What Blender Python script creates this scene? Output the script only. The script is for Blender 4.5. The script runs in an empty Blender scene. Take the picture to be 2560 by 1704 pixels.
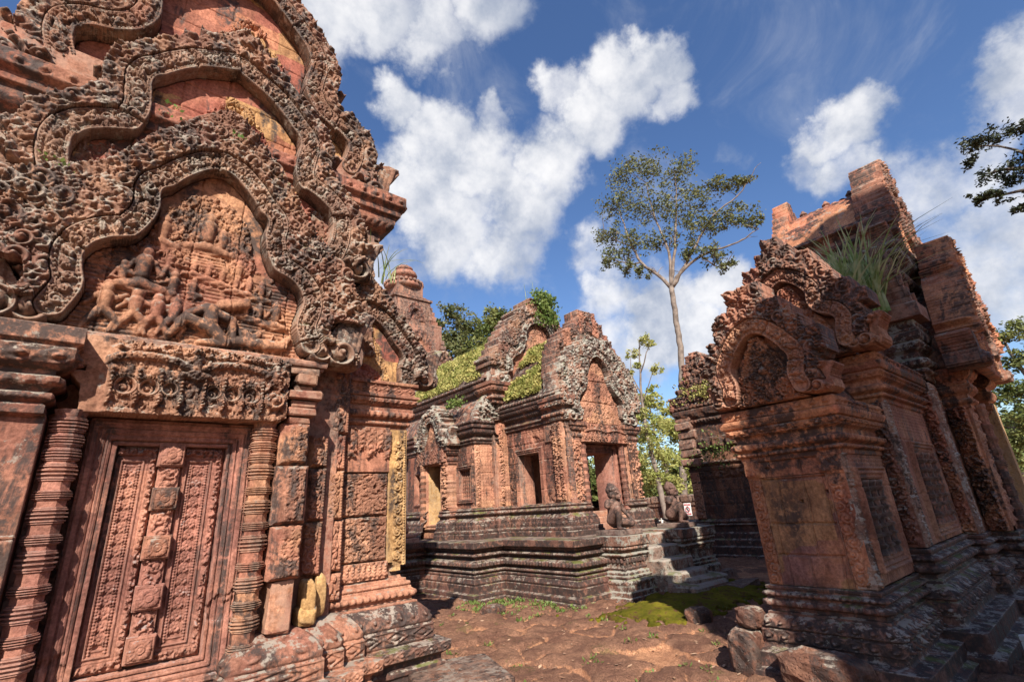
import bpy, math, random
import numpy as np
from mathutils import Matrix, Vector
R = math.radians
rng = np.random.default_rng(7)
random.seed(7)
scene = bpy.context.scene
col = scene.collection

# ------------------------------------------------------------------ camera
th, rho, hd = R(19.06), R(3.57), R(49.3)
Fv = np.array([math.cos(th) * math.cos(hd), math.cos(th) * math.sin(hd), math.sin(th)])
r0 = np.array([math.sin(hd), -math.cos(hd), 0.0])
u0_ = np.cross(r0, Fv)
Rv = math.cos(rho) * r0 - math.sin(rho) * u0_
Uv = math.sin(rho) * r0 + math.cos(rho) * u0_
cam = bpy.data.cameras.new('camera')
cam.sensor_width = 36.0
cam.lens = 17.0
cam.clip_start = 0.05
cam.clip_end = 2000
cam_ob = bpy.data.objects.new('camera', cam)
M = Matrix(((Rv[0], Uv[0], -Fv[0], 0), (Rv[1], Uv[1], -Fv[1], 0), (Rv[2], Uv[2], -Fv[2], 1.6), (0, 0, 0, 1)))
cam_ob.matrix_world = M
col.objects.link(cam_ob)
scene.camera = cam_ob

# ------------------------------------------------------------------ sun, sky, exposure
SUN_AZ, SUN_EL = R(35), R(38)
sun_pos = Vector((-math.sin(SUN_AZ) * math.cos(SUN_EL), -math.cos(SUN_AZ) * math.cos(SUN_EL), math.sin(SUN_EL)))
sl = bpy.data.lights.new('sun', 'SUN')
sl.energy = 5.0
sl.angle = R(0.5)
sl.color = (1.0, 0.93, 0.82)
so = bpy.data.objects.new('sun', sl)
so.rotation_euler = sun_pos.to_track_quat('Z', 'Y').to_euler()
col.objects.link(so)
vs = scene.view_settings
vs.view_transform = 'Standard'
vs.look = 'None'
vs.gamma = 1.0
vs.exposure = 0.9
scene.cycles.max_bounces = 6
scene.cycles.diffuse_bounces = 4

world = bpy.data.worlds.new('World')
scene.world = world
world.use_nodes = True
wt = world.node_tree
wt.nodes.clear()


class NT:
    """tiny node helper"""
    def __init__(s, tree):
        s.t = tree

    def n(s, typ, ins=None, **kw):
        nd = s.t.nodes.new(typ)
        for k, v in kw.items():
            setattr(nd, k, v)
        for k, v in (ins or {}).items():
            sock = nd.inputs[k]
            if isinstance(v, bpy.types.NodeSocket):
                s.t.links.new(v, sock)
            else:
                sock.default_value = v
        return nd

    def math(s, op, a, b=None, c=None, clamp=False):
        ins = {0: a}
        if b is not None:
            ins[1] = b
        if c is not None:
            ins[2] = c
        return s.n('ShaderNodeMath', ins, operation=op, use_clamp=clamp).outputs[0]

    def vmath(s, op, a, b=None):
        ins = {0: a}
        if b is not None:
            ins[1] = b
        nd = s.n('ShaderNodeVectorMath', ins, operation=op)
        return nd.outputs['Value'] if op in ('DOT_PRODUCT', 'LENGTH', 'DISTANCE') else nd.outputs[0]

    def mix(s, f, a, b, mode='MIX'):
        nd = s.t.nodes.new('ShaderNodeMix')
        nd.data_type = 'RGBA'
        nd.blend_type = mode
        for idx, v in ((0, f), (6, a), (7, b)):
            if isinstance(v, bpy.types.NodeSocket):
                s.t.links.new(v, nd.inputs[idx])
            else:
                if idx and len(v) == 3:
                    v = (*v, 1)
                nd.inputs[idx].default_value = v
        return nd.outputs[2]

    def rng(s, v, a, b, c=0.0, d=1.0, smooth=True):
        nd = s.n('ShaderNodeMapRange', {'Value': v, 'From Min': a, 'From Max': b, 'To Min': c, 'To Max': d})
        nd.interpolation_type = 'SMOOTHSTEP' if smooth else 'LINEAR'
        return nd.outputs['Result']

    def noise(s, vec, scale, detail=4.0, rough=0.55, dist=0.0):
        return s.n('ShaderNodeTexNoise', {'Vector': vec, 'Scale': scale, 'Detail': detail, 'Roughness': rough, 'Distortion': dist}).outputs['Fac']


w = NT(wt)
tc = w.n('ShaderNodeTexCoord')
dirv = w.vmath('NORMALIZE', tc.outputs['Generated'])
sky = w.n('ShaderNodeTexSky', sky_type='NISHITA', sun_disc=False)
sky.sun_elevation = SUN_EL
sky.sun_rotation = math.atan2(sun_pos.x, sun_pos.y)
sky.altitude = 0
sky.air_density = 1.0
sky.dust_density = 0.6
sky.ozone_density = 2.2
hs = w.n('ShaderNodeHueSaturation', {'Color': sky.outputs[0], 'Hue': SKY_HUE if 'SKY_HUE' in globals() else 0.508, 'Saturation': 1.16, 'Value': 1.32})
# clouds: (azimuth, elevation, radius) of the big masses, degrees, broken up by noise
CLOUDS = [(75.6, 51.2, 7, 1), (68.3, 52.7, 6, 1), (59.0, 51.9, 5.5, 0.9), (51.0, 55.0, 6, 0.9), (56.5, 49.6, 3, 0.6), (63.1, 45.3, 4, 0.9), (58.5, 41.7, 6, 1), (52.3, 38.9, 7.5, 1), (60.8, 36.2, 7, 1), (57.0, 32.8, 8, 1), (47.1, 34.3, 8, 1), (50.1, 30.0, 7, 0.9), (42.0, 39.0, 7, 1), (35.7, 42.3, 6, 1), (30.5, 44.8, 5.5, 1), (25.8, 45.5, 4.5, 1), (24.5, 42.5, 4, 0.8), (38.6, 45.4, 4, 0.8), (50.8, 43.7, 3.5, 0.7), (38.1, 28.0, 5, 0.7), (36.3, 23.1, 5, 0.8), (30.3, 21.2, 6, 1), (28.4, 16.8, 6, 1), (24.5, 20.9, 5, 1), (32.9, 17.0, 6, 1), (35.7, 17.4, 6, 0.8), (8.9, 32.9, 4.5, 0.95), (8.6, 29.2, 4, 0.8), (10.9, 30.2, 4, 0.6), (7.1, 33.9, 3, 0.8), (-4.7, 30.9, 4.5, 0.95), (-4.1, 28.2, 4, 0.8), (4.2, 25.3, 6, 0.75), (0.7, 25.4, 5, 0.75), (0.0, 20.0, 6, 0.8), (2.6, 17.5, 6, 0.75), (1.2, 14.8, 6, 0.85), (3.1, 21.4, 5, 0.6), (19.7, 35.1, 3, 0.4), (80.3, 24.6, 6, 0.7), (65.2, 26.2, 7, 0.7)]
warp = w.n('ShaderNodeTexNoise', {'Vector': dirv, 'Scale': 9.0, 'Detail': 7.0, 'Roughness': 0.6})
wv = w.vmath('SCALE', w.vmath('SUBTRACT', warp.outputs['Color'], (0.5, 0.5, 0.5)))
wv.node.inputs['Scale'].default_value = 0.17
dw = w.vmath('NORMALIZE', w.vmath('ADD', dirv, wv))
acc = None
for az, el, rad, amp in CLOUDS:
    v = (math.cos(R(az)) * math.cos(R(el)), math.sin(R(az)) * math.cos(R(el)), math.sin(R(el)))
    f = w.rng(w.vmath('DISTANCE', dw, v), R(rad) * 1.15, R(rad) * 0.25, 0.0, amp)
    acc = f if acc is None else w.math('MAXIMUM', acc, f)
fine = w.noise(dirv, 16.0, 9.0, 0.60)
dens = w.math('ADD', acc, w.math('MULTIPLY', w.math('SUBTRACT', fine, 0.5), 0.95))
wisp = w.rng(w.noise(dirv, 4.5, 9.0, 0.62, 0.6), 0.52, 0.78, 0.0, 0.38)
alpha = w.math('MAXIMUM', w.math('MULTIPLY', w.rng(dens, 0.22, 0.98), 0.93), wisp)
shade = w.rng(w.math('ADD', w.math('MULTIPLY', w.noise(dirv, 9.0, 8.0, 0.6), 1.3), w.math('MULTIPLY', acc, 0.25)), 0.55, 1.15)
ccol = w.mix(shade, (3.3, 3.75, 4.7), (8.3, 8.2, 8.2))
# thin the clouds over the half of the sky behind the viewer to a light scatter
final = w.mix(alpha, hs.outputs[0], ccol)
bg = w.n('ShaderNodeBackground', {'Color': final, 'Strength': 0.069})
out = w.n('ShaderNodeOutputWorld', {'Surface': bg.outputs[0]})

# ------------------------------------------------------------------ materials
MATS = {}


def stone(name, ca, cb, cc=None, grey=0.3, black=0.3, streak=1.0, bump=0.55, pit=0.0, green=0.0, greyc=(0.36, 0.31, 0.255), scale=1.0, block=0.35, soft=0.065):
    """weathered sandstone: mineral colour, per-block tint, black algae stains, grey lichen"""
    ca, cb, greyc = (tuple(x * 0.74 for x in c_) for c_ in (ca, cb, greyc))
    cc = tuple(x * 0.74 for x in cc) if cc else None
    m = bpy.data.materials.new(name)
    m.use_nodes = True
    t = m.node_tree
    t.nodes.clear()
    k = NT(t)
    geo = k.n('ShaderNodeNewGeometry')
    pos = geo.outputs['Position']
    nrm = k.n('ShaderNodeNewGeometry').outputs['Normal']
    c = k.mix(k.rng(k.noise(pos, 1.1 * scale, 5, 0.6), 0.42, 0.58), ca, cb)
    # ashlar blocks, each with its own tint
    vb = k.vmath('MULTIPLY', pos, (2.1, 2.1, 3.3))
    vor = k.n('ShaderNodeTexVoronoi', {'Vector': vb, 'Scale': 1.0, 'Randomness': 0.55}, distance='CHEBYCHEV')
    sep = k.n('ShaderNodeSeparateColor', {'Color': vor.outputs['Color']})
    c = k.mix(k.math('MULTIPLY', k.rng(sep.outputs[0], 0.55, 0.8), block), c, cc or cb)
    c = k.mix(0.8, c, k.mix(sep.outputs[1], (0.66, 0.64, 0.66), (1.28, 1.26, 1.2)), 'MULTIPLY')
    fine = k.noise(pos, 38.0, 6, 0.7)
    c = k.mix(1.0, c, k.mix(k.rng(fine, 0.3, 0.7), (0.66, 0.63, 0.61), (1.32, 1.31, 1.29)), 'MULTIPLY')
    vein = k.noise(k.vmath('MULTIPLY', pos, (1.0, 1.0, 0.5)), 6.0, 6, 0.65, 1.2)
    c = k.mix(1.0, c, k.mix(k.rng(vein, 0.3, 0.7), (0.72, 0.67, 0.65), (1.22, 1.22, 1.2)), 'MULTIPLY')
    # black biological film, running down in streaks
    st = k.noise(k.vmath('MULTIPLY', pos, (2.6, 2.6, 2.6 - 1.9 * streak)), 1.0, 8, 0.66, 0.3)
    lo = 0.60 - 0.25 * black
    fb = k.math('MULTIPLY', k.rng(st, lo, lo + soft), 0.92)
    fb = k.math('MULTIPLY', fb, k.rng(k.noise(pos, 14.0, 6, 0.7), 0.36, 0.54))
    c = k.mix(fb, c, (0.040, 0.029, 0.026))
    # grey lichen in crusts, thicker on upward faces and worn edges
    gn = k.noise(pos, 6.5, 10, 0.74)
    nz = k.n('ShaderNodeSeparateXYZ', {'Vector': nrm}).outputs[2]
    gl = k.math('ADD', gn, k.math('MULTIPLY', k.rng(nz, 0.0, 0.9), 0.12))
    gl = k.math('ADD', gl, k.math('MULTIPLY', k.math('SUBTRACT', k.noise(pos, 30.0, 4, 0.7), 0.5), 0.22))
    gt = 0.68 - 0.24 * grey
    c = k.mix(k.math('MULTIPLY', k.rng(gl, gt, gt + 0.07), 0.85), c, greyc)
    # paler arrises: wear, plus edge highlights painted in for crispness
    wear_highlight = k.math('MULTIPLY', k.rng(geo.outputs['Pointiness'], 0.515, 0.60), k.rng(k.noise(pos, 11.0, 5, 0.7), 0.36, 0.6))
    c = k.mix(k.math('MULTIPLY', wear_highlight, 0.5), c, k.mix(0.5, greyc, tuple(min(1, x * 1.5) for x in cb)))
    if green:
        gg = k.math('ADD', k.noise(pos, 2.2, 8, 0.7), k.math('MULTIPLY', k.rng(nz, 0.1, 0.9), 0.18))
        g0 = 0.74 - 0.3 * green
        c = k.mix(k.math('MULTIPLY', k.rng(gg, g0, g0 + 0.1), 0.75), c, (0.115, 0.125, 0.03))
    hgt = k.math('ADD', k.math('MULTIPLY', k.noise(pos, 26.0, 8, 0.7), 0.6), k.math('MULTIPLY', k.noise(pos, 95.0, 4, 0.7), 0.4))
    if pit:
        pv = k.n('ShaderNodeTexVoronoi', {'Vector': k.vmath('ADD', pos, k.vmath('SCALE', k.n('ShaderNodeTexNoise', {'Vector': pos, 'Scale': 30.0}).outputs['Color'])), 'Scale': 42.0})
        pv.inputs['Vector'].links[0].from_node.inputs[1].links[0].from_node.inputs['Scale'].default_value = 0.03
        hole = k.rng(pv.outputs['Distance'], 0.16, 0.42)
        holes = k.math('MAXIMUM', hole, k.rng(k.noise(pos, 16.0, 3), 0.5, 0.38))
        hgt = k.math('ADD', hgt, k.math('MULTIPLY', holes, 1.6 * pit))
    bp = k.n('ShaderNodeBump', {'Height': hgt, 'Strength': bump if not pit else 0.6, 'Distance': 0.02 if not pit else 0.022})
    rough = k.rng(fb, 0, 1, 0.92, 0.62)
    bsdf = k.n('ShaderNodeBsdfPrincipled', {'Base Color': c, 'Roughness': rough, 'Normal': bp.outputs[0], 'Specular IOR Level': 0.22})
    k.n('ShaderNodeOutputMaterial', {'Surface': bsdf.outputs[0]})
    MATS[name] = m
    return m


stone('stone_red', (0.33, 0.140, 0.098), (0.43, 0.215, 0.145), (0.30, 0.115, 0.09), grey=0.16, black=0.42)
stone('stone_panel', (0.38, 0.175, 0.12), (0.47, 0.245, 0.165), (0.46, 0.27, 0.16), grey=0.14, black=0.2)
stone('stone_door', (0.33, 0.150, 0.118), (0.41, 0.20, 0.145), (0.30, 0.13, 0.115), grey=0.2, black=0.2, greyc=(0.34, 0.27, 0.25), block=0.1, streak=1.25)
stone('stone_carved', (0.235, 0.120, 0.090), (0.33, 0.185, 0.130), (0.29, 0.18, 0.115), grey=0.55, black=0.55, green=0.14, streak=0.6)
stone('stone_frame', (0.25, 0.150, 0.115), (0.34, 0.21, 0.155), (0.29, 0.19, 0.135), grey=0.60, black=0.50, green=0.1, streak=0.6)
stone('stone_tympanum', (0.38, 0.135, 0.10), (0.44, 0.185, 0.125), (0.56, 0.34, 0.155), grey=0.14, black=0.34, block=0.9)
stone('stone_figures', (0.35, 0.155, 0.11), (0.43, 0.225, 0.14), (0.45, 0.26, 0.15), grey=0.22, black=0.46, streak=0.3, block=0.4)
stone('stone_lintel', (0.33, 0.17, 0.115), (0.40, 0.22, 0.145), (0.40, 0.22, 0.14), grey=0.40, black=0.42, streak=0.3, block=0.3)
stone('stone_yellow', (0.50, 0.31, 0.14), (0.58, 0.38, 0.19), (0.46, 0.27, 0.13), grey=0.12, black=0.20)
stone('stone_dark', (0.165, 0.085, 0.068), (0.25, 0.130, 0.098), (0.19, 0.09, 0.078), grey=0.34, black=0.84, green=0.16, streak=0.5, greyc=(0.36, 0.30, 0.25))
stone('stone_grime', (0.29, 0.130, 0.095), (0.38, 0.19, 0.13), (0.29, 0.12, 0.09), grey=0.34, black=0.6, streak=1.1)
stone('stone_shade', (0.42, 0.165, 0.105), (0.52, 0.245, 0.145), (0.52, 0.28, 0.14), grey=0.14, black=0.48, streak=0.5)
stone('stone_lichen', (0.27, 0.145, 0.108), (0.34, 0.19, 0.14), (0.27, 0.14, 0.10), grey=0.74, black=0.60, green=0.22, streak=0.5, greyc=(0.40, 0.385, 0.33))
stone('stone_base', (0.20, 0.105, 0.082), (0.29, 0.155, 0.115), (0.20, 0.10, 0.085), grey=0.32, black=0.84, green=0.14, streak=0.4, greyc=(0.42, 0.35, 0.29))
stone('laterite', (0.36, 0.18, 0.12), (0.44, 0.235, 0.155), (0.36, 0.18, 0.11), grey=0.10, black=0.34, pit=1.0)
stone('laterite_dark', (0.165, 0.078, 0.056), (0.25, 0.125, 0.082), (0.17, 0.085, 0.06), grey=0.2, black=0.66, pit=0.7, green=0.0)
stone('statue_stone', (0.155, 0.092, 0.080), (0.205, 0.125, 0.105), (0.18, 0.10, 0.09), grey=0.14, black=0.52, streak=0.3, block=0.0)
stone('statue_pale', (0.44, 0.25, 0.20), (0.52, 0.32, 0.25), (0.48, 0.28, 0.22), grey=0.25, black=0.25, block=0.0)

stone('stone_stained', (0.22, 0.115, 0.105), (0.42, 0.20, 0.12), (0.50, 0.29, 0.13), grey=0.06, black=0.66, streak=0.7, block=0.6, soft=0.22)
stone('stone_edge', (0.34, 0.20, 0.15), (0.42, 0.27, 0.20), (0.34, 0.22, 0.17), grey=0.66, black=0.40, green=0.1, streak=1.0, greyc=(0.50, 0.44, 0.37))

def simple(name, colr, rough=0.7, var=0.25, scale=9.0, col2=None, trans=0.0):
    m = bpy.data.materials.new(name)
    m.use_nodes = True
    t = m.node_tree
    t.nodes.clear()
    k = NT(t)
    pos = k.n('ShaderNodeNewGeometry').outputs['Position']
    c2 = col2 or tuple(x * (1 - var) for x in colr)
    c = k.mix(k.rng(k.noise(pos, scale, 4), 0.35, 0.65), colr, c2)
    b = k.n('ShaderNodeBsdfPrincipled', {'Base Color': c, 'Roughness': rough, 'Specular IOR Level': 0.25})
    sh = b.outputs[0]
    if trans:
        tr = k.n('ShaderNodeBsdfTranslucent', {'Color': c})
        sh = k.n('ShaderNodeMixShader', {0: trans, 1: sh, 2: tr.outputs[0]}).outputs[0]
    k.n('ShaderNodeOutputMaterial', {'Surface': sh})
    MATS[name] = m
    return m


simple('leaf_dark', (0.095, 0.115, 0.045), 0.5, col2=(0.165, 0.165, 0.07), scale=1.2, trans=0.25)
simple('leaf_mid', (0.10, 0.135, 0.04), 0.5, col2=(0.20, 0.21, 0.07), scale=0.9, trans=0.3)
simple('leaf_yellow', (0.26, 0.29, 0.075), 0.5, col2=(0.42, 0.40, 0.14), scale=1.3, trans=0.35)
simple('leaf_roof', (0.22, 0.24, 0.06), 0.6, col2=(0.48, 0.42, 0.15), scale=5.0, trans=0.3)
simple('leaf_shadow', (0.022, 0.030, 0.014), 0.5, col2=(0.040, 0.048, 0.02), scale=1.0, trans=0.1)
simple('grass_blade', (0.22, 0.31, 0.09), 0.5, col2=(0.50, 0.52, 0.28), scale=5.0, trans=0.35)
simple('weed_leaf', (0.10, 0.17, 0.035), 0.5, col2=(0.22, 0.27, 0.08), scale=6.0, trans=0.35)
simple('bark_pale', (0.22, 0.175, 0.145), 0.85, col2=(0.11, 0.085, 0.07), scale=2.2)
simple('bark_dark', (0.10, 0.075, 0.06), 0.85, col2=(0.06, 0.045, 0.035), scale=3.0)
simple('sign_white', (0.78, 0.78, 0.76), 0.5, var=0.08)
simple('sign_red', (0.55, 0.03, 0.035), 0.5, var=0.1)
simple('sign_black', (0.02, 0.02, 0.02), 0.5, var=0.1)
simple('rope_white', (0.62, 0.60, 0.56), 0.7, var=0.1)
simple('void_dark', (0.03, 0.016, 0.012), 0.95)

# ------------------------------------------------------------------ object helpers
def thing(name, label, cat, loc, group=None):
    o = bpy.data.objects.new(name, None)
    o.empty_display_size = 0.1
    o.location = loc
    col.objects.link(o)
    o['label'] = label
    o['category'] = cat
    if group:
        o['group'] = group
    return o


def tag(o, label, cat, group=None):
    o['label'] = label
    o['category'] = cat
    if group:
        o['group'] = group
    return o


def kind(o, k):
    o['kind'] = k
    return o


def origin_of(o):
    v = Vector((0, 0, 0))
    while o is not None:
        v = v + o.location
        o = o.parent
    return v


def mk(name, V, F, mat, parent=None, smooth=False, centre=True):
    """one mesh object from world-space vertices; parts keep their own pivot"""
    V = np.asarray(V, dtype=np.float64)
    base = np.zeros(3)
    if centre and len(V):
        base = np.array([(V[:, 0].min() + V[:, 0].max()) / 2, (V[:, 1].min() + V[:, 1].max()) / 2, V[:, 2].min()])
    me = bpy.data.meshes.new(name)
    W = (V - base).astype(np.float32)
    if isinstance(F, np.ndarray):
        n, k = F.shape
        me.vertices.add(len(W))
        me.vertices.foreach_set('co', W.ravel())
        me.loops.add(n * k)
        me.loops.foreach_set('vertex_index', F.astype(np.int32).ravel())
        me.polygons.add(n)
        me.polygons.foreach_set('loop_start', np.arange(0, n * k, k, dtype=np.int32))
        me.polygons.foreach_set('loop_total', np.full(n, k, dtype=np.int32))
        me.update(calc_edges=True)
    else:
        me.from_pydata([tuple(p) for p in W], [], F)
        me.update()
    if smooth:
        me.polygons.foreach_set('use_smooth', np.ones(len(me.polygons), dtype=bool))
    me.materials.append(MATS[mat])
    o = bpy.data.objects.new(name, me)
    col.objects.link(o)
    if parent is not None:
        o.parent = parent
        o.location = Vector(base) - origin_of(parent)
    else:
        o.location = Vector(base)
    return o


class MB:
    """collects solids for ONE mesh"""
    def __init__(s):
        s.V = []
        s.F = []
        s.n = 0

    def add(s, V, F):
        V = np.asarray(V, float)
        s.V.append(V)
        s.F += [tuple(int(i) + s.n for i in f) for f in F]
        s.n += len(V)

    def box(s, x0, x1, y0, y1, z0, z1, bev=0.012, jit=0.0, rot=0.0, tilt=0.0):
        """chamfered, slightly worn block"""
        hx, hy, hz = (x1 - x0) / 2, (y1 - y0) / 2, (z1 - z0) / 2
        b = min(bev, hx * .4, hy * .4, hz * .4)
        P = []
        for sx in (-1, 1):
            for sy in (-1, 1):
                for sz in (-1, 1):
                    P += [(sx * (hx - b), sy * (hy - b), sz * hz), (sx * (hx - b), sy * hy, sz * (hz - b)), (sx * hx, sy * (hy - b), sz * (hz - b))]
        P = np.array(P)
        if jit:
            P = P + rng.normal(0, jit, P.shape)
        idx = {}
        q = 0
        for sx in (-1, 1):
            for sy in (-1, 1):
                for sz in (-1, 1):
                    for a, nm in enumerate('zyx'):
                        idx[(sx, sy, sz, nm)] = q
                        q += 1
        F = []

        def face(keys, n):
            ids = [idx[k] for k in keys]
            p = P[ids]
            nn = np.cross(p[1] - p[0], p[2] - p[1])
            F.append(tuple(ids) if nn @ np.array(n) > 0 else tuple(ids[::-1]))
        for sg in (-1, 1):
            face([(sg, a, b_, 'x') for a, b_ in ((-1, -1), (1, -1), (1, 1), (-1, 1))], (sg, 0, 0))
            face([(a, sg, b_, 'y') for a, b_ in ((-1, -1), (1, -1), (1, 1), (-1, 1))], (0, sg, 0))
            face([(a, b_, sg, 'z') for a, b_ in ((-1, -1), (1, -1), (1, 1), (-1, 1))], (0, 0, sg))
        for a in (-1, 1):
            for b_ in (-1, 1):
                face([(-1, a, b_, 'y'), (1, a, b_, 'y'), (1, a, b_, 'z'), (-1, a, b_, 'z')], (0, a, b_))
                face([(a, -1, b_, 'x'), (a, 1, b_, 'x'), (a, 1, b_, 'z'), (a, -1, b_, 'z')], (a, 0, b_))
                face([(a, b_, -1, 'x'), (a, b_, 1, 'x'), (a, b_, 1, 'y'), (a, b_, -1, 'y')], (a, b_, 0))
                for c in (-1, 1):
                    face([(a, b_, c, 'x'), (a, b_, c, 'y'), (a, b_, c, 'z')], (a, b_, c))
        if tilt:
            c_, s_ = math.cos(tilt), math.sin(tilt)
            P = P @ np.array([[c_, 0, -s_], [0, 1, 0], [s_, 0, c_]])
        if rot:
            c_, s_ = math.cos(rot), math.sin(rot)
            P = P @ np.array([[c_, s_, 0], [-s_, c_, 0], [0, 0, 1]])
        s.add(P + np.array([(x0 + x1) / 2, (y0 + y1) / 2, (z0 + z1) / 2]), F)

    def tube(s, pts, rad, seg=8, cap=True):
        pts = np.asarray(pts, float)
        n = len(pts)
        rad = np.broadcast_to(np.asarray(rad, float), (n,))
        tg = np.gradient(pts, axis=0)
        tg /= np.linalg.norm(tg, axis=1)[:, None] + 1e-9
        up = np.array([0, 0, 1.0]) if abs(tg[0][2]) < .9 else np.array([1.0, 0, 0])
        V = []
        a = np.arange(seg) / seg * 2 * math.pi
        nrm = np.cross(tg[0], up)
        for i in range(n):
            nrm = nrm - tg[i] * (nrm @ tg[i])
            nrm /= np.linalg.norm(nrm) + 1e-9
            bi = np.cross(tg[i], nrm)
            V.append(pts[i] + rad[i] * (np.cos(a)[:, None] * nrm + np.sin(a)[:, None] * bi))
        V = np.concatenate(V)
        F = []
        for i in range(n - 1):
            for j in range(seg):
                k = (j + 1) % seg
                F.append((i * seg + j, i * seg + k, (i + 1) * seg + k, (i + 1) * seg + j))
        if cap:
            F.append(tuple(range(seg))[::-1])
            F.append(tuple((n - 1) * seg + j for j in range(seg)))
        s.add(V, F)

    def lathe(s, c, prof, seg=16, a0=0.0, sq=0.0):
        """prof = [(r, z)]; sq>0 squares the section"""
        a = np.arange(seg) / seg * 2 * math.pi + a0
        f = 1.0 / np.maximum(np.abs(np.cos(a)), np.abs(np.sin(a)))
        f = 1 + sq * (f - 1)
        V = np.concatenate([np.stack([c[0] + r * f * np.cos(a), c[1] + r * f * np.sin(a), np.full(seg, c[2] + z)], 1) for r, z in prof])
        F = []
        n = len(prof)
        for i in range(n - 1):
            for j in range(seg):
                k = (j + 1) % seg
                F.append((i * seg + j, i * seg + k, (i + 1) * seg + k, (i + 1) * seg + j))
        F.append(tuple(range(seg))[::-1])
        F.append(tuple((n - 1) * seg + j for j in range(seg)))
        s.add(V, F)

    def build(s, name, mat, parent=None, smooth=False):
        return mk(name, np.concatenate(s.V), s.F, mat, parent, smooth)


def smoothstep(a, b, x):
    t = np.clip((x - a) / (b - a), 0, 1)
    return t * t * (3 - 2 * t)


def catmull(pts, step=0.02):
    P = np.asarray(pts, float)
    P = np.vstack([2 * P[0] - P[1], P, 2 * P[-1] - P[-2]])
    o = []
    for i in range(1, len(P) - 2):
        n = max(2, int(np.linalg.norm(P[i + 1] - P[i]) / step))
        t = np.arange(n) / n
        t = t[:, None]
        a, b, c, d = P[i - 1], P[i], P[i + 1], P[i + 2]
        o.append(0.5 * ((2 * b) + (-a + c) * t + (2 * a - 5 * b + 4 * c - d) * t * t + (-a + 3 * b - 3 * c + d) * t ** 3))
    return np.vstack(o + [P[-2:-1]])


def vnoise(U, V, scale, seed=0, octv=3):
    """value noise on arrays"""
    out = np.zeros_like(U)
    amp = 1.0
    tot = 0
    for o in range(octv):
        r = np.random.default_rng(seed + o * 17)
        T = r.random((64, 64))
        x = U * scale
        y = V * scale
        xi = np.floor(x).astype(int)
        yi = np.floor(y).astype(int)
        fx = x - xi
        fy = y - yi
        fx = fx * fx * (3 - 2 * fx)
        fy = fy * fy * (3 - 2 * fy)
        a = T[xi % 64, yi % 64]
        b = T[(xi + 1) % 64, yi % 64]
        c = T[xi % 64, (yi + 1) % 64]
        d = T[(xi + 1) % 64, (yi + 1) % 64]
        out += amp * ((a * (1 - fx) + b * fx) * (1 - fy) + (c * (1 - fx) + d * fx) * fy)
        tot += amp
        amp *= 0.5
        scale *= 2.03
    return out / tot


# frames: right, up, outward (for a viewer facing the carved face)
FY = (np.array([1.0, 0, 0]), np.array([0, 0, 1.0]), np.array([0, -1.0, 0]))    # face looks to -Y
FX = (np.array([0, -1.0, 0]), np.array([0, 0, 1.0]), np.array([-1.0, 0, 0]))   # face looks to -X


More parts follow.
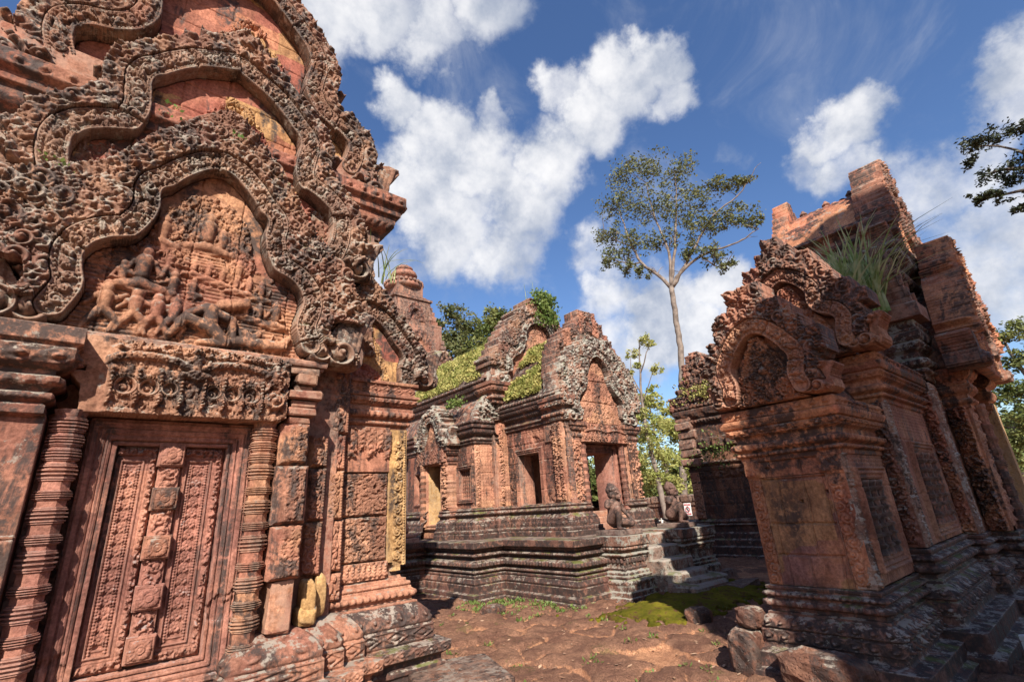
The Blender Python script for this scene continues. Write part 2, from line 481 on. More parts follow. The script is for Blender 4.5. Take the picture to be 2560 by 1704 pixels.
class Relief:
    """carved stone panel: a height field over (u, v) that becomes real geometry"""
    def __init__(s, u0, u1, v0, v1, res):
        nu = max(2, int(round((u1 - u0) / res)) + 1)
        nv = max(2, int(round((v1 - v0) / res)) + 1)
        s.u = np.linspace(u0, u1, nu)
        s.v = np.linspace(v0, v1, nv)
        s.U, s.V = np.meshgrid(s.u, s.v, indexing='ij')
        s.h = np.zeros((nu, nv))
        s.m = np.ones((nu, nv), bool)
        s.b = None
        s.res = res

    def win(s, cu, cv, r):
        i0, i1 = np.searchsorted(s.u, (cu - r, cu + r))
        j0, j1 = np.searchsorted(s.v, (cv - r, cv + r))
        if i1 - i0 < 1 or j1 - j0 < 1:
            return None
        return slice(i0, i1), slice(j0, j1)

    def freeze(s):
        s.b = s.h.copy()

    def stamp(s, kind_, cu, cv, r, ang=0.0, amp=0.02, flip=1, region=None, grow=False):
        amp = amp * 1.5
        w_ = s.win(cu, cv, r * 1.05)
        if w_ is None:
            return
        du = s.U[w_] - cu
        dv = s.V[w_] - cv
        c, q = math.cos(ang), math.sin(ang)
        x = flip * (du * c + dv * q) / r
        y = (-du * q + dv * c) / r
        rr = np.sqrt(x * x + y * y)
        if kind_ == 'curl':
            t = np.arctan2(y, x) / (2 * math.pi)
            ph = (t - 1.55 * rr + 10.0) % 1.0
            kk = np.where(rr < 1, 0.18 + 0.62 * np.sin(math.pi * ph) ** 0.8 * np.clip((1 - rr) * 5, 0, 1), 0)
            kk = np.maximum(kk, np.sqrt(np.clip(1 - (rr / 0.33) ** 2, 0, 1)))
        elif kind_ == 'leaf':
            wd = 0.52 * np.clip(1 - y * y, 0, 1) ** 0.75 * (1 - 0.35 * y) * (1 + 0.16 * np.sin(y * 13))
            kk = np.where((np.abs(x) < wd) & (np.abs(y) < 1), 0.45 + 0.55 * np.sqrt(np.clip(1 - (x / (wd + 1e-6)) ** 2, 0, 1)), 0)
            kk *= np.where(np.abs(x) < 0.07, 0.6, 1.0)
        elif kind_ == 'flame':
            bend = 0.28 * np.clip(y + .2, 0, 2) ** 2
            xx = x - bend * 0.6
            wd = 0.62 * np.clip((1 - y) / 2, 0, 1) ** 0.62 * np.clip((y + 1) * 2.2, 0, 1) ** 0.5
            lob = 1 + 0.17 * np.sin((y + np.abs(x)) * 9)
            ins = np.abs(xx) < wd * lob
            e = np.abs(xx) / (wd + 1e-6)
            kk = np.where(ins, 0.34 + 0.5 * np.sqrt(np.clip(1 - e * e, 0, 1)) + 0.26 * np.sin((y * 1.3 - np.abs(xx)) * 10) * np.clip(1.1 - e, 0, 1), 0)
            kk = np.maximum(kk, np.sqrt(np.clip(1 - ((xx ** 2 + (y + .45) ** 2) / 0.075), 0, 1)))
        elif kind_ == 'rosette':
            a = np.arctan2(y, x)
            kk = np.where(rr < 1, 0.3 + 0.45 * np.abs(np.sin(a * 4)) * np.clip((1 - rr) * 4, 0, 1) * np.clip((rr - .3) * 4, 0, 1), 0)
            kk = np.maximum(kk, np.sqrt(np.clip(1 - (rr / 0.36) ** 2, 0, 1)))
        elif kind_ == 'bead':
            kk = np.sqrt(np.clip(1 - rr * rr, 0, 1))
        elif kind_ == 'ring':
            kk = np.clip(1 - np.abs(rr - 0.72) / 0.24, 0, 1) ** 0.6
        elif kind_ == 'box':
            kk = np.where((np.abs(x) < .7) & (np.abs(y) < .7), 1.0, 0)
        else:
            kk = np.clip(1 - rr, 0, 1)
        ok = kk > 0
        if region is not None:
            ok &= region[w_]
        if grow:
            s.m[w_] |= ok
            s.lab[w_] = np.where(ok & (s.lab[w_] == 0), 3, s.lab[w_])
        base = (s.b if s.b is not None else s.h)[w_]
        s.h[w_] = np.where(ok, np.maximum(s.h[w_], base + amp * kk), s.h[w_])

    def capsule(s, p, q, r0_, r1_=None, z=0.0, flat=1.0):
        """a rounded limb lying on the panel"""
        r1_ = r0_ if r1_ is None else r1_
        p = np.asarray(p, float)
        q = np.asarray(q, float)
        cu, cv = (p + q) / 2
        w_ = s.win(cu, cv, np.linalg.norm(p - q) / 2 + max(r0_, r1_) * 1.1)
        if w_ is None:
            return
        d = q - p
        L2 = d @ d + 1e-9
        t = np.clip(((s.U[w_] - p[0]) * d[0] + (s.V[w_] - p[1]) * d[1]) / L2, 0, 1)
        dist = np.hypot(s.U[w_] - p[0] - t * d[0], s.V[w_] - p[1] - t * d[1])
        r = r0_ + (r1_ - r0_) * t
        hh = z + flat * np.sqrt(np.clip(r * r - dist * dist, 0, None)) + 0.4 * r * (dist < r)
        base = (s.b if s.b is not None else 0 * s.h)[w_]
        s.h[w_] = np.where(dist < r, np.maximum(s.h[w_], base + hh), s.h[w_])

    def foliage(s, region, n, r0_, r1_, amp, seed=0, kinds=('curl', 'curl', 'leaf', 'rosette', 'flame', 'bead'), clip=True):
        r = np.random.default_rng(seed)
        ii, jj = np.nonzero(region)
        if not len(ii):
            return
        # spread the motifs evenly: keep the farthest of a few tries from recent ones
        cell = {}
        rad = (r0_ + r1_) / 2
        for _ in range(n):
            k = r.integers(len(ii))
            cu, cv = s.u[ii[k]], s.v[jj[k]]
            key = (int(cu / rad), int(cv / rad))
            if cell.get(key, 0) >= 2 and r.random() < 0.8:
                continue
            cell[key] = cell.get(key, 0) + 1
            s.stamp(kinds[r.integers(len(kinds))], cu, cv, r.uniform(r0_, r1_), r.uniform(-.9, .9) + (math.pi if r.random() < .15 else 0), amp * r.uniform(.6, 1.15), 1 if r.random() < .5 else -1, region if clip else None)

    def scroll(s, u0, u1, v0, v1, amp=0.02, seed=0, pitch=1.0, region=None):
        """running vine of paired spirals filling a vertical or horizontal strip"""
        r = np.random.default_rng(seed)
        vert = (v1 - v0) > (u1 - u0)
        wd = (u1 - u0) if vert else (v1 - v0)
        L = (v1 - v0) if vert else (u1 - u0)
        n = max(1, int(round(L / (wd * 0.92 * pitch))))
        st = L / n
        for k in range(n):
            a = (k + .5) * st
            sg = 1 if k % 2 else -1
            for kk, off, rd, am in (('curl', 0.10 * sg, .46, 1.0), ('leaf', -0.36 * sg, .24, .8), ('leaf', -0.30 * sg, .20, .7)):
                dd = off * wd
                aa = a + (0 if kk == 'curl' else (st * .42 if rd > .22 else -st * .38))
                cu, cv = ((u0 + u1) / 2 + dd, v0 + aa) if vert else (u0 + aa, (v0 + v1) / 2 + dd)
                s.stamp(kk, cu, cv, wd * rd, r.uniform(-.4, .4) + (k % 2) * math.pi * (kk == 'leaf'), amp * am, sg, region)
        reg = (s.U > u0) & (s.U < u1) & (s.V > v0) & (s.V < v1)
        if region is not None:
            reg &= region
        s.foliage(reg, n * 10, wd * .07, wd * .16, amp * .75, seed + 5, ('leaf', 'bead', 'curl', 'leaf'))

    def joints(s, hs, seed=0, vstep=0.55, wdt=0.010, dep=0.012, wob=0.006):
        """masonry joints"""
        r = np.random.default_rng(seed)
        wv_ = (vnoise(s.U, s.V, 6, seed, 3) - .5) * wob * 4
        hs = list(hs)
        for a, v in enumerate(hs):
            s.h -= dep * np.clip(1.3 - np.abs(s.V + wv_ - v) / wdt, 0, 1)
        lo = [s.v[0]] + hs
        hi = hs + [s.v[-1]]
        for a, b in zip(lo, hi):
            u = s.u[0] + r.uniform(.15, .9) * vstep
            while u < s.u[-1]:
                s.h -= dep * np.clip(1.3 - np.abs(s.U + wv_ - u) / wdt, 0, 1) * ((s.V > a) & (s.V <= b))
                u += vstep * r.uniform(.6, 1.3)

    def rough(s, amp, scale=5.0, seed=0, octv=4):
        s.h += amp * (vnoise(s.U, s.V, scale, seed, octv) - .5) * 2

    def chip(s, amp=.02, thr=.66, scale=3.0, seed=0):
        n = vnoise(s.U, s.V, scale, seed, 4)
        s.h -= amp * smoothstep(thr, thr + .06, n)

    def mesh(s, name, O, frame, mat, parent=None, mask=None, back=0.1, smooth=False):
        Ud, Vd, Nd = frame
        m = s.m if mask is None else (mask & s.m)
        fq = m[:-1, :-1] & m[1:, :-1] & m[1:, 1:] & m[:-1, 1:]
        if not fq.any():
            return None
        nu, nv = s.h.shape
        used = np.zeros((nu, nv), bool)
        for a in (slice(0, -1), slice(1, None)):
            for b in (slice(0, -1), slice(1, None)):
                used[a, b] |= fq
        ids = np.full((nu, nv), -1, int)
        ids[used] = np.arange(used.sum())
        O = np.asarray(O, float)
        P = O + s.U[used][:, None] * Ud + s.V[used][:, None] * Vd + s.h[used][:, None] * Nd
        F = np.stack([ids[:-1, :-1][fq], ids[1:, :-1][fq], ids[1:, 1:][fq], ids[:-1, 1:][fq]], 1)
        fp = np.zeros((nu + 1, nv + 1), bool)
        fp[1:-1, 1:-1] = fq
        E = []
        I, J = np.nonzero(fq)
        for di, dj, (a, b) in ((0, -1, ((0, 0), (1, 0))), (1, 0, ((1, 0), (1, 1))), (0, 1, ((1, 1), (0, 1))), (-1, 0, ((0, 1), (0, 0)))):
            bd = ~fp[I + 1 + di, J + 1 + dj]
            i, j = I[bd], J[bd]
            E.append(np.stack([ids[i + a[0], j + a[1]], ids[i + b[0], j + b[1]]], 1))
        E = np.concatenate(E)
        bi, inv = np.unique(E, return_inverse=True)
        inv = inv.reshape(E.shape)
        off = len(P)
        hb = P[bi] - ((P[bi] - O) @ Nd)[:, None] * Nd - back * Nd
        # skirt: edge a->b runs counter-clockwise round the face
        SF = np.stack([E[:, 1], E[:, 0], off + inv[:, 0], off + inv[:, 1]], 1)
        return mk(name, np.vstack([P, hb]), np.vstack([F, SF]), mat, parent, smooth)


def inside_poly(U, V, poly):
    c = np.zeros(U.shape, bool)
    n = len(poly)
    for i in range(n):
        x0, y0 = poly[i]
        x1, y1 = poly[(i + 1) % n]
        if y0 == y1:
            continue
        cond = (y0 > V) != (y1 > V)
        c ^= cond & (U < (x1 - x0) * (V - y0) / (y1 - y0) + x0)
    return c


def curve_field(U, V, C):
    """distance to polyline, arc length there"""
    D = np.full(U.shape, 9e9)
    S = np.zeros(U.shape)
    acc_ = 0.0
    for i in range(len(C) - 1):
        p, q = C[i], C[i + 1]
        d = q - p
        L = np.hypot(*d)
        t = np.clip(((U - p[0]) * d[0] + (V - p[1]) * d[1]) / (L * L + 1e-12), 0, 1)
        dd = np.hypot(U - p[0] - t * d[0], V - p[1] - t * d[1])
        k = dd < D
        D[k] = dd[k]
        S[k] = (acc_ + t * L)[k]
        acc_ += L
    return D, S, acc_


def naga(rel, cx, cz, sz, sg, region_lab=4, amp=0.09):
    """makara end of a pediment frame: coiled snout at the foot, rearing many-headed serpent fanning up and outwards"""
    def P(x, y):
        return (cx + sg * x * sz, cz + y * sz)
    poly = [P(-.45, -.05), P(.62, -.05), P(.80, .25), P(.74, .55), P(.86, .85), P(1.02, 1.12), P(.78, 1.22), P(.45, 1.08), P(.22, .80), P(.05, .55), P(-.30, .50)]
    C = catmull(np.array(poly + poly[:1]), 0.03)
    ins = inside_poly(rel.U, rel.V, C)
    rel.m |= ins
    rel.lab[ins & (rel.lab == 0)] = region_lab
    # (the frame keeps its own band where it passes)
    own = ins & (rel.lab == region_lab)
    rel.h[own] = np.maximum(rel.h[own], amp * .55)
    rel.freeze()
    rel.stamp('curl', *P(-.12, .20), .26 * sz, 0, amp * .7, sg)
    rel.stamp('curl', *P(.28, .20), .30 * sz, .6, amp * .8, -sg)
    rel.stamp('rosette', *P(.56, .14), .13 * sz, 0, amp * .6)
    for k in range(5):
        a = .18 + k * .16
        rel.capsule(P(.25 + .10 * k, .34), P(.20 + a * .75, .82 + .06 * k), .05 * sz, .075 * sz, flat=.55)
        rel.capsule(P(.20 + a * .75, .84 + .06 * k), P(.30 + a * .80, .98 + .045 * k), .065 * sz, .035 * sz, flat=.8)
    rel.capsule(P(.10, .40), P(.60, .42), .06 * sz, .05 * sz, flat=.6)
    for k in range(6):
        rel.stamp('bead', *P(.0 + .12 * k, .02), .05 * sz, 0, amp * .4)
    rel.b = None


def figure(rel, x, y, sz, pose='sit', fl=1, z=0.0):
    """small carved person on a tympanum or lintel"""
    def P(a, b):
        return (x + fl * a * sz, y + b * sz)
    r = sz
    rel.capsule(P(0, .86), P(0, .88), .12 * r, z=z + .02 * r)                       # head
    rel.capsule(P(0, .97), P(0, 1.08), .09 * r, .035 * r, z=z)                       # tall hair
    rel.capsule(P(0, .70), P(0, .42), .15 * r, .11 * r, z=z)                        # trunk
    rel.capsule(P(-.16, .68), P(.16, .68), .075 * r, z=z)
    if pose == 'sit':
        rel.capsule(P(-.17, .66), P(-.28, .42), .055 * r, .05 * r, z=z)
        rel.capsule(P(-.28, .42), P(-.05, .38), .05 * r, .04 * r, z=z + .02 * r)
        rel.capsule(P(.17, .66), P(.30, .46), .055 * r, .05 * r, z=z)
        rel.capsule(P(.30, .46), P(.36, .68), .045 * r, .04 * r, z=z + .02 * r)
        rel.capsule(P(-.05, .22), P(.36, .16), .11 * r, .085 * r, z=z)
        rel.capsule(P(.36, .16), P(-.02, .06), .075 * r, .05 * r, z=z)
        rel.capsule(P(.05, .22), P(-.34, .15), .11 * r, .085 * r, z=z)
        rel.capsule(P(-.34, .15), P(.08, .05), .07 * r, .05 * r, z=z)
    elif pose == 'kneel':
        rel.capsule(P(.16, .66), P(.34, .58), .055 * r, .045 * r, z=z)
        rel.capsule(P(.34, .58), P(.20, .78), .045 * r, .04 * r, z=z)
        rel.capsule(P(-.16, .66), P(-.02, .5), .055 * r, .045 * r, z=z)
        rel.capsule(P(0, .30), P(.30, .24), .12 * r, .09 * r, z=z)
        rel.capsule(P(.30, .24), P(-.16, .06), .08 * r, .05 * r, z=z)
        rel.capsule(P(0, .30), P(.10, .08), .11 * r, .07 * r, z=z)
    else:
        rel.capsule(P(.16, .66), P(.34, .80), .055 * r, .045 * r, z=z)
        rel.capsule(P(-.16, .66), P(-.32, .50), .055 * r, .045 * r, z=z)
        rel.capsule(P(.06, .36), P(.24, .18), .10 * r, .075 * r, z=z)
        rel.capsule(P(.24, .18), P(.16, -.06), .07 * r, .045 * r, z=z)
        rel.capsule(P(-.06, .36), P(-.22, .14), .10 * r, .075 * r, z=z)
        rel.capsule(P(-.22, .14), P(-.30, -.06), .07 * r, .045 * r, z=z)


def stepify(poly, st=.17):
    """stair-stepped silhouette from a smooth outline (first half climbs, second half descends)"""
    out = [poly[0]]
    top = max(z for x, z in poly)
    for (x0, z0), (x1, z1) in zip(poly[:-1], poly[1:]):
        n = max(1, int(round(abs(z1 - z0) / st)))
        for k in range(n):
            xa, za = x0 + (x1 - x0) * k / n, z0 + (z1 - z0) * k / n
            xb, zb = x0 + (x1 - x0) * (k + 1) / n, z0 + (z1 - z0) * (k + 1) / n
            out += [(xa, zb), (xb, zb)] if z1 > z0 else [(xb, za), (xb, zb)]
    return out


def pediment(parent, O, frame, cx, half, hw, zb, res, leaf=0.2, th=0.2, band=0.15, seed=1, mats=('stone_tympanum', 'stone_frame', 'stone_carved'),
             nag=0.45, carve=None, name='pediment', peak=1.0, rows=1, tleaf=0.05, back_t=0.06, border=None, jn=None, rough=0.008, side_back=0.0, sides=(1, 1), step=False):
    """polylobed pediment: tympanum, serpent arch, flame-leaf border, serpent ends; carved parts as children of the pediment mesh"""
    half = np.asarray(half, float)
    H = catmull(half, .03)
    C = np.vstack([(H[::-1] * [-1, 1])[:-1], H]) + [cx, 0]
    xmax = np.abs(half[:, 0]).max() + hw + nag * 1.15 + leaf
    ztop = half[0][1] + hw + leaf * 1.9 * peak
    rel = Relief(cx - xmax, cx + xmax, zb, ztop, res)
    D, S, L = curve_field(rel.U, rel.V, C)
    poly = np.vstack([C, [[C[-1][0], zb - .1], [C[0][0], zb - .1]]])
    ins = inside_poly(rel.U, rel.V, poly)
    rel.lab = np.zeros(rel.h.shape, int)
    # border foliage mass
    top = half[0][1]
    side = np.abs(rel.U - cx)
    wedge = leaf * (.85 + 1.1 * (rows - 1) * np.clip(1 - side / (half[:, 0].max()), 0, 1)) * (1 + (peak - 1) * np.exp(-(side / (leaf * 1.6)) ** 2))
    outer = (~ins) & (D >= hw) & (D < hw + wedge * .8) & (rel.V > C[-1][1] + .02)
    if border is not None:
        outer |= (~ins) & (D >= hw) & inside_poly(rel.U, rel.V, np.asarray(stepify(border) if step else border) + [cx, 0])
    rel.lab[ins & (D >= hw)] = 1
    rel.lab[D < hw] = 2
    rel.lab[outer] = 3
    rel.m = rel.lab > 0
    rel.h[rel.lab == 3] = band * .62
    # scrolling ends
    rel.h[rel.lab == 2] = band
    e0, e1 = C[0], C[-1]
    if sides[1]:
        naga(rel, e1[0] + .3 * nag, zb + .02, nag, 1, amp=band * .9)
    if sides[0]:
        naga(rel, e0[0] - .3 * nag, zb + .02, nag, -1, amp=band * .9)
    # arch profile: raised fillets with beads, sunk field of vine between
    b2 = rel.lab == 2
    q = D / hw
    edge = np.clip(1 - np.abs(q - .86) / .13, 0, 1) ** .5
    edge2 = np.clip(1 - np.abs(q - .66) / .07, 0, 1) ** .5
    rel.h = np.where(b2, band - .02 + .035 * edge + .02 * edge2, rel.h)
    seg_ = S / .52 + .3 * (vnoise(rel.U, rel.V, 2.0, seed + 40, 2) - .5)
    lev = np.random.default_rng(seed + 8).uniform(-.022, .022, 64)
    rel.h = np.where(b2, rel.h + lev[np.floor(seg_).astype(int) % 64] - .03 * (np.abs(seg_ % 1 - .5) > .482), rel.h)
    rel.freeze()
    n = int(L / (hw * 1.05))
    cum = np.concatenate([[0], np.cumsum(np.hypot(*np.diff(C, axis=0).T))])
    r = np.random.default_rng(seed)
    field = b2 & (q < .6)
    for k in range(n):
        sarc = (k + .5) / n * L
        px_ = np.interp(sarc, cum, C[:, 0])
        pz_ = np.interp(sarc, cum, C[:, 1])
        rel.stamp(('curl', 'curl', 'rosette', 'leaf')[r.integers(4)], px_, pz_, hw * r.uniform(.42, .60), r.uniform(0, 6), .042, 1 if k % 2 else -1, field)
    rel.foliage(field, n * 7, hw * .14, hw * .26, .042, seed + 3, ('leaf', 'curl', 'bead', 'leaf'))
    nb = int(L / max(.03, res * 3.2))
    for k in range(nb):
        sarc = (k + .5) / nb * L
        i = min(len(C) - 2, max(0, np.searchsorted(cum, sarc) - 1))
        d = C[i + 1] - C[i]
        nn = np.array([-d[1], d[0]]) / (np.hypot(*d) + 1e-9)
        p = C[i] + nn * hw * .66
        p2 = C[i] - nn * hw * .66
        for pp in (p, p2):
            rel.stamp('bead', pp[0], pp[1], max(.014, res * 1.35), 0, .012, 1, b2)
    # border foliage
    rel.freeze()
    l3 = rel.lab == 3
    area = l3.sum() * rel.res ** 2
    rel.foliage(l3, int(area / (leaf * .17) ** 2 * 1.3), leaf * .14, leaf * .44, .062, seed + 9, ('curl', 'curl', 'flame', 'curl', 'rosette', 'curl'))
    # large scrolls and upright leaves that organise the foliage
    big = np.random.default_rng(seed + 70)
    bi, bj = np.nonzero(l3)
    for k in range(int(area / (leaf * .62) ** 2)):
        q_ = big.integers(len(bi))
        bu, bv = rel.u[bi[q_]], rel.v[bj[q_]]
        sgn = 1 if bu >= cx else -1
        rel.stamp(('curl', 'curl', 'flame', 'curl')[k % 4], bu, bv, leaf * big.uniform(.38, .60), big.uniform(-.5, .5) - .35 * sgn, .085 * big.uniform(.8, 1.15), sgn, l3)
    # flame leaves standing on the arch
    tip = []
    nl = int(L / (leaf * .80))
    for row in range(rows):
        for k in range(nl + 1):
            sarc = (k + .5 * (row % 2)) / nl * L
            i = min(len(C) - 2, max(0, np.searchsorted(cum, sarc) - 1))
            d = C[i + 1] - C[i]
            nn = np.array([-d[1], d[0]]) / (np.hypot(*d) + 1e-9)
            sx = C[i][0] - cx
            if C[i][1] < zb + .25 * nag + leaf * .6:
                continue
            dr = nn * .8 + np.array([.12 * np.sign(sx) * min(1, abs(sx)), .75])
            dr /= np.hypot(*dr)
            a = math.atan2(-dr[0], dr[1])
            g = 1 + (peak - 1) * math.exp(-(sx / (leaf * 1.4)) ** 2)
            wl = leaf * (.85 + 1.1 * (rows - 1) * max(0, 1 - abs(sx) / half[:, 0].max()))
            p = C[i] + nn * (hw + wl * .8 * (row + 1) / rows * .62 * g)
            if inside_poly(np.array([p[0]]), np.array([p[1]]), poly)[0]:
                continue
            reg = rel.lab != 1
            reg &= rel.lab != 2
            rel.stamp('flame', p[0], p[1], leaf * .74 * g * r.uniform(.8, 1.25), a + r.uniform(-.15, .15), .075, 1 if sx >= 0 else -1, reg, grow=True)
    # tympanum
    rel.b = None
    l1 = rel.lab == 1
    hh = rel.h
    rel.h = np.zeros_like(hh)
    rel.rough(.006, 4, seed)
    if carve is None:
        zc = zb + (top - zb) * .40
        core = l1 & (np.abs(rel.U - cx) < (top - rel.V) * .48) & (rel.V < zb + (top - zb) * .86)
        rel.freeze()
        rel.stamp('rosette', cx, zc, leaf * .9, 0, tleaf * 1.2, 1, l1)
        n_ = int(core.sum() * rel.res ** 2 / (leaf * .22) ** 2 * 1.5)
        rel.foliage(core, n_, leaf * .2, leaf * .42, tleaf, seed + 21, ('curl', 'curl', 'flame', 'rosette', 'curl'))
    else:
        carve(rel, l1, cx, zb, top)
    if jn:
        rel.joints(jn, seed)
    rel.h = np.where(l1, rel.h, hh)
    rel.b = None
    if jn:
        t_ = rel.h.copy()
        rel.joints(jn, seed + 4, 0.8, .009, .03)
    rel.rough(rough, 7, seed + 2)
    root = rel.mesh(name, O, frame, mats[0], parent, rel.lab == 1, back=back_t)
    rel.mesh('serpent_arch', O, frame, mats[1], root, rel.lab == 2, back=th)
    rel.mesh('flame_border', O, frame, mats[2], root, rel.lab == 3, back=th)
    mid = rel.U < cx
    if sides[0]:
        rel.mesh('serpent_end', O, frame, mats[1], root, (rel.lab == 4) & mid, back=th)
    if sides[1]:
        rel.mesh('serpent_end', O, frame, mats[1], root, (rel.lab == 4) & ~mid, back=th)
    return root


def sweep(name, plan, prof, mat, parent, bands=(), res=0.02, closed=False, rough=0.004, seed=0, cap=None, zj=()):
    """moulded course: profile [(offset, z)] carried along a plan polyline of wall corners; the outside is to the RIGHT when walking the plan"""
    plan = np.asarray(plan, float)
    n = len(plan)
    segs = [(i, (i + 1) % n) for i in range(n if closed else n - 1)]
    nr = []
    for a, b in segs:
        d = plan[b] - plan[a]
        d /= np.hypot(*d)
        nr.append(np.array([d[1], -d[0]]))
    mit = []
    for i in range(n):
        pr = nr[i - 1] if (closed or i > 0) else None
        nx = nr[i % len(nr)] if (closed or i < n - 1) else None
        if pr is None:
            mit.append(nx)
        elif nx is None:
            mit.append(pr)
        else:
            k = pr + nx
            mit.append(k / max(.3, 1 + pr @ nx))
    # finely sampled profile
    P = [prof[0]]
    for p, q in zip(prof[:-1], prof[1:]):
        L = math.hypot(q[0] - p[0], q[1] - p[1])
        kk = max(1, int(math.ceil(L / (res * .8))))
        for j in range(1, kk + 1):
            P.append((p[0] + (q[0] - p[0]) * j / kk, p[1] + (q[1] - p[1]) * j / kk))
    P = np.array(P)
    dP = np.gradient(P, axis=0)
    facing = np.abs(dP[:, 1]) / (np.hypot(dP[:, 0], dP[:, 1]) + 1e-9)
    Vs, Fs, base = [], [], 0
    for si, (a, b) in enumerate(segs):
        A, B = plan[a], plan[b]
        L = np.hypot(*(B - A))
        m = max(2, int(L / res) + 1)
        t = np.linspace(0, 1, m)
        PA = A[None] + P[:, :1] * mit[a][None]
        PB = B[None] + P[:, :1] * mit[b][None]
        X = PA[None] * (1 - t)[:, None, None] + PB[None] * t[:, None, None]      # m, k, 2
        sarc = (t * L)[:, None]
        det = np.zeros((m, len(P)))
        for z0, z1, kd, per, amp in bands:
            zz = (P[:, 1][None] - z0) / (z1 - z0) - .5
            on = (np.abs(zz) < .5) & (facing[None] > .25)
            npr = max(1, round(L / per))
            c = (sarc / (L / npr)) % 1 - .5
            ci = np.floor(sarc / (L / npr))
            if kd == 'beads':
                v = np.sqrt(np.clip(1 - (2 * c) ** 2 - (2 * zz) ** 2, 0, 1))
            elif kd == 'lotus':
                e = np.abs(2 * c)
                v = np.sqrt(np.clip(1 - (e / np.clip(1.0 - np.clip(zz, 0, 1) * .7, .1, 1)) ** 2, 0, 1)) * np.clip(1.1 - np.abs(2 * zz) ** 4, 0, 1)
                v = v * .75 + .35 * np.clip(1 - e * 3, 0, 1)
            elif kd == 'diamond':
                e = np.abs(2 * c) + np.abs(2 * zz)
                v = np.clip(1 - np.abs(e - .85) / .2, 0, 1) + np.sqrt(np.clip(1 - (e / .45) ** 2, 0, 1)) + .7 * np.clip(1 - np.abs(np.abs(2 * zz) - .93) / .1, 0, 1)
            elif kd == 'scrolls':
                x_, y_ = 2 * c, 2 * zz
                rr = np.hypot(x_, y_)
                th_ = np.arctan2(y_, x_ * np.where(ci % 2, 1, -1)) / (2 * math.pi)
                v = .7 * np.sin(math.pi * ((th_ - 1.4 * rr + 9) % 1)) * (rr < .95) + np.sqrt(np.clip(1 - (rr / .35) ** 2, 0, 1))
                v = v + (rr > .95) * .5
            elif kd == 'dentil':
                v = (np.abs(c) < .32) * 1.0
            else:
                v = vnoise(sarc + 0 * zz + si * 7, 0 * sarc + P[:, 1][None] + .0, 1 / per, seed + si, 2)
            det += on * amp * 1.7 * v
        det += rough * 2 * (vnoise(sarc + si * 3.1 + 0 * det, P[:, 1][None] * 1.0 + P[:, 0][None] + 0 * det, 9, seed + si, 3) - .5)
        for zz_ in zj:
            det -= .012 * (np.abs(P[:, 1][None] - zz_) < res * .6)
        # butt joints
        rj = np.random.default_rng(seed + si)
        u = rj.uniform(.2, .7)
        while u < L - .1:
            det -= .010 * np.clip(1 - np.abs(sarc - u) / (res * .8), 0, 1)
            u += rj.uniform(.45, .95)
        fade = np.clip(np.minimum(sarc, L - sarc) / (res * 1.5), 0, 1)
        if not closed:
            if si == 0:
                fade = np.maximum(fade, (sarc < L / 2) * 1.0)
            if si == len(segs) - 1:
                fade = np.maximum(fade, (sarc > L / 2) * 1.0)
        X = X + (det * fade)[:, :, None] * nr[si][None, None]
        V = np.concatenate([X, np.broadcast_to(P[:, 1][None, :, None], (m, len(P), 1))], 2).reshape(-1, 3)
        i = np.arange(m - 1)[:, None] * len(P)
        j = np.arange(len(P) - 1)[None]
        q = i + j
        F = np.stack([q, q + len(P), q + len(P) + 1, q + 1], -1).reshape(-1, 4) + base
        Vs.append(V)
        Fs.append(F)
        base += len(V)
    V = np.concatenate(Vs)
    F = np.concatenate(Fs)
    return mk(name, V, F, mat, parent)


def stretch(prof, z0, z1):
    a, b = prof[0][1], prof[-1][1]
    return [(o, z0 + (z - a) / (b - a) * (z1 - z0)) for o, z in prof]


def sband(bands, prof, z0, z1):
    a, b = prof[0][1], prof[-1][1]
    f = lambda z: z0 + (z - a) / (b - a) * (z1 - z0)
    return [(f(p), f(q), k, per, amp) for p, q, k, per, amp in bands]


def rod(z0, z1, rings, r, seg=8, seed=0):
    """turned stone colonnette: plain drums between tight groups of thin mouldings"""
    H = z1 - z0
    pr = [(r * 1.10, 0), (r * 1.10, H * .03)]
    for c, hgt in rings:
        zc = c * H
        w_ = hgt * H / 9
        for k, g in enumerate((1.05, 1.14, 1.0, 1.22, .98, 1.22, 1.0, 1.14, 1.05)):
            zz = zc + (k - 4) * w_
            pr += [(r * .93, zz - w_ * .5), (r * g, zz - w_ * .34), (r * g, zz + w_ * .34), (r * .93, zz + w_ * .5)]
    pr += [(r * 1.1, H * .97), (r * 1.1, H)]
    pr.sort(key=lambda p: p[1])
    return pr


def rock(name, c, s_, mat, parent, seed, sq=.62, rough_=.22):
    """weathered lump of stone"""
    n, m_ = 26, 16
    ph = np.linspace(0, math.pi, m_ + 1)[:, None]
    t_ = (np.arange(n) * 2 * math.pi / n)[None]
    V = np.stack([np.sin(ph) * np.cos(t_), np.sin(ph) * np.sin(t_), np.cos(ph) + 0 * t_], -1).reshape(-1, 3)
    V = np.sign(V) * np.abs(V) ** sq
    f = 1 + rough_ * (vnoise(V[:, 0] + V[:, 2] * .7 + 5, V[:, 1] - V[:, 2] * .5 + 5, 2.2, seed, 4) - .5) * 2
    V = V * f[:, None] * np.array(s_) + np.array(c)
    i_ = np.arange(m_)[:, None] * n
    j_ = np.arange(n)[None]
    k_ = (j_ + 1) % n
    F = np.stack([i_ + j_, i_ + n + j_, i_ + n + k_, i_ + k_], -1).reshape(-1, 4)
    return mk(name, V, F, mat, parent)

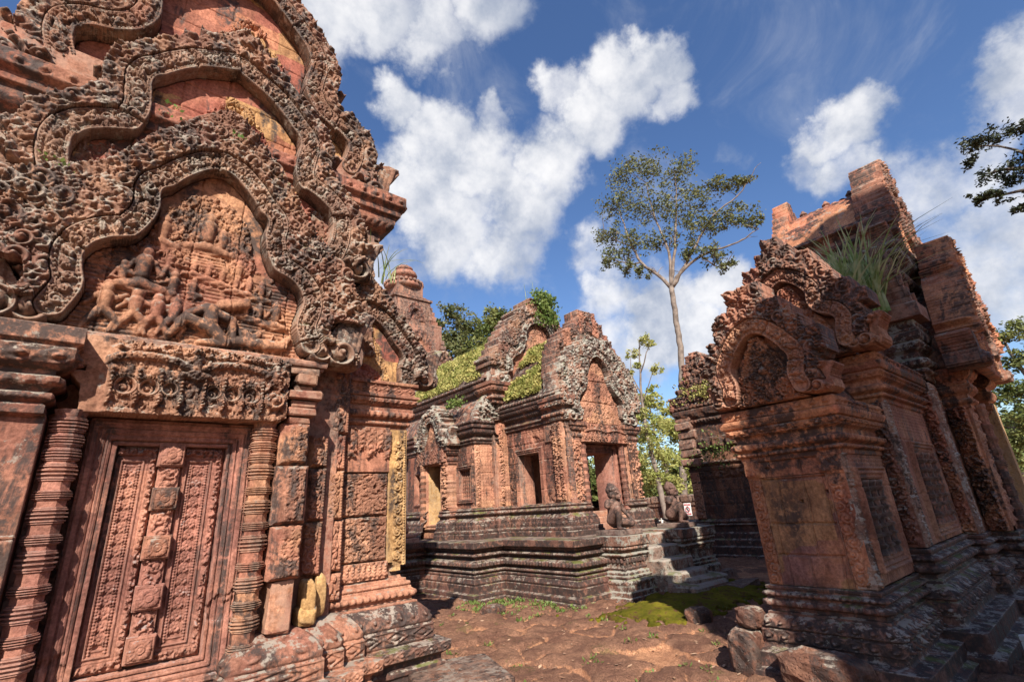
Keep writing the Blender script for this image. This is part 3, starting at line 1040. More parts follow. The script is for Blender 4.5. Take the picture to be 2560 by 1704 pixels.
# ================================================================== near shrine on the left
BASE_PROF = [(.44, -.05), (.44, .10), (.31, .12), (.31, .20), (.335, .22), (.335, .25), (.30, .27), (.30, .31), (.33, .33), (.37, .35), (.375, .43), (.26, .445), (.25, .46),
             (.25, .585), (.235, .60), (.238, .645), (.20, .71), (.155, .755), (.13, .775), (.13, .79), (.09, .80), (.09, .825), (.115, .835), (.125, .86), (.12, .885), (.10, .90), (.085, .91), (.085, .925), (.075, .93), (.08, .95), (.075, .97), (.045, .975), (.045, 1.0), (.01, 1.005), (0, 1.03)]
BASE_BANDS = [(.345, .43, 'diamond', .11, .012), (.465, .58, 'diamond', .20, .014), (.60, .77, 'scrolls', .10, .016), (.835, .89, 'lotus', .06, .014), (.93, .97, 'beads', .026, .010)]
COR_PROF = [(0, 0), (.02, .005), (.02, .03), (.035, .035), (.05, .06), (.05, .085), (.035, .09), (.035, .115), (.06, .12), (.085, .15), (.09, .19), (.075, .20), (.075, .235), (.05, .24), (.05, .26),
            (.06, .265), (.10, .30), (.115, .335), (.10, .345), (.13, .355), (.13, .385), (.09, .39), (.09, .50), (.12, .505), (.12, .54), (.08, .545), (.06, .55)]
COR_BANDS = [(.035, .085, 'beads', .03, .01), (.12, .19, 'lotus', .07, .016), (.265, .335, 'scrolls', .07, .014), (.395, .495, 'diamond', .13, .012)]

LS = thing('sandstone_shrine', 'large carved shrine on the left with a closed false door under three stacked pediments', 'shrine', (0.45, 5.6, 0))
b = MB()
b.box(-1.66, 2.56, 5.03, 8.6, -.05, 3.2)
b.box(-1.30, 2.20, 5.06, 8.5, 3.2, 5.9)
b.box(-0.42, 1.30, 5.40, 8.0, 5.9, 7.9)
b.box(-0.9, 1.8, 4.82, 5.03, -.05, 4.5)
b.box(-0.70, 1.62, 4.96, 5.06, 4.4, 5.6)
b.build('wall', 'stone_red', LS)

# stepped plinth
BP = [p for p in BASE_PROF if p[1] < .78] + [(.10, .80), (0.0, .81), (-.2, .815)]
BBS = [x for x in BASE_BANDS if x[1] < .8]
sweep('base', [(-1.7, 5.0), (-.92, 5.0), (-.92, 4.90), (-.68, 4.90), (-.68, 4.76), (-.46, 4.76), (-.46, 4.62), (-.34, 4.62), (-.34, 4.8)], BP, 'stone_grime', LS, BBS, .014, rough=.006, seed=2, zj=(.445,))
sweep('base', [(1.16, 4.8), (1.16, 4.60), (1.36, 4.60), (1.36, 4.76), (1.58, 4.76), (1.58, 4.90), (1.82, 4.90), (1.82, 4.98)], BP, 'stone_grime', LS, BBS, .011, rough=.006, seed=3, zj=(.445,))
sweep('base', [(1.74, 5.0), (2.58, 5.0), (2.58, 7.0)], BP, 'stone_base', LS, BBS, .011, rough=.006, seed=3, zj=(.445,))
sweep('base_moulding', [(1.80, 5.0), (2.58, 5.0), (2.58, 7.0)], [p for p in BASE_PROF if p[1] > .77], 'stone_panel', LS, [x for x in BASE_BANDS if x[1] > .8], .010, rough=.006, seed=5)

# --- false door
r_ = Relief(-.09, .98, .42, 2.40, .007)
dx = np.maximum(np.maximum(.085 - r_.U, r_.U - .80), 0)
dz = np.maximum(np.maximum(.72 - r_.V, r_.V - 2.215), 0)
d = np.maximum(dx, dz)
r_.m = d > 0
stp = np.zeros_like(d)
for a, hgt in ((0, .085), (.030, .055), (.036, .10), (.060, .112), (.066, .095), (.078, .115), (.105, .125), (.111, .105), (.120, .13), (.150, .135), (.158, .115)):
    stp = np.where(d >= a, hgt, stp)
r_.h = stp
r_.rough(.004, 12, 3)
r_.h += .006 * (vnoise(r_.U * 9, r_.V * .9, 6, 5, 3) - .5)
r_.chip(.025, .70, 4, 8)
FRAME = r_.mesh('door_frame', (0, 4.72, 0), FY, 'stone_door', LS, back=.1)
for k, (ua, ub) in enumerate(((.085, .355), (.505, .80))):
    q = Relief(ua, ub, .72, 2.215, .0055)
    e = np.minimum(np.minimum(q.U - ua, ub - q.U), np.minimum(q.V - .72, 2.215 - q.V))
    lo = ua + (.055 if k == 0 else .05)
    hi = ub - (.10 if k == 0 else .10)
    ei = np.minimum(np.minimum(q.U - lo, hi - q.U), np.minimum(q.V - .83, 2.10 - q.V))
    q.h = .012 * (ei < 0) + .010 * (np.abs(ei - .028) < .005) + .014 * (np.abs(ei + .008) < .006) + .006 * (np.abs(ei + .035) < .004) - .010 * (ei > .034)
    nb = 62
    for i in range(nb):
        z_ = .845 + i * (1.25 / nb)
        for u_ in (lo + .014, hi - .014):
            q.stamp('bead', u_, z_, .0105, 0, .014)
    c_ = (lo + hi) / 2
    nch = 15
    for i in range(nch):
        z_ = .885 + (i + .5) * (1.19 / nch)
        q.stamp('rosette', c_, z_, .035, 0, .014)
        for sg in (-1, 1):
            q.capsule((c_, z_ + .045), (c_ + sg * .042, z_ + .002), .007, z=-.008)
            q.stamp('curl', c_ + sg * .027, z_ - .022, .018, 0, .012, sg)
    sreg = (ei < -.045) & (e > .012)
    q.foliage(sreg, 900, .010, .018, .008, 31 + k, ('curl', 'rosette', 'leaf', 'bead'))
    q.h -= .010 * (e < .006)
    q.rough(.003, 14, 11 + k)
    q.mesh('door_leaf', (0, 4.72, 0), FY, 'stone_door', LS, back=.06)
q = Relief(.36, .50, .74, 2.2, .0055)
q.h[:] = .05
q.scroll(.372, .488, .76, 2.18, .018, 77, 1.0)
q.rough(.003, 14, 5)
q.mesh('door_centre_strip', (0, 4.72, 0), FY, 'stone_door', LS, back=.02)
for k, zc in enumerate((2.145, 1.825, 1.485, 1.155, .835)):
    q = Relief(-.085, .085, -.082, .082, .005)
    e = np.minimum(.085 - np.abs(q.U), .082 - np.abs(q.V))
    q.h = .105 - .016 * (e < .010) - .010 * ((e > .016) & (e < .022))
    q.freeze()
    q.stamp('rosette', 0, 0, .070, 0, .014)
    q.stamp('ring', 0, 0, .032, 0, .016)
    for a in range(8):
        q.stamp('leaf', .05 * math.cos(a * math.pi / 4), .05 * math.sin(a * math.pi / 4), .02, a * math.pi / 4 - math.pi / 2, .012)
    q.rough(.002, 20, k)
    q.mesh('door_boss', (.43, 4.72, zc), FY, 'stone_grime' if k in (1, 2) else 'stone_door', LS, back=.0)
b = MB()
b.box(-.30, 1.14, 4.56, 4.76, -.05, .44, jit=.004)
b.box(-.08, .98, 4.60, 4.76, .44, .52, jit=.003)
b.box(-.05, .95, 4.63, 4.76, .52, .585, jit=.003)
b.build('door_sill', 'stone_door', LS)

# --- colonnettes either side
for k, (x, y, rr) in enumerate(((-.20, 4.50, .090), (1.045, 4.52, .088))):
    b = MB()
    rg = [(.08, .05), (.13, .04), (.19, .035), (.27, .05), (.33, .03), (.40, .05), (.46, .03), (.54, .06), (.60, .03), (.67, .05), (.73, .03), (.80, .055), (.855, .04), (.90, .04), (.95, .05)]
    b.lathe((x, y, .34), rod(0, 2.08, rg, rr), 8, math.pi / 8)
    o = b.build('colonnette', 'stone_figures' if k else 'stone_door', LS)

# --- lintel with hanging garlands
q = Relief(-.30, 1.17, 2.41, 2.97, .006)
u, v = q.U, q.V
raw = smoothstep(-.02, -.10, u + .05 * (vnoise(u, v, 9, 3) - .5))
q.h = .10 * np.ones_like(u)
q.h -= .06 * smoothstep(2.88, 2.93, v)
q.freeze()
allr = (u > -.05) & (v < 2.93)
q.foliage(allr, 1700, .014, .030, .022, 5, ('curl', 'leaf', 'bead', 'flame', 'curl', 'rosette'))
q.freeze()
cen = lambda x: 2.765 + .075 * math.sin(min(1.0, max(0.0, (x - .47 if x > .47 else .47 - x) / .60)) * math.pi) ** .8
for i, x in enumerate((.055, .195, .325, .615, .745, .885)):
    rd = (.078, .072, .060, .060, .070, .078)[i]
    w_ = np.hypot(u - x, v - 2.61)
    q.b = np.where(w_ < rd, .055, q.b)
    q.h = np.where(w_ < rd, .055, q.h)
    q.stamp('ring', x, 2.61, rd * 1.15, 0, .045)
    q.stamp('curl', x - .012, 2.595, rd * .62, (.3, 1.2, 2.0, .4, 2.4, 1.1)[i], .032, 1 if i < 3 else -1)
    q.stamp('leaf', x + .01, 2.655, rd * .4, .5, .03)
for i, x in enumerate((-.03, .125, .262, .395, .545, .682, .815, .96)):
    for j in range(6):
        q.stamp('bead', x, 2.72 - j * .030, .014, 0, .030)
    q.stamp('flame', x, 2.505, .052, math.pi, .04)
    q.stamp('rosette', x, 2.545, .024, 0, .035)
nP = 100
for i in range(nP):
    x = -.10 + i * (1.15 / nP)
    q.capsule((x, cen(x)), (x + .011, cen(x + .011)), .030, flat=1.3)
for i in range(17):
    x = -.09 + i * 1.13 / 16
    q.stamp('rosette', x, cen(x), .034, 0, .045)
figure(q, .47, 2.68, .25, 'sit', z=.03)
q.stamp('flame', .47, 2.90, .07, 0, .04)
q.stamp('curl', 1.06, 2.58, .085, 0, .05)
q.stamp('curl', 1.08, 2.74, .06, 1.5, .05, -1)
figure(q, 1.05, 2.66, .22, 'stand', z=.03)
top = (v > 2.88) & (u > -.03)
q.b = None
q.foliage(top, 260, .02, .035, .016, 6, ('curl', 'leaf'))
q.h = q.h * (1 - raw) + raw * (.055 + .05 * vnoise(u, v, 5, 9, 4))
q.m = ~((u < -.20 + .1 * np.abs(v - 2.66)) & (v < 2.60 - (u + .2) * 1.2)) & ~((u > 1.13) & (v < 2.44))
q.m &= ~((u < -.18) & (np.abs(v - 2.72) < .02 + 0 * u))
q.rough(.006, 9, 4)
q.mesh('lintel', (0, 4.50, 0), FY, 'stone_lintel', LS, back=.2)


# --- lower pediment with its crowded relief
def carve_low(rel, l1, cx, zb, top):
    u, v = rel.U, rel.V
    z0 = zb
    rel.h += .03 * (vnoise(u, v, 4, 3, 3) - .5) * (v < z0 + .8)
    rel.freeze()
    rel.h += .012 * (np.sin((v - z0) * 2 * math.pi / .036) > .2) * (v < z0 + .75) * (np.abs(u - cx) < .8)
    # crown of foliage behind the enthroned figure
    fan = l1 & (np.hypot(u - .42, (v - 4.05) * .85) < .36) & (v > 3.72)
    rel.foliage(fan, 900, .018, .040, .035, 4, ('leaf', 'leaf', 'curl', 'flame'))
    for a in range(-5, 6):
        t = a * .26
        rel.capsule((.42, 4.06), (.42 + .33 * math.sin(t), 4.06 + .36 * math.cos(t)), .014, .008, z=.012)
    for x in (.70, .0):
        fan2 = l1 & (np.hypot(u - x, (v - 3.88)) < .13)
        rel.foliage(fan2, 150, .015, .03, .03, 8, ('leaf', 'curl'))
    # throne and enthroned pair
    for j in range(4):
        rel.h = np.where((np.abs(u - .44) < .17 - .012 * j) & (np.abs(v - (3.77 + .028 * j)) < .010), .055, rel.h)
    figure(rel, .42, 3.86, .42, 'sit', 1, .02)
    figure(rel, .54, 3.88, .28, 'sit', -1, .02)
    figure(rel, .10, 3.80, .36, 'kneel', 1, .015)
    figure(rel, .70, 3.66, .24, 'kneel', -1, .015)
    figure(rel, .02, 3.40, .42, 'sit', 1, .02)
    figure(rel, .24, 3.38, .28, 'kneel', -1, .015)
    figure(rel, .18, 3.62, .2, 'kneel', 1, .01)
    for x, z, s_, p, f in ((.36, 3.64, .21, 'sit', 1), (.47, 3.62, .21, 'sit', 1), (.58, 3.60, .21, 'sit', -1), (.69, 3.56, .2, 'sit', 1), (.80, 3.55, .21, 'sit', -1), (.91, 3.53, .21, 'sit', 1),
                           (.38, 3.44, .2, 'kneel', 1), (.80, 3.33, .21, 'sit', 1), (.91, 3.31, .21, 'sit', 1), (1.05, 3.28, .28, 'sit', -1),
                           (-.17, 3.09, .36, 'stand', 1), (.02, 3.10, .34, 'stand', 1), (.16, 3.10, .34, 'stand', -1), (.28, 3.12, .32, 'stand', 1), (-.1, 3.42, .25, 'sit', 1)):
        figure(rel, x, z, s_, p, f, .015)
    # the leaning giant with many heads and arms
    g = .05
    rel.capsule((.53, 3.36), (.54, 3.22), .060, .055, z=g)
    rel.capsule((.54, 3.20), (.36, 3.26), .055, .042, z=g)
    rel.capsule((.36, 3.26), (.27, 3.11), .042, .026, z=g)
    rel.capsule((.55, 3.20), (.66, 3.09), .058, .05, z=g)
    rel.capsule((.66, 3.09), (.48, 3.06), .045, .03, z=g)
    rel.capsule((.58, 3.34), (.70, 3.30), .042, .036, z=g)
    rel.capsule((.70, 3.30), (.72, 3.14), .036, .028, z=g)
    rel.capsule((.50, 3.38), (.36, 3.30), .042, .03, z=g)
    for k in range(5):
        rel.capsule((.60 + .045 * k, 3.42 + .012 * k), (.605 + .045 * k, 3.44 + .012 * k), .046, .042, z=g)
    for k in range(7):
        rel.capsule((.40, 3.40), (.26, 3.42 - .022 * k), .010, .007, z=.03)
        rel.capsule((.74, 3.26), (.84, 3.20 - .02 * k), .010, .007, z=.03)
    # beasts at the foot
    for x, f in ((.80, 1), (.93, -1), (1.06, 1)):
        rel.capsule((x - .07, 3.12), (x + .07, 3.14), .05, .045, z=.02)
        rel.capsule((x + f * .08, 3.17), (x + f * .12, 3.22), .036, .028, z=.03)
        for dxx in (-.06, .0, .07):
            rel.capsule((x + dxx, 3.10), (x + dxx * 1.3, 3.03), .018, .012, z=.01)
        rel.capsule((x - f * .08, 3.12), (x - f * .12, 3.24), .010, .007, z=.02)
    rest = l1 & (v < z0 + .85)
    rel.foliage(rest, 160, .012, .026, .014, 17, ('curl', 'leaf', 'bead'))
    # beaded sill under the scene
    s_ = (v < z0 + .045)
    rel.h = np.where(s_ & l1, .055, rel.h)
    rel.b = None
    for k in range(52):
        rel.stamp('bead', -.40 + k * .033, z0 + .02, .017, 0, .018, 1, l1)
    rel.joints([], 3, .52, .006, .02)


P1 = [(0, 4.82), (.02, 4.81), (.13, 4.775), (.25, 4.675), (.35, 4.555), (.405, 4.47), (.415, 4.455), (.48, 4.40), (.51, 4.30), (.495, 4.17), (.525, 4.02), (.575, 3.91), (.60, 3.89), (.72, 3.84), (.83, 3.74), (.885, 3.61), (.875, 3.48), (.845, 3.34), (.90, 3.16)]
P1 = [(x, z) for x, z in P1]
pediment(LS, (0, 4.62, 0), FY, .45, P1, .094, 3.0, .0068, leaf=.19, th=.10, band=.16, seed=11, mats=('stone_figures', 'stone_frame', 'stone_carved'), nag=.50, carve=carve_low,
         peak=1.35, border=[(-1.42, 3.45), (-1.30, 4.15), (-.80, 4.45), (-.55, 4.85), (-.24, 5.24), (0, 5.46), (.24, 5.24), (.55, 4.85), (.80, 4.42), (1.25, 4.0), (1.42, 3.45)], tleaf=.05, back_t=.12)
b = MB()
b.box(-.58, 1.52, 4.46, 4.66, 2.955, 3.005, jit=.003)
b.box(-.55, 1.50, 4.50, 4.66, 2.92, 2.955, jit=.003)
b.build('architrave', 'stone_grime', LS)


def carve_mid(rel, l1, cx, zb, top):
    rel.h += .02 * (vnoise(rel.U, rel.V, 2.2, 5, 3) - .5)
    rel.joints([5.28, 5.62, 5.92], 5, .62, .008, .016)
    rel.freeze()
    rr = l1 & (np.abs(rel.U - cx - .05) < (6.05 - rel.V) * .62) & (rel.V < 5.92)
    rel.foliage(rr, 900, .035, .085, .07, 6, ('curl', 'curl', 'flame', 'rosette', 'leaf'))
    for sg in (-1, 1):
        for k in range(3):
            rel.stamp('flame', cx + sg * (.52 + .16 * k), 5.05 - .13 * k, .13, 0, .05, sg, l1)
            rel.stamp('curl', cx + sg * (.62 + .12 * k), 4.85 - .1 * k, .07, 0, .05, sg, l1)
            rel.stamp('curl', cx + sg * (.50 + .14 * k), 4.95 - .1 * k, .06, 0, .045, -sg, l1)


P2 = [(0, 6.33), (.02, 6.32), (.2, 6.23), (.40, 6.12), (.54, 5.99), (.645, 5.87), (.66, 5.85), (.745, 5.76), (.785, 5.62), (.765, 5.46), (.75, 5.28), (.785, 5.14), (.81, 5.12), (.98, 5.04), (1.12, 4.93), (1.195, 4.76), (1.19, 4.55), (1.14, 4.36)]
pediment(LS, (0, 4.93, 0), FY, .48, P2, .106, 4.12, .008, leaf=.23, th=.12, band=.17, seed=23, mats=('stone_tympanum', 'stone_frame', 'stone_carved'), nag=.46, carve=carve_mid,
         peak=1.5, border=[(-1.3, 5.0), (-1.0, 5.5), (-.72, 6.0), (-.35, 6.5), (0, 6.85), (.35, 6.5), (.72, 6.0), (1.0, 5.5), (1.3, 5.0)], tleaf=.05, back_t=.1)


def carve_top(rel, l1, cx, zb, top):
    rel.h += .02 * (vnoise(rel.U, rel.V, 2.0, 8, 3) - .5)
    rel.joints([6.75, 7.05, 7.40], 9, .7, .008, .016)
    rel.freeze()
    rr = l1 & (np.abs(rel.U - cx - .1) < (7.6 - rel.V) * .7) & (rel.V < 7.5)
    rel.foliage(rr, 700, .035, .085, .055, 16, ('curl', 'curl', 'flame', 'rosette', 'leaf'))


P3 = [(0, 8.05), (.28, 7.93), (.50, 7.74), (.68, 7.56), (.82, 7.38), (.89, 7.16), (.86, 6.93), (.855, 6.72), (.94, 6.54), (1.10, 6.41), (1.27, 6.34), (1.41, 6.20), (1.42, 6.0), (1.36, 5.80)]
pediment(LS, (0, 5.26, 0), FY, .47, P3, .11, 5.45, .0095, leaf=.26, th=.14, band=.2, seed=37, mats=('stone_tympanum', 'stone_carved', 'stone_carved'), nag=.56, carve=carve_top, peak=1.4, tleaf=.05, back_t=.1)
# corbelled shoulders that carry the upper serpents
SH = [(0, 4.86), (.06, 4.87), (.06, 4.95), (.14, 5.0), (.20, 5.08), (.20, 5.16), (.25, 5.18), (.25, 5.26), (.30, 5.29), (.30, 5.45), (.1, 5.46)]
sweep('cornice', [(-1.35, 6.6), (-1.35, 5.12), (2.20, 5.12), (2.20, 6.6)], SH, 'stone_red', LS, [(5.29, 5.44, 'scrolls', .14, .02), (5.0, 5.08, 'lotus', .08, .015)], .018, seed=8)
# carved mass that fills the steps between the pediments
q = Relief(-1.35, 2.22, 3.3, 6.2, .014)
q.h = .03 + 0 * q.U
q.m = (np.abs(q.U - .45) < 1.74 - .10 * (q.V - 3.3)) & (q.V < 4.9)
q.freeze()
q.foliage(q.m, 1700, .05, .10, .07, 55, ('curl', 'curl', 'flame', 'leaf', 'rosette'))
q.rough(.012, 6, 2)
q.mesh('carved_shoulder', (0, 5.02, 0), FY, 'stone_carved', LS, back=.1)

# --- pilaster pieces left of the door
q = Relief(-.80, -.32, .5, 2.36, .009)
e = np.minimum(q.U + .80, -.32 - q.U)
q.h = .0 * q.U
q.h -= .05 * ((q.V > 1.62) & (q.V < 2.36)) * (.6 + .7 * vnoise(q.U, q.V, 3, 3))
q.freeze()
q.foliage((q.V < 1.58) & (q.V > .98) & (np.abs(q.U + .56) < .17), 330, .03, .06, .035, 3, ('curl', 'leaf', 'curl', 'flame'))
q.h -= .06 * (q.V < .95)
q.rough(.006, 8, 5)
q.joints([.95, 1.60], 3, 9, .008, .02)
q.mesh('pilaster', (0, 4.32, 0), FY, 'stone_grime', LS, back=.4)
CAP = [(-.02, 2.34), (.03, 2.36), (.03, 2.41), (.01, 2.43), (.05, 2.45), (.05, 2.49), (.02, 2.50), (.035, 2.52), (.07, 2.56), (.07, 2.60), (.04, 2.61), (.04, 2.64), (.09, 2.66), (.12, 2.72), (.12, 2.80), (.15, 2.82), (.15, 2.93), (-.1, 2.94)]
sweep('pilaster_capital', [(-.80, 4.8), (-.80, 4.34), (-.36, 4.34), (-.36, 4.8)], CAP, 'stone_grime', LS, [(2.45, 2.49, 'beads', .03, .01), (2.53, 2.60, 'lotus', .07, .018), (2.67, 2.79, 'scrolls', .12, .018)], .011, seed=4)

# --- broken pilaster stones right of the door
rs = random.Random(5)
for k, (za, zb_, xa, xb, yy) in enumerate(((2.06, 2.41, 1.16, 1.395, 4.42), (1.585, 2.05, 1.145, 1.405, 4.40), (1.175, 1.575, 1.155, 1.39, 4.39))):
    q = Relief(xa, xb, za, zb_, .006)
    e = np.minimum(np.minimum(q.U - xa, xb - q.U), np.minimum(q.V - za, zb_ - q.V))
    q.h = -.035 * smoothstep(.03, 0, e + .02 * (vnoise(q.U, q.V, 14, k) - .5))
    q.freeze()
    core = (np.abs(q.U - (xa + xb) / 2 - .02) < .075) & (e > .02)
    n_ = 3
    for i in range(n_):
        zc = za + (i + .5) * (zb_ - za) / n_
        for sg in (-1, 1):
            q.stamp('curl', (xa + xb) / 2 + .02 + sg * .045, zc, .036, 0, .022, sg)
        q.stamp('flame', (xa + xb) / 2 + .02, zc + .03, .07, 0, .024)
    q.foliage(core, 260, .014, .028, .02, 40 + k, ('curl', 'leaf', 'bead', 'leaf'))
    q.rough(.006, 10, k)
    q.chip(.02, .68, 6, k)
    q.mesh('pilaster_stone', (0, yy, 0), FY, 'stone_figures' if k != 1 else 'stone_grime', LS, back=.38)
b = MB()
b.box(1.185, 1.365, 4.44, 4.8, .80, 1.17, jit=.006)
b.build('pilaster_stone', 'stone_panel', LS)
b = MB()
b.box(1.20, 1.38, 4.44, 4.85, 2.42, 2.47, jit=.006, rot=.05)
b.box(1.19, 1.44, 4.42, 4.9, 2.485, 2.55, jit=.004)
b.box(1.22, 1.44, 4.44, 4.9, 2.555, 2.62, jit=.003)
b.box(1.18, 1.47, 4.39, 4.9, 2.625, 2.70, jit=.004)
b.box(1.24, 1.40, 4.46, 4.9, 2.71, 2.76, jit=.003)
b.box(1.25, 1.42, 4.40, 4.9, 2.77, 2.86, jit=.004)
b.box(1.20, 1.46, 4.47, 4.9, 2.86, 2.93, jit=.004)
b.build('pilaster_capital', 'stone_figures', LS)

# --- scroll strips between pilaster and wall
for (xa, xb, yy, stones) in ((1.50, 1.665, 4.70, ((2.07, 2.37), (1.60, 2.06), (1.15, 1.59))), (1.70, 1.90, 4.85, ((2.41, 3.06), (2.06, 2.40), (1.60, 2.05), (1.15, 1.59), (.90, 1.13)))):
    for k, (za, zb_) in enumerate(stones):
        q = Relief(xa + rs.uniform(-.012, .012), xb + rs.uniform(-.012, .012), za, zb_, .006)
        e = np.minimum(np.minimum(q.U - q.u[0], q.u[-1] - q.U), np.minimum(q.V - za, zb_ - q.V))
        q.h = -.025 * smoothstep(.02, 0, e)
        q.freeze()
        wd = q.u[-1] - q.u[0]
        q.h += .008 * (q.U > q.u[-1] - .045)
        q.scroll(q.u[0] + .012, q.u[-1] - .05, za + .02, zb_ - .02, .024, 60 + k + int(xa * 10), .95)
        for i in range(int((zb_ - za) / .026)):
            q.stamp('bead', q.u[-1] - .026, za + .02 + i * .026, .010, 0, .012)
        q.chip(.03, .70, 6, k + int(yy * 20))
        q.rough(.005, 9, k)
        q.mesh('scroll_strip', (0, yy + rs.uniform(-.015, .02), 0), FY, ('stone_panel', 'stone_red', 'stone_figures')[k % 3], LS, back=.3)
for k_, (cz, hx_, hz_) in enumerate(((.86, .085, .075), (1.0, .062, .13))):
    rock('broken_yellow_block', (1.535 + .005 * k_, 4.66, cz), (hx_, .09, hz_), 'stone_yellow', LS, 20 + k_, .5, .16)
rock('broken_yellow_block', (1.68, 4.80, .98), (.055, .09, .17), 'stone_yellow', LS, 27, .5, .14)

# --- recessed wall bay with laterite blocks
q = Relief(1.90, 2.42, 2.05, 2.52, .0065)
q.h = .03 + 0 * q.U
q.freeze()
for k, x in enumerate((1.99, 2.105, 2.20, 2.31, 2.40)):
    L_ = .15 if k % 2 == 0 else .11
    q.stamp('flame', x, 2.48 - L_, L_ * .98, math.pi, .03)
    q.foliage((np.abs(q.U - x) < .05) & (q.V > 2.50 - L_ * 2) & (q.V < 2.5), 60, .012, .022, .03, k, ('curl', 'bead', 'leaf'))
q.rough(.004, 8, 3)
q.mesh('wall_block', (0, 5.0, 0), FY, 'stone_panel', LS, back=.1)
for k, (za, zb_) in enumerate(((1.615, 2.04), (1.185, 1.605))):
    q = Relief(1.905, 2.42, za, zb_, .007)
    e = np.minimum(np.minimum(q.U - 1.905, 2.42 - q.U), np.minimum(q.V - za, zb_ - q.V))
    n1 = vnoise(q.U, q.V * 1.6, 26, k + 3, 3)
    n2 = vnoise(q.U * .7, q.V * 1.3, 60, k + 9, 2)
    q.h = .03 - .03 * smoothstep(.02, 0, e + .02 * (n1 - .5)) - .022 * smoothstep(.58, .72, n1) - .014 * smoothstep(.60, .72, n2)
    if k == 0:
        q.h -= .06 * (np.hypot(q.U - 2.27, q.V - 1.90) < .022)
    q.mesh('laterite_block', (0, 5.0, 0), FY, 'laterite', LS, back=.1)
q = Relief(1.90, 2.42, 1.02, 1.178, .006)
q.h = .03 + 0 * q.U
q.freeze()
for k in range(9):
    q.stamp('flame', 1.94 + k * .056, 1.10, .06, 0, .02)
    q.stamp('bead', 1.968 + k * .056, 1.06, .02, 0, .016)
q.foliage(q.V > 1.0, 160, .012, .02, .012, 3, ('curl', 'bead'))
q.mesh('wall_block', (0, 5.0, 0), FY, 'stone_panel', LS, back=.1)
q = Relief(2.42, 2.62, 1.07, 2.50, .0065)
e = np.minimum(q.U - 2.42, 2.62 - q.U)
q.h = .0 + .012 * (q.U > 2.575) + 0 * e
q.freeze()
q.scroll(2.475, 2.575, 1.16, 2.40, .028, 91, 1.25)
for i in range(52):
    q.stamp('bead', 2.592, 1.10 + i * .027, .011, 0, .012)
q.m = ~((q.V < 1.15) & (q.U < 2.5 + .1 * (q.V - 1.0) - .06 * vnoise(q.U, q.V, 20, 3))) & ~((q.V < 1.12) & (q.U > 2.57))
q.rough(.004, 8, 3)
q.mesh('wall_pilaster', (0, 4.97, 0), FY, 'stone_yellow', LS, back=.2)
sweep('cornice', [(1.86, 5.0), (2.60, 5.0), (2.60, 7.2)], stretch(COR_PROF, 2.50, 3.03), 'stone_panel', LS, sband(COR_BANDS, COR_PROF, 2.50, 3.03), .010, seed=12)
PS = [(0, 3.84), (.16, 3.80), (.30, 3.70), (.40, 3.56), (.47, 3.44), (.52, 3.34), (.46, 3.24), (.46, 3.1)]
PS = [(0, 3.86), (.18, 3.82), (.33, 3.70), (.44, 3.55), (.535, 3.45), (.58, 3.34), (.55, 3.22), (.55, 3.08)]
pediment(LS, (0, 5.02, 0), FY, 2.05, PS, .085, 3.02, .0085, leaf=.16, th=.12, band=.10, seed=51, mats=('stone_tympanum', 'stone_carved', 'stone_carved'), nag=.40, peak=1.4, tleaf=.04, sides=(0, 1),
         border=[(-.2, 3.9), (0, 4.3), (.3, 4.05), (.62, 3.6)])
sweep('side_base', [(2.58, 7.0), (2.7, 7.0), (2.7, 8.6)], BASE_PROF, 'stone_base', LS, [], .05)

# stone block lying on the ground in front of the shrine
b = MB()
b.box(-.42, .42, -.42, .42, -.1, .22, bev=.02, jit=.006)
V = np.concatenate(b.V)
c_, s_ = math.cos(-.32), math.sin(-.32)
V[:, :2] = V[:, :2] @ np.array([[c_, s_], [-s_, c_]]) + [2.86, 4.40]
o = mk('stone_slab', V, b.F, 'laterite_dark')
tag(o, 'flat dark laterite slab lying at the foot of the left shrine steps', 'stone slab')

# ================================================================== hall in the middle
def tapestry(q, cell, amp, region=None):
    """wall carved all over with small squared rosettes like woven cloth"""
    a = (q.U / cell) % 1 - .5
    b_ = (q.V / cell) % 1 - .5
    rr = np.hypot(a, b_)
    ee = np.maximum(np.abs(a), np.abs(b_))
    th_ = np.arctan2(b_, a)
    v = .8 * np.clip(1 - np.abs(ee - .46) / .06, 0, 1) + (rr < .36) * (.5 + .4 * np.abs(np.sin(th_ * 4))) + np.sqrt(np.clip(1 - (rr / .13) ** 2, 0, 1)) * .5
    k = vnoise(q.U, q.V, 3.2, 5, 3)
    v = v * smoothstep(.25, .45, k)
    q.h += amp * v if region is None else amp * v * region


def frame_steps(q, u0, u1, v0, v1, steps):
    dx_ = np.maximum(np.maximum(u0 - q.U, q.U - u1), 0)
    dz_ = np.maximum(np.maximum(v0 - q.V, q.V - v1), 0)
    d_ = np.maximum(dx_, dz_)
    prev = 0
    for a, hgt in steps:
        q.h = np.where((d_ > prev) & (d_ <= a), hgt, q.h)
        prev = a
    q.m &= ~(d_ <= 0)
    return d_


def balusters(parent, O, frame, u0, u1, v0, v1, n, mat, depth=.06, rad=None, seed=0, fine=True):
    Ud, Vd, Nd = frame
    O = np.asarray(O, float)
    w_ = (u1 - u0) / n
    rr = rad or w_ * .40
    for k in range(n):
        u = u0 + (k + .5) * w_
        c = O + u * Ud + v0 * Vd - depth * Nd
        b = MB()
        rg = [(.12, .06), (.26, .05), (.38, .05), (.50, .07), (.62, .05), (.74, .05), (.88, .06)]
        b.lathe(c, rod(0, v1 - v0, rg, rr * .82), 10)
        b.build('baluster', mat, parent)


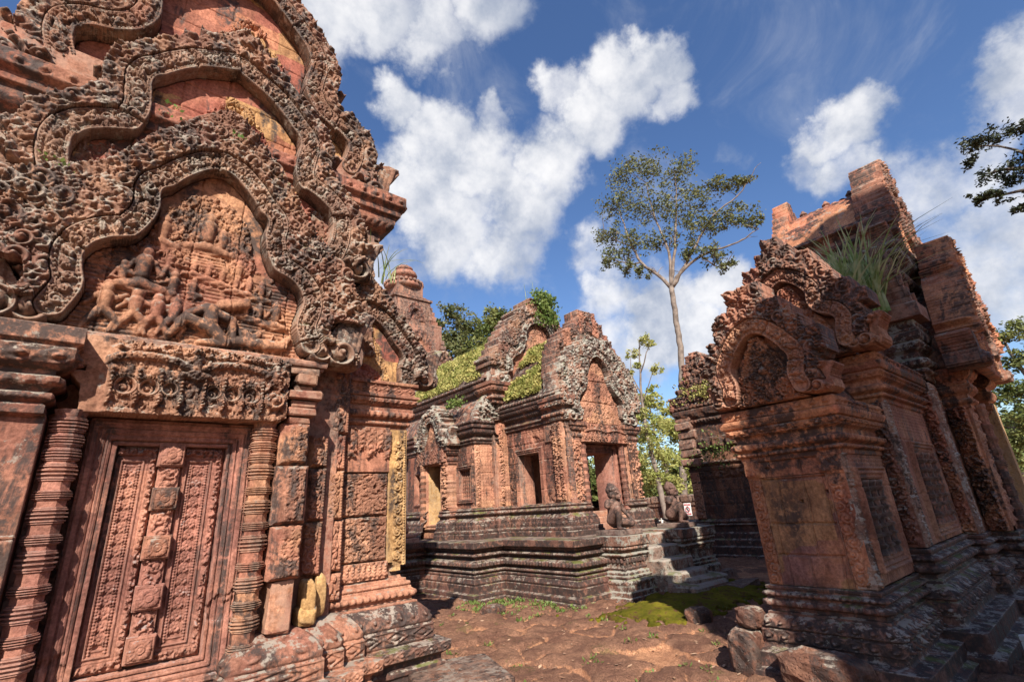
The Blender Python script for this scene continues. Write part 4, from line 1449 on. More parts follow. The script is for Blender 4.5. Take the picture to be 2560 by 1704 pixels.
PLAT_PROF = [(.09, -.06), (.09, .07), (.065, .08), (.065, .15), (.0, .165), (.0, .285), (-.015, .29), (-.01, .30), (.005, .33), (-.03, .40), (-.05, .41), (-.035, .42), (-.035, .455), (-.06, .465), (-.06, .48), (-.04, .49), (-.035, .51), (-.04, .535),
             (-.09, .54), (-.09, .575), (-.05, .585), (-.03, .61), (-.03, .67), (-.06, .69), (-.08, .70), (-.13, .71), (-.13, .75), (-.08, .76), (-.065, .79), (-.08, .82), (-.11, .83), (-.11, .86), (-.07, .865), (-.05, .91), (0, .92), (0, 1.03), (-.35, 1.03)]
PLAT_BANDS = [(.485, .54, 'beads', .05, .015), (.585, .69, 'lotus', .085, .024), (.76, .825, 'beads', .06, .016)]
CB = thing('sandstone_hall', 'red sandstone hall in the middle on a moulded platform with leafy roofs', 'hall', (8.55, 8.5, 0))
sweep('platform', [(5.0, 14.0), (5.0, 10.75), (4.9, 10.75), (4.9, 9.86), (5.66, 9.86), (5.66, 8.06), (6.37, 8.06), (6.37, 6.12), (7.17, 6.12), (7.17, 5.76), (7.86, 5.76), (7.86, 6.6)],
      PLAT_PROF, 'stone_dark', CB, PLAT_BANDS, .016, rough=.006, seed=2, zj=(.075,))
PED_PROF = [(.10, -.06), (.10, .08), (.075, .09), (.075, .16), (.04, .17), (.04, .26), (.045, .275), (.03, .33), (.0, .35), (.02, .37), (.02, .40), (-.01, .41), (-.01, .46), (-.04, .47), (-.04, .66), (-.01, .67), (-.01, .70), (.015, .71), (.015, .75), (-.03, .76), (-.02, .79), (.02, .82), (.02, .86), (.04, .87), (.05, .88), (.05, 1.035), (-.3, 1.036)]
PED_BANDS = [(.275, .34, 'scrolls', .07, .012), (.41, .46, 'dentil', .03, .008), (.60, .655, 'dentil', .035, .008), (.71, .75, 'beads', .035, .01), (.79, .86, 'lotus', .06, .016)]
sweep('stair_pedestal', [(7.16, 6.3), (7.16, 5.75), (7.84, 5.75), (7.84, 6.6)], PED_PROF, 'stone_lichen', CB, PED_BANDS, .014, rough=.006, seed=6)
sweep('stair_pedestal', [(8.86, 6.6), (8.86, 5.66), (9.98, 5.66), (9.98, 6.4)], PED_PROF, 'stone_lichen', CB, PED_BANDS, .014, rough=.006, seed=9)
sweep('platform', [(9.9, 6.12), (10.75, 6.12), (10.75, 8.06), (11.5, 8.06), (11.5, 14)], PLAT_PROF, 'stone_dark', CB, PLAT_BANDS, .03, seed=12)
b = MB()
b.box(5.84, 11.2, 8.3, 14.0, .5, 1.027)
b.box(5.10, 5.88, 10.06, 13.9, .5, 1.026)
b.box(6.62, 10.5, 6.36, 8.4, .5, 1.0275)
b.box(7.3, 7.75, 5.95, 6.5, .5, 1.03)
b.box(9.05, 9.85, 5.9, 6.5, .5, 1.03)
b.box(5.12, 5.86, 10.08, 10.6, .5, 1.0285)
b.build('platform_top', 'stone_dark', CB)
b = MB()
for k, (y0, z1) in enumerate(((6.02, 1.00), (5.74, .80), (5.48, .60), (5.20, .40))):
    b.box(7.90, 8.84, y0, 6.5, -.05, z1 - .004 * k, bev=.03, jit=.006)
b.box(7.70, 8.90, 4.86, 5.4, -.06, .24, bev=.05, jit=.012, rot=.06)
b.box(8.0, 9.1, 5.0, 5.62, -.06, .30, bev=.05, jit=.012, rot=-.05)
b.build('staircase', 'stone_lichen', CB)
b = MB()
b.box(9.5, 10.4, 5.5, 5.75, -.06, .16, bev=.03, jit=.012)
b.box(8.7, 9.6, 4.62, 4.98, -.06, .13, bev=.05, jit=.015, rot=.1)
b.build('step_block', 'laterite_dark', CB)

# --- base courses of the walls
WB = [(.22, 1.0), (.22, 1.12), (.20, 1.14), (.20, 1.20), (.16, 1.21), (.16, 1.30), (.15, 1.32), (.13, 1.38), (.07, 1.44), (.05, 1.45), (.05, 1.48), (.08, 1.50), (.10, 1.53), (.08, 1.56), (.06, 1.57), (.06, 1.59), (.07, 1.605), (.06, 1.63), (.03, 1.635), (.03, 1.655), (0, 1.66)]
WBB = [(1.15, 1.20, 'dentil', .045, .012), (1.22, 1.30, 'diamond', .14, .012), (1.32, 1.42, 'scrolls', .10, .014), (1.49, 1.56, 'lotus', .07, .014), (1.595, 1.635, 'beads', .04, .010)]
sweep('wall_base', [(6.5, 14.0), (6.5, 11.0), (6.3, 11.0), (6.3, 10.78)], WB, 'stone_dark', CB, WBB, .02, seed=21)
sweep('wall_base', [(6.3, 10.2), (6.3, 9.92), (6.52, 9.92), (6.52, 9.12), (7.06, 9.12), (7.06, 8.98), (7.38, 8.98), (7.38, 7.42), (7.34, 7.42), (7.34, 7.10), (7.86, 7.10), (7.86, 7.3)], WB, 'stone_dark', CB, WBB, .016, seed=22, rough=.006)
sweep('wall_base', [(9.3, 7.3), (9.3, 7.10), (9.78, 7.10), (9.78, 9.1), (10.6, 9.1), (10.6, 14)], WB, 'stone_dark', CB, WBB, .03, seed=23)

# --- porch walls
q = Relief(-9.02, -7.05, 1.05, 3.50, .011)
tapestry(q, .105, .012, (q.V > 1.7) & (q.V < 3.4))
frame_steps(q, -8.58, -7.90, 1.66, 2.72, ((.03, .03), (.045, .015), (.075, .035), (.085, .02), (.12, .045), (.13, .01)))
q.m |= False
q.joints([1.95, 2.25, 2.55, 2.95, 3.2], 4, .34, .010, .014)
q.rough(.010, 5, 2)
q.chip(.03, .68, 3, 5)
q.mesh('porch_wall', (7.38, 0, 0), FX, 'stone_grime', CB, back=.42)
b = MB()
b.box(7.36, 7.5, 7.86, 8.62, 1.60, 1.665, jit=.003)
b.build('window_sill', 'stone_grime', CB)
# corner pilasters
for (xa, xb, yy) in ((7.34, 7.50, 7.10), (7.52, 7.86, 7.10)):
    pass
q = Relief(-7.42, -7.10, 1.66, 3.30, .010)
q.h[:] = .01
q.scroll(-7.40, -7.27, 1.70, 3.25, .03, 5, 1.0)
q.scroll(-7.25, -7.12, 1.70, 3.25, .03, 6, 1.0)
q.joints([2.2, 2.75], 3, 9, .01, .02)
q.mesh('corner_pilaster', (7.34, 0, 0), FX, 'stone_panel', CB, back=.3)
q = Relief(7.34, 7.86, 1.66, 2.90, .010)
q.h += .015 * (np.abs(q.U - 7.60) < .24)
q.scroll(7.38, 7.50, 1.70, 2.88, .02, 7, .9)
q.foliage((q.U > 7.53) & (q.U < 7.80), 900, .018, .035, .014, 8, ('curl', 'bead', 'leaf'))
q.rough(.006, 6, 3)
q.mesh('corner_pilaster', (0, 7.10, 0), FY, 'stone_panel', CB, back=.3)
q = Relief(9.36, 9.78, 1.66, 2.90, .012)
q.foliage(q.U > 9.4, 700, .02, .04, .016, 18, ('curl', 'bead', 'leaf'))
q.mesh('corner_pilaster', (0, 7.10, 0), FY, 'stone_panel', CB, back=.3)
PCAP = [(.0, 2.88), (.03, 2.89), (.03, 2.93), (.06, 2.96), (.06, 3.02), (.03, 3.03), (.03, 3.06), (.07, 3.09), (.10, 3.14), (.10, 3.17), (.13, 3.19), (.13, 3.28), (-.2, 3.285)]
PCB = [(2.94, 3.02, 'lotus', .06, .014), (3.07, 3.14, 'scrolls', .07, .012)]
sweep('pilaster_capital', [(7.60, 7.5), (7.60, 7.10), (7.86, 7.10), (7.86, 7.5)], PCAP, 'stone_grime', CB, PCB, .013, seed=31)
sweep('pilaster_capital', [(9.36, 7.5), (9.36, 7.10), (9.78, 7.10), (9.78, 7.6)], PCAP, 'stone_grime', CB, PCB, .013, seed=32)
# porch doorway
q = Relief(7.86, 9.40, 1.05, 2.90, .012)
frame_steps(q, 8.10, 9.06, 1.44, 2.66, ((.02, .05), (.05, .03), (.08, .06), (.12, .04), (.18, .07), (.3, -.03)))
q.m |= False
q.rough(.004, 8, 3)
q.mesh('door_frame', (0, 7.32, 0), FY, 'stone_door', CB, back=.5)
b = MB()
b.box(7.92, 9.3, 7.06, 7.35, 1.02, 1.22, jit=.004)
b.box(7.98, 9.24, 7.14, 7.35, 1.22, 1.33, jit=.004)
b.box(8.02, 9.20, 7.22, 7.7, 1.33, 1.44, jit=.004)
b.build('door_sill', 'stone_panel', CB)
for x in (7.96, 9.27):
    b = MB()
    b.lathe((x, 7.16, 1.44), rod(0, 1.44, [(.1, .05), (.2, .05), (.3, .05), (.4, .05), (.5, .07), (.6, .05), (.7, .05), (.8, .05), (.92, .06)], .078), 10)
    b.build('colonnette', 'stone_door', CB)
q = Relief(7.86, 9.42, 2.86, 3.26, .010)
q.h[:] = .04
q.freeze()
for i in range(60):
    x = 7.95 + i * .0235
    zc = 3.08 + .05 * abs(math.sin((x - 8.63) * 4.6))
    q.stamp('bead', x, zc, .035, 0, .05)
for i in range(9):
    q.stamp('curl', 7.98 + i * .165, 2.98, .07, 0, .05, 1 if i % 2 else -1)
q.foliage(q.U > 0, 900, .02, .04, .035, 3)
q.mesh('lintel', (0, 7.10, 0), FY, 'stone_red', CB, back=.3)
# other walls of the porch: openings front to back
q = Relief(7.05, 9.02, 1.05, 3.5, .03)
frame_steps(q, 7.62, 8.62, 1.50, 2.75, ((.1, .03),))
q.mesh('porch_wall', (9.74, 0, 0), (np.array([0, 1.0, 0]), np.array([0, 0, 1.0]), np.array([1.0, 0, 0])), 'stone_grime', CB, back=.35)
b = MB()
b.box(7.0, 10.2, 9.0, 9.35, 1.02, 3.5)
b.box(7.5, 9.6, 7.4, 9.0, 3.3, 3.46)
b.build('inner_wall', 'stone_grime', CB)
q = Relief(7.34, 9.78, 2.9, 3.3, .02)
q.mesh('porch_wall', (0, 7.36, 0), FY, 'stone_grime', CB, back=.3)

# porch cornice and roof
CCOR = [(0, 3.28), (.03, 3.30), (.03, 3.35), (.05, 3.37), (.05, 3.41), (.02, 3.42), (.02, 3.50), (.06, 3.53), (.10, 3.58), (.10, 3.62), (.14, 3.64), (.17, 3.72), (.20, 3.75), (.20, 3.80), (.12, 3.81), (.16, 3.84), (.16, 3.92), (.06, 3.94), (-.1, 3.95)]
CCB = [(3.36, 3.41, 'beads', .04, .012), (3.52, 3.58, 'lotus', .07, .014), (3.65, 3.72, 'scrolls', .08, .012), (3.82, 3.92, 'beads', .11, .03)]
sweep('cornice', [(7.36, 9.05), (7.36, 7.45)], CCOR, 'stone_dark', CB, CCB, .014, seed=41, rough=.008)
sweep('cornice', [(9.76, 7.45), (9.76, 9.05)], CCOR, 'stone_dark', CB, CCB, .03, seed=41)
KP = [(0, 3.28), (.04, 3.30), (.04, 3.36), (.09, 3.40), (.09, 3.46), (.05, 3.48), (.05, 3.54), (.12, 3.58), (.14, 3.64), (.14, 3.70), (.18, 3.72), (.18, 3.80), (-.2, 3.81)]
sweep('pediment_bracket', [(7.34, 7.62), (7.34, 7.08), (7.6, 7.08)], KP, 'stone_grime', CB, [(3.40, 3.46, 'lotus', .06, .014), (3.58, 3.70, 'scrolls', .09, .014)], .013, seed=43)


def vault(name, xa, xb, ya, yb, z0, z1, mat, parent, seed, n=26, along='y', pw=1.55):
    """curved stone roof with course joints"""
    L = yb - ya
    m = max(3, int(L / .04))
    t = np.linspace(-1, 1, 2 * n + 1)
    cx, hx = (xa + xb) / 2, (xb - xa) / 2
    prof = np.stack([cx + hx * t, z0 + (z1 - z0) * (1 - np.abs(t) ** pw)], 1)
    y = np.linspace(ya, yb, m)
    X = np.broadcast_to(prof[None, :, 0], (m, len(t)))
    Z = np.broadcast_to(prof[None, :, 1], (m, len(t)))
    Y = np.broadcast_to(y[:, None], X.shape)
    w_ = vnoise(Y, t[None] * 2 + 0 * Y, 4, seed, 4) - .5
    jj = np.minimum(np.abs(((t[None] * 5 + 50) % 1) - .5), 1) < .06
    Z2 = Z + .05 * w_ - .03 * jj
    V = np.stack([X, Y, Z2], 2) if along == 'y' else np.stack([Y, X, Z2], 2)
    V = V.reshape(-1, 3)
    i = np.arange(m - 1)[:, None] * len(t) + np.arange(len(t) - 1)[None]
    F = np.stack([i, i + 1, i + 1 + len(t), i + len(t)], -1).reshape(-1, 4)
    if along != 'y':
        F = F[:, ::-1]
    return mk(name, V, F, mat, parent, True)


vault('roof', 7.22, 9.88, 7.15, 9.05, 3.90, 5.62, 'stone_dark', CB, 3)
# --- porch pediments
PF2 = [(0, 5.42), (.20, 5.34), (.38, 5.16), (.46, 4.96), (.44, 4.7), (.6, 4.5), (.8, 4.4)]
pediment(CB, (0, 7.30, 0), FY, 8.58, PF2, .09, 4.2, .013, leaf=.24, th=.30, band=.12, seed=61, mats=('stone_grime', 'stone_carved', 'stone_grime'), nag=.1, peak=1.35, sides=(0, 0), tleaf=.04,
         border=[(-1.25, 4.3), (-1.18, 4.8), (-.98, 5.15), (-.74, 5.42), (-.5, 5.5), (-.3, 5.8), (-.12, 6.05), (.1, 6.05), (.35, 5.8), (.55, 5.55), (.88, 5.25), (1.16, 4.8), (1.28, 4.3)], jn=[4.9, 5.35, 5.7], step=True)
PF1 = [(0, 4.93), (.20, 4.84), (.36, 4.66), (.44, 4.45), (.46, 4.24), (.54, 4.08), (.68, 3.97), (.80, 3.82), (.81, 3.64), (.74, 3.48)]
pediment(CB, (0, 7.12, 0), FY, 8.58, PF1, .085, 3.28, .0115, leaf=.22, th=.30, band=.15, seed=67, mats=('stone_panel', 'stone_lichen', 'stone_lichen'), nag=.52, peak=1.3, tleaf=.05,
         border=[(-1.40, 3.6), (-1.38, 4.15), (-1.18, 4.55), (-.9, 4.85), (-.5, 5.12), (0, 5.30), (.5, 5.12), (.9, 4.85), (1.18, 4.55), (1.38, 4.15), (1.40, 3.6)], jn=[3.75, 4.25, 4.75], step=True)

# --- hall walls
q = Relief(-9.92, -9.12, 1.05, 3.1, .011)
tapestry(q, .10, .012, (q.V > 1.7) & (q.V < 3.05))
frame_steps(q, -9.74, -9.28, 1.86, 2.50, ((.03, .02), (.04, .04), (.07, .025), (.09, .045), (.10, .0)))
q.joints([2.0, 2.6, 2.85], 4, .4, .010, .012)
q.rough(.008, 5, 8)
q.mesh('hall_wall', (6.52, 0, 0), FX, 'stone_grime', CB, back=.2)
balusters(CB, (6.60, 0, 0), FX, -9.74, -9.28, 1.86, 2.50, 6, 'stone_grime', .02)
b = MB()
b.box(6.66, 6.95, 9.2, 9.85, 1.05, 3.1)
b.box(6.60, 6.9, 9.16, 9.24, 1.05, 3.1)
b.build('window_back', 'stone_red', CB)
q = Relief(6.52, 7.10, 1.64, 3.06, .010)
q.h += .008 * (np.abs(q.U - 6.82) < .15)
q.scroll(6.53, 6.65, 1.7, 3.0, .022, 15, 1.0)
tapestry(q, .075, .010, (q.U > 6.69) & (q.U < 6.95))
q.scroll(6.97, 7.08, 1.7, 3.0, .02, 16, 1.0)
q.joints([2.0, 2.4, 2.75], 4, 9, .010, .014)
q.mesh('corner_pilaster', (0, 9.12, 0), FY, 'stone_panel', CB, back=.2)
q = Relief(7.06, 7.40, 1.64, 3.6, .010)
q.scroll(7.10, 7.24, 1.7, 3.55, .03, 17, 1.0)
tapestry(q, .075, .010, q.U > 7.25)
q.joints([2.1, 2.6, 3.05], 4, 9, .010, .016)
q.mesh('corner_pilaster', (0, 8.98, 0), FY, 'stone_panel', CB, back=.2)
ACOR = [(0, 3.04), (.03, 3.05), (.03, 3.10), (.06, 3.12), (.06, 3.17), (.03, 3.18), (.03, 3.22), (.08, 3.25), (.13, 3.32), (.13, 3.38), (.17, 3.40), (.17, 3.46), (.12, 3.47), (.15, 3.49), (.15, 3.57), (0, 3.58), (-.2, 3.60)]
sweep('cornice', [(6.52, 14), (6.52, 9.12), (7.10, 9.12), (7.10, 8.9)], ACOR, 'stone_dark', CB, [(3.06, 3.10, 'beads', .03, .01), (3.12, 3.17, 'lotus', .05, .012), (3.25, 3.32, 'scrolls', .07, .012), (3.49, 3.57, 'beads', .09, .025)], .014, seed=51)
# half vault over the aisle, clerestory and main cornice
n = 14
t = np.linspace(0, 1, n)
yy = np.linspace(9.15, 14, 90)
Xa = 6.50 + .52 * t
Za = 3.56 + .62 * np.sin(t * math.pi / 2) ** .8
V = np.stack([np.broadcast_to(Xa, (90, n)), np.broadcast_to(yy[:, None], (90, n)), np.broadcast_to(Za, (90, n)) + .02 * (vnoise(yy[:, None] + 0 * Xa, Xa + 0 * yy[:, None], 6, 3) - .5)], 2).reshape(-1, 3)
i = np.arange(89)[:, None] * n + np.arange(n - 1)[None]
mk('aisle_roof', V, np.stack([i, i + 1, i + 1 + n, i + n], -1).reshape(-1, 4), 'stone_grime', CB, True)
q = Relief(6.5, 7.4, 3.55, 4.2, .014)
q.m = (q.V - 3.55) < .62 * np.sin(np.clip((q.U - 6.5) / .55, 0, 1) * math.pi / 2) ** .8 + .1
q.foliage(q.m, 260, .03, .06, .04, 3)
q.mesh('aisle_gable', (0, 9.10, 0), FY, 'stone_lichen', CB, back=.15)
b = MB()
b.box(7.02, 10.2, 9.2, 14, 3.2, 4.5)
b.box(6.72, 6.76, 9.3, 14, 1.0, 3.5)
b.build('clerestory', 'stone_dark', CB)
MC = [(0, 4.0), (.03, 4.02), (.03, 4.08), (.06, 4.10), (.08, 4.16), (.05, 4.17), (.05, 4.24), (.10, 4.28), (.13, 4.34), (.13, 4.40), (.17, 4.42), (.20, 4.50), (.16, 4.51), (.20, 4.53), (.20, 4.62), (.05, 4.64), (-.1, 4.64)]
sweep('cornice', [(7.02, 14), (7.02, 9.05)], MC, 'stone_dark', CB, [(4.10, 4.16, 'lotus', .06, .012), (4.28, 4.34, 'scrolls', .08, .012), (4.53, 4.62, 'beads', .10, .03)], .016, seed=52, rough=.008)
vault('roof', 6.88, 10.32, 9.1, 14, 4.60, 6.25, 'stone_dark', CB, 5)
HG = [(0, 6.42), (.28, 6.34), (.50, 6.14), (.60, 5.90), (.62, 5.66), (.76, 5.46), (.98, 5.33), (1.14, 5.14), (1.13, 4.92)]
pediment(CB, (0, 8.98, 0), FY, 8.60, HG, .125, 4.50, .014, leaf=.26, th=.45, band=.14, seed=71, mats=('stone_panel', 'stone_lichen', 'stone_carved'), nag=.52, peak=1.3, tleaf=.05,
         border=[(-1.75, 4.9), (-1.45, 5.45), (-1.2, 5.85), (-.9, 6.2), (-.75, 6.55), (-.45, 6.6), (-.3, 6.95), (.25, 7.0), (.55, 6.75), (.8, 6.35), (1.1, 5.9), (1.5, 5.4), (1.75, 4.9)], jn=[5.0, 5.5, 6.0, 6.5], step=True)
sweep('pediment_bracket', [(6.98, 9.5), (6.98, 8.95), (7.5, 8.95)], [(o, z + .70) for o, z in KP], 'stone_grime', CB, [(4.10, 4.16, 'lotus', .06, .014), (4.28, 4.40, 'scrolls', .09, .014)], .016, seed=44)
b = MB()
b.lathe((8.35, 10.1, 6.20), [(.16, 0), (.30, .03), (.34, .12), (.28, .20), (.17, .25), (.21, .29), (.25, .34), (.19, .40), (.11, .43), (.14, .47), (.12, .53), (.05, .56), (0.01, .60)], 16)
b.build('roof_finial', 'stone_carved', CB, True)
q = Relief(11.5, 13.0, 4.8, 6.6, .03)
# distant second gable of the hall
q = Relief(-1.7, 1.7, 4.5, 6.9, .02)
q.m = np.abs(q.U) < 1.6 * (1 - (q.V - 4.5) / 2.5) + .12 * ((q.V * 4) % 1)
q.freeze()
q.foliage(q.m, 700, .06, .12, .08, 9)
q.mesh('rear_gable', (8.6, 13.7, 0), FY, 'stone_carved', CB, back=.4)

# --- side door with its own small pediment
q = Relief(-11.10, -9.86, 1.05, 3.05, .012)
frame_steps(q, -10.80, -10.20, 1.36, 2.70, ((.02, .02), (.05, .04), (.08, .02), (.12, .05), (.14, .0)))
q.foliage((q.U > -10.08) & (q.V > 1.66), 700, .02, .04, .02, 4)
q.rough(.006, 6, 3)
q.mesh('side_door_wall', (6.30, 0, 0), FX, 'stone_panel', CB, back=.5)
b = MB()
b.box(6.32, 7.0, 10.80, 10.84, 1.3, 2.8)
b.build('side_door_jamb', 'stone_yellow', CB)
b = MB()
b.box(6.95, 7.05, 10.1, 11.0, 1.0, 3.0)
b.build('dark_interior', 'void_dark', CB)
b = MB()
b.lathe((6.24, 10.92, 1.3), rod(0, 1.45, [(.1, .05), (.2, .05), (.3, .05), (.4, .05), (.5, .07), (.6, .05), (.7, .05), (.8, .05), (.92, .06)], .085), 10)
b.build('colonnette', 'stone_panel', CB)
q = Relief(-11.15, -9.90, 2.72, 3.05, .012)
q.h[:] = .05
q.freeze()
q.foliage(q.V > 0, 700, .03, .05, .04, 12)
q.mesh('lintel', (6.26, 0, 0), FX, 'stone_grime', CB, back=.2)
sweep('pilaster_capital', [(6.30, 10.16), (6.30, 9.86), (6.6, 9.86)], [(o, z - .22) for o, z in PCAP], 'stone_grime', CB, [], .016, seed=36)
PD = [(0, 3.80), (.16, 3.75), (.28, 3.62), (.36, 3.46), (.40, 3.30), (.44, 3.16)]
pediment(CB, (6.24, 0, 0), FX, -10.45, PD, .09, 3.05, .013, leaf=.17, th=.3, band=.10, seed=81, mats=('stone_panel', 'stone_lichen', 'stone_lichen'), nag=.36, peak=1.3, tleaf=.04)
# far window of the side wall, beyond the side door
q = Relief(-12.2, -11.1, 1.05, 3.1, .016)
frame_steps(q, -11.75, -11.25, 1.86, 2.55, ((.03, .02), (.06, .04), (.09, .02), (.10, .0)))
q.mesh('hall_wall', (6.50, 0, 0), FX, 'stone_red', CB, back=.2)
balusters(CB, (6.58, 0, 0), FX, -11.75, -11.25, 1.86, 2.55, 6, 'stone_red', .02)

# ================================================================== building on the right
RB = thing('sandstone_gopura', 'red building on the right with a shaded panelled end wall and tall roof grass', 'temple building', (8.0, 2.04, 0))
RBP = [(.34, -.08), (.34, .08), (.27, .10), (.27, .22), (.135, .235), (.125, .25), (.125, .275), (.12, .28), (.12, .385), (.11, .39), (.115, .41), (.10, .45), (.07, .49), (.05, .50), (.05, .52), (.02, .53), (.02, .56), (.05, .57), (.065, .59), (.065, .62), (.05, .63), (.035, .635), (.035, .65), (.05, .655), (.055, .675), (.05, .695), (.025, .70), (.025, .715), (.035, .72), (.035, .745), (0, .75)]
RBB = [(.285, .38, 'scrolls', .12, .022), (.40, .49, 'scrolls', .10, .024), (.57, .625, 'lotus', .085, .020), (.655, .695, 'beads', .05, .018)]
RCOR = [(0, 0), (.02, .01), (.02, .05), (.045, .06), (.05, .09), (.03, .10), (.045, .115), (.07, .14), (.075, .18), (.06, .19), (.03, .20), (.03, .25), (.07, .28), (.10, .34), (.09, .35), (.12, .36), (.14, .40), (.14, .43), (.10, .44), (.10, .54), (-.2, .55)]
RCB = [(.055, .095, 'beads', .05, .016), (.115, .185, 'lotus', .09, .022), (.27, .34, 'scrolls', .09, .020), (.445, .535, 'scrolls', .10, .020)]
b = MB()
b.box(5.46, 6.9, 1.76, 2.34, .1, 2.40)
b.box(6.80, 8.9, 1.64, 2.50, .1, 3.0)
b.box(8.74, 11.6, 1.46, 2.66, .1, 3.8)
b.box(8.9, 11.2, 1.36, 2.72, 3.6, 5.1)
b.box(9.32, 9.52, 1.09, 1.4, .1, 2.7)
b.box(9.9, 10.7, 1.25, 1.4, .9, 2.8)
b.build('wall', 'stone_shade', RB)
sweep('base', [(7.0, 2.49), (5.3, 2.49), (5.3, 1.59), (6.7, 1.59)], RBP, 'stone_base', RB, RBB, .011, rough=.006, seed=3)
for k, (pl, zt) in enumerate((([(6.62, 1.9), (6.62, 1.45), (8.7, 1.45)], .97), ([(8.58, 1.7), (8.58, 1.31), (9.4, 1.31)], .955), ([(9.29, 1.4), (9.29, 1.06), (9.62, 1.06), (9.62, 1.3)], .94), ([(10.62, 1.3), (10.62, .95), (11.2, .95), (11.2, 1.4)], .94))):
    pr = [(o * 1.15, z) for o, z in stretch(RBP, -.08, zt)]
    sweep('base', pl, pr, 'stone_base', RB, sband(RBB, RBP, -.08, zt), .014, rough=.007, seed=13 + k)
b = MB()
b.box(9.5, 10.75, .75, 1.4, -.05, .55, jit=.005)
b.box(9.6, 10.7, .95, 1.4, .55, .9, jit=.005)
b.build('door_sill', 'stone_base', RB)

# shaded end wall: framed panel of plain blocks between two scroll strips
q = Relief(-2.49, -1.59, .75, 1.93, .0065)
e1 = q.U + 2.49
e2 = -1.59 - q.U
q.h -= .010 * ((e1 > .13) & (e2 > .17))
q.freeze()
q.scroll(-2.47, -2.365, .76, 1.72, .028, 5, 1.0)
q.scroll(-1.735, -1.625, .78, 1.70, .028, 6, 1.0)
q.foliage((q.V > 1.76) & (q.V < 1.92) & ((e1 < .14) | (e2 < .2)), 120, .02, .04, .02, 3)
q.h += .012 * ((q.V > 1.74) & ((e1 < .15) | (e2 < .2))) + .008 * ((np.abs(e1 - .125) < .012) | (np.abs(e2 - .155) < .012))
c_ = (e1 > .14) & (e2 > .17)
hh = q.h.copy()
q.joints([1.02, 1.30, 1.72], 9, .26, .011, .022)
q.h = np.where(c_, q.h, hh)
for uu, vv in ((-2.02, 1.50), (-1.78, 1.58), (-2.28, 1.83)):
    q.h -= .05 * (np.hypot(q.U - uu, q.V - vv) < .018)
q.h += .010 * (np.sin(q.U * 330 + vnoise(q.U, q.V, 9, 3) * 5) * .12) * c_
q.rough(.006, 6, 3)
mid_ = (e1 > .125) & (e2 > .155) & (q.V < 1.745)
q.mesh('end_panel', (5.3, 0, 0), FX, 'stone_stained', RB, mask=mid_, back=.2)
q.mesh('end_wall', (5.3, 0, 0), FX, 'stone_shade', RB, mask=~mid_, back=.2)
sweep('cornice', [(6.9, 2.49), (5.3, 2.49), (5.3, 1.59), (6.75, 1.59)], stretch(RCOR, 1.90, 2.45), 'stone_shade', RB, sband(RCB, RCOR, 1.90, 2.45), .011, seed=5, rough=.006)


def bay(x0, x1, yy, z0, z1, win=None, nb=3, strip=None, seed=0, mat='stone_panel'):
    q = Relief(x0, x1, z0, z1, .009)
    q.h += .004 * np.sin(q.V * 160) * (q.V > z1 - .35)
    if win:
        frame_steps(q, *win, ((.025, .012), (.035, .03), (.06, .015), (.085, .04), (.10, .02), (.125, .05), (.135, .0)))
    if strip:
        q.scroll(x0 + .01, x0 + strip * .5, z0 + .02, z1 - .02, .014, seed, .8)
        for i in range(int((z1 - z0) / .03)):
            q.stamp('bead', x0 + strip * .75, z0 + i * .03, .011, 0, .012)
        q.h += .012 * (q.U < x0 + strip)
    q.joints([z0 + (z1 - z0) * .33, z0 + (z1 - z0) * .72], seed, 3, .008, .012)
    q.rough(.006, 6, seed)
    if strip:
        sm = q.U < x0 + strip
        q.mesh('pilaster_edge', (0, yy, 0), FY, 'stone_edge', RB, mask=sm, back=.14)
        q.mesh('side_wall', (0, yy, 0), FY, mat, RB, mask=~sm, back=.14)
    else:
        q.mesh('side_wall', (0, yy, 0), FY, mat, RB, back=.14)
    if win:
        balusters(RB, (0, yy, 0), FY, win[0], win[1], win[2], win[3], nb, 'stone_base' if yy > 1.5 else 'stone_red', .03, rad=(win[1] - win[0]) / nb * .43, seed=seed)


bay(5.3, 6.62, 1.59, .76, 1.93, (5.62, 6.26, .99, 1.66), 3, .10, 3)
bay(6.62, 8.58, 1.45, .98, 2.52, (7.25, 8.12, 1.16, 1.94), 3, .26, 4)
bay(8.58, 9.29, 1.31, .96, 2.90, None, 0, .40, 5)
for (X, ya, yb, z0, z1, sd) in ((6.62, -1.62, -1.45, .98, 2.52, 1), (8.58, -1.47, -1.31, .96, 2.90, 2)):
    q = Relief(ya, yb, z0, z1, .007)
    q.scroll(ya + .01, yb - .01, z0 + .03, z1 - .03, .032, sd, 1.0)
    q.joints([z0 + .5, z0 + 1.05], sd, 9, .008, .016)
    q.rough(.004, 7, sd)
    q.mesh('scroll_pilaster', (X, 0, 0), FX, 'stone_shade' if sd == 2 else 'stone_grime', RB, back=.2)
q = Relief(-1.33, -1.06, .95, 2.58, .007)
q.foliage((q.U > -1.30) & (q.U < -1.09), 2600, .014, .030, .022, 9, ('curl', 'leaf', 'curl', 'rosette'))
for i in range(12):
    for sg in (-1, 1):
        q.stamp('curl', -1.195 + sg * .05, 1.03 + i * .132, .05, 0, .026, sg)
    q.stamp('flame', -1.195, 1.09 + i * .132, .05, 0, .026)
q.h += .01 * ((q.U < -1.305) | (q.U > -1.085))
q.joints([1.35, 1.8, 2.2], 3, 9, .008, .016)
q.mesh('porch_pilaster', (9.29, 0, 0), FX, 'stone_shade', RB, back=.2)
q = Relief(9.29, 9.60, .95, 2.58, .012)
q.scroll(9.31, 9.58, 1.0, 2.55, .02, 3, 1.0)
q.mesh('porch_pilaster', (0, 1.06, 0), FY, 'stone_panel', RB, back=.2)
b = MB()
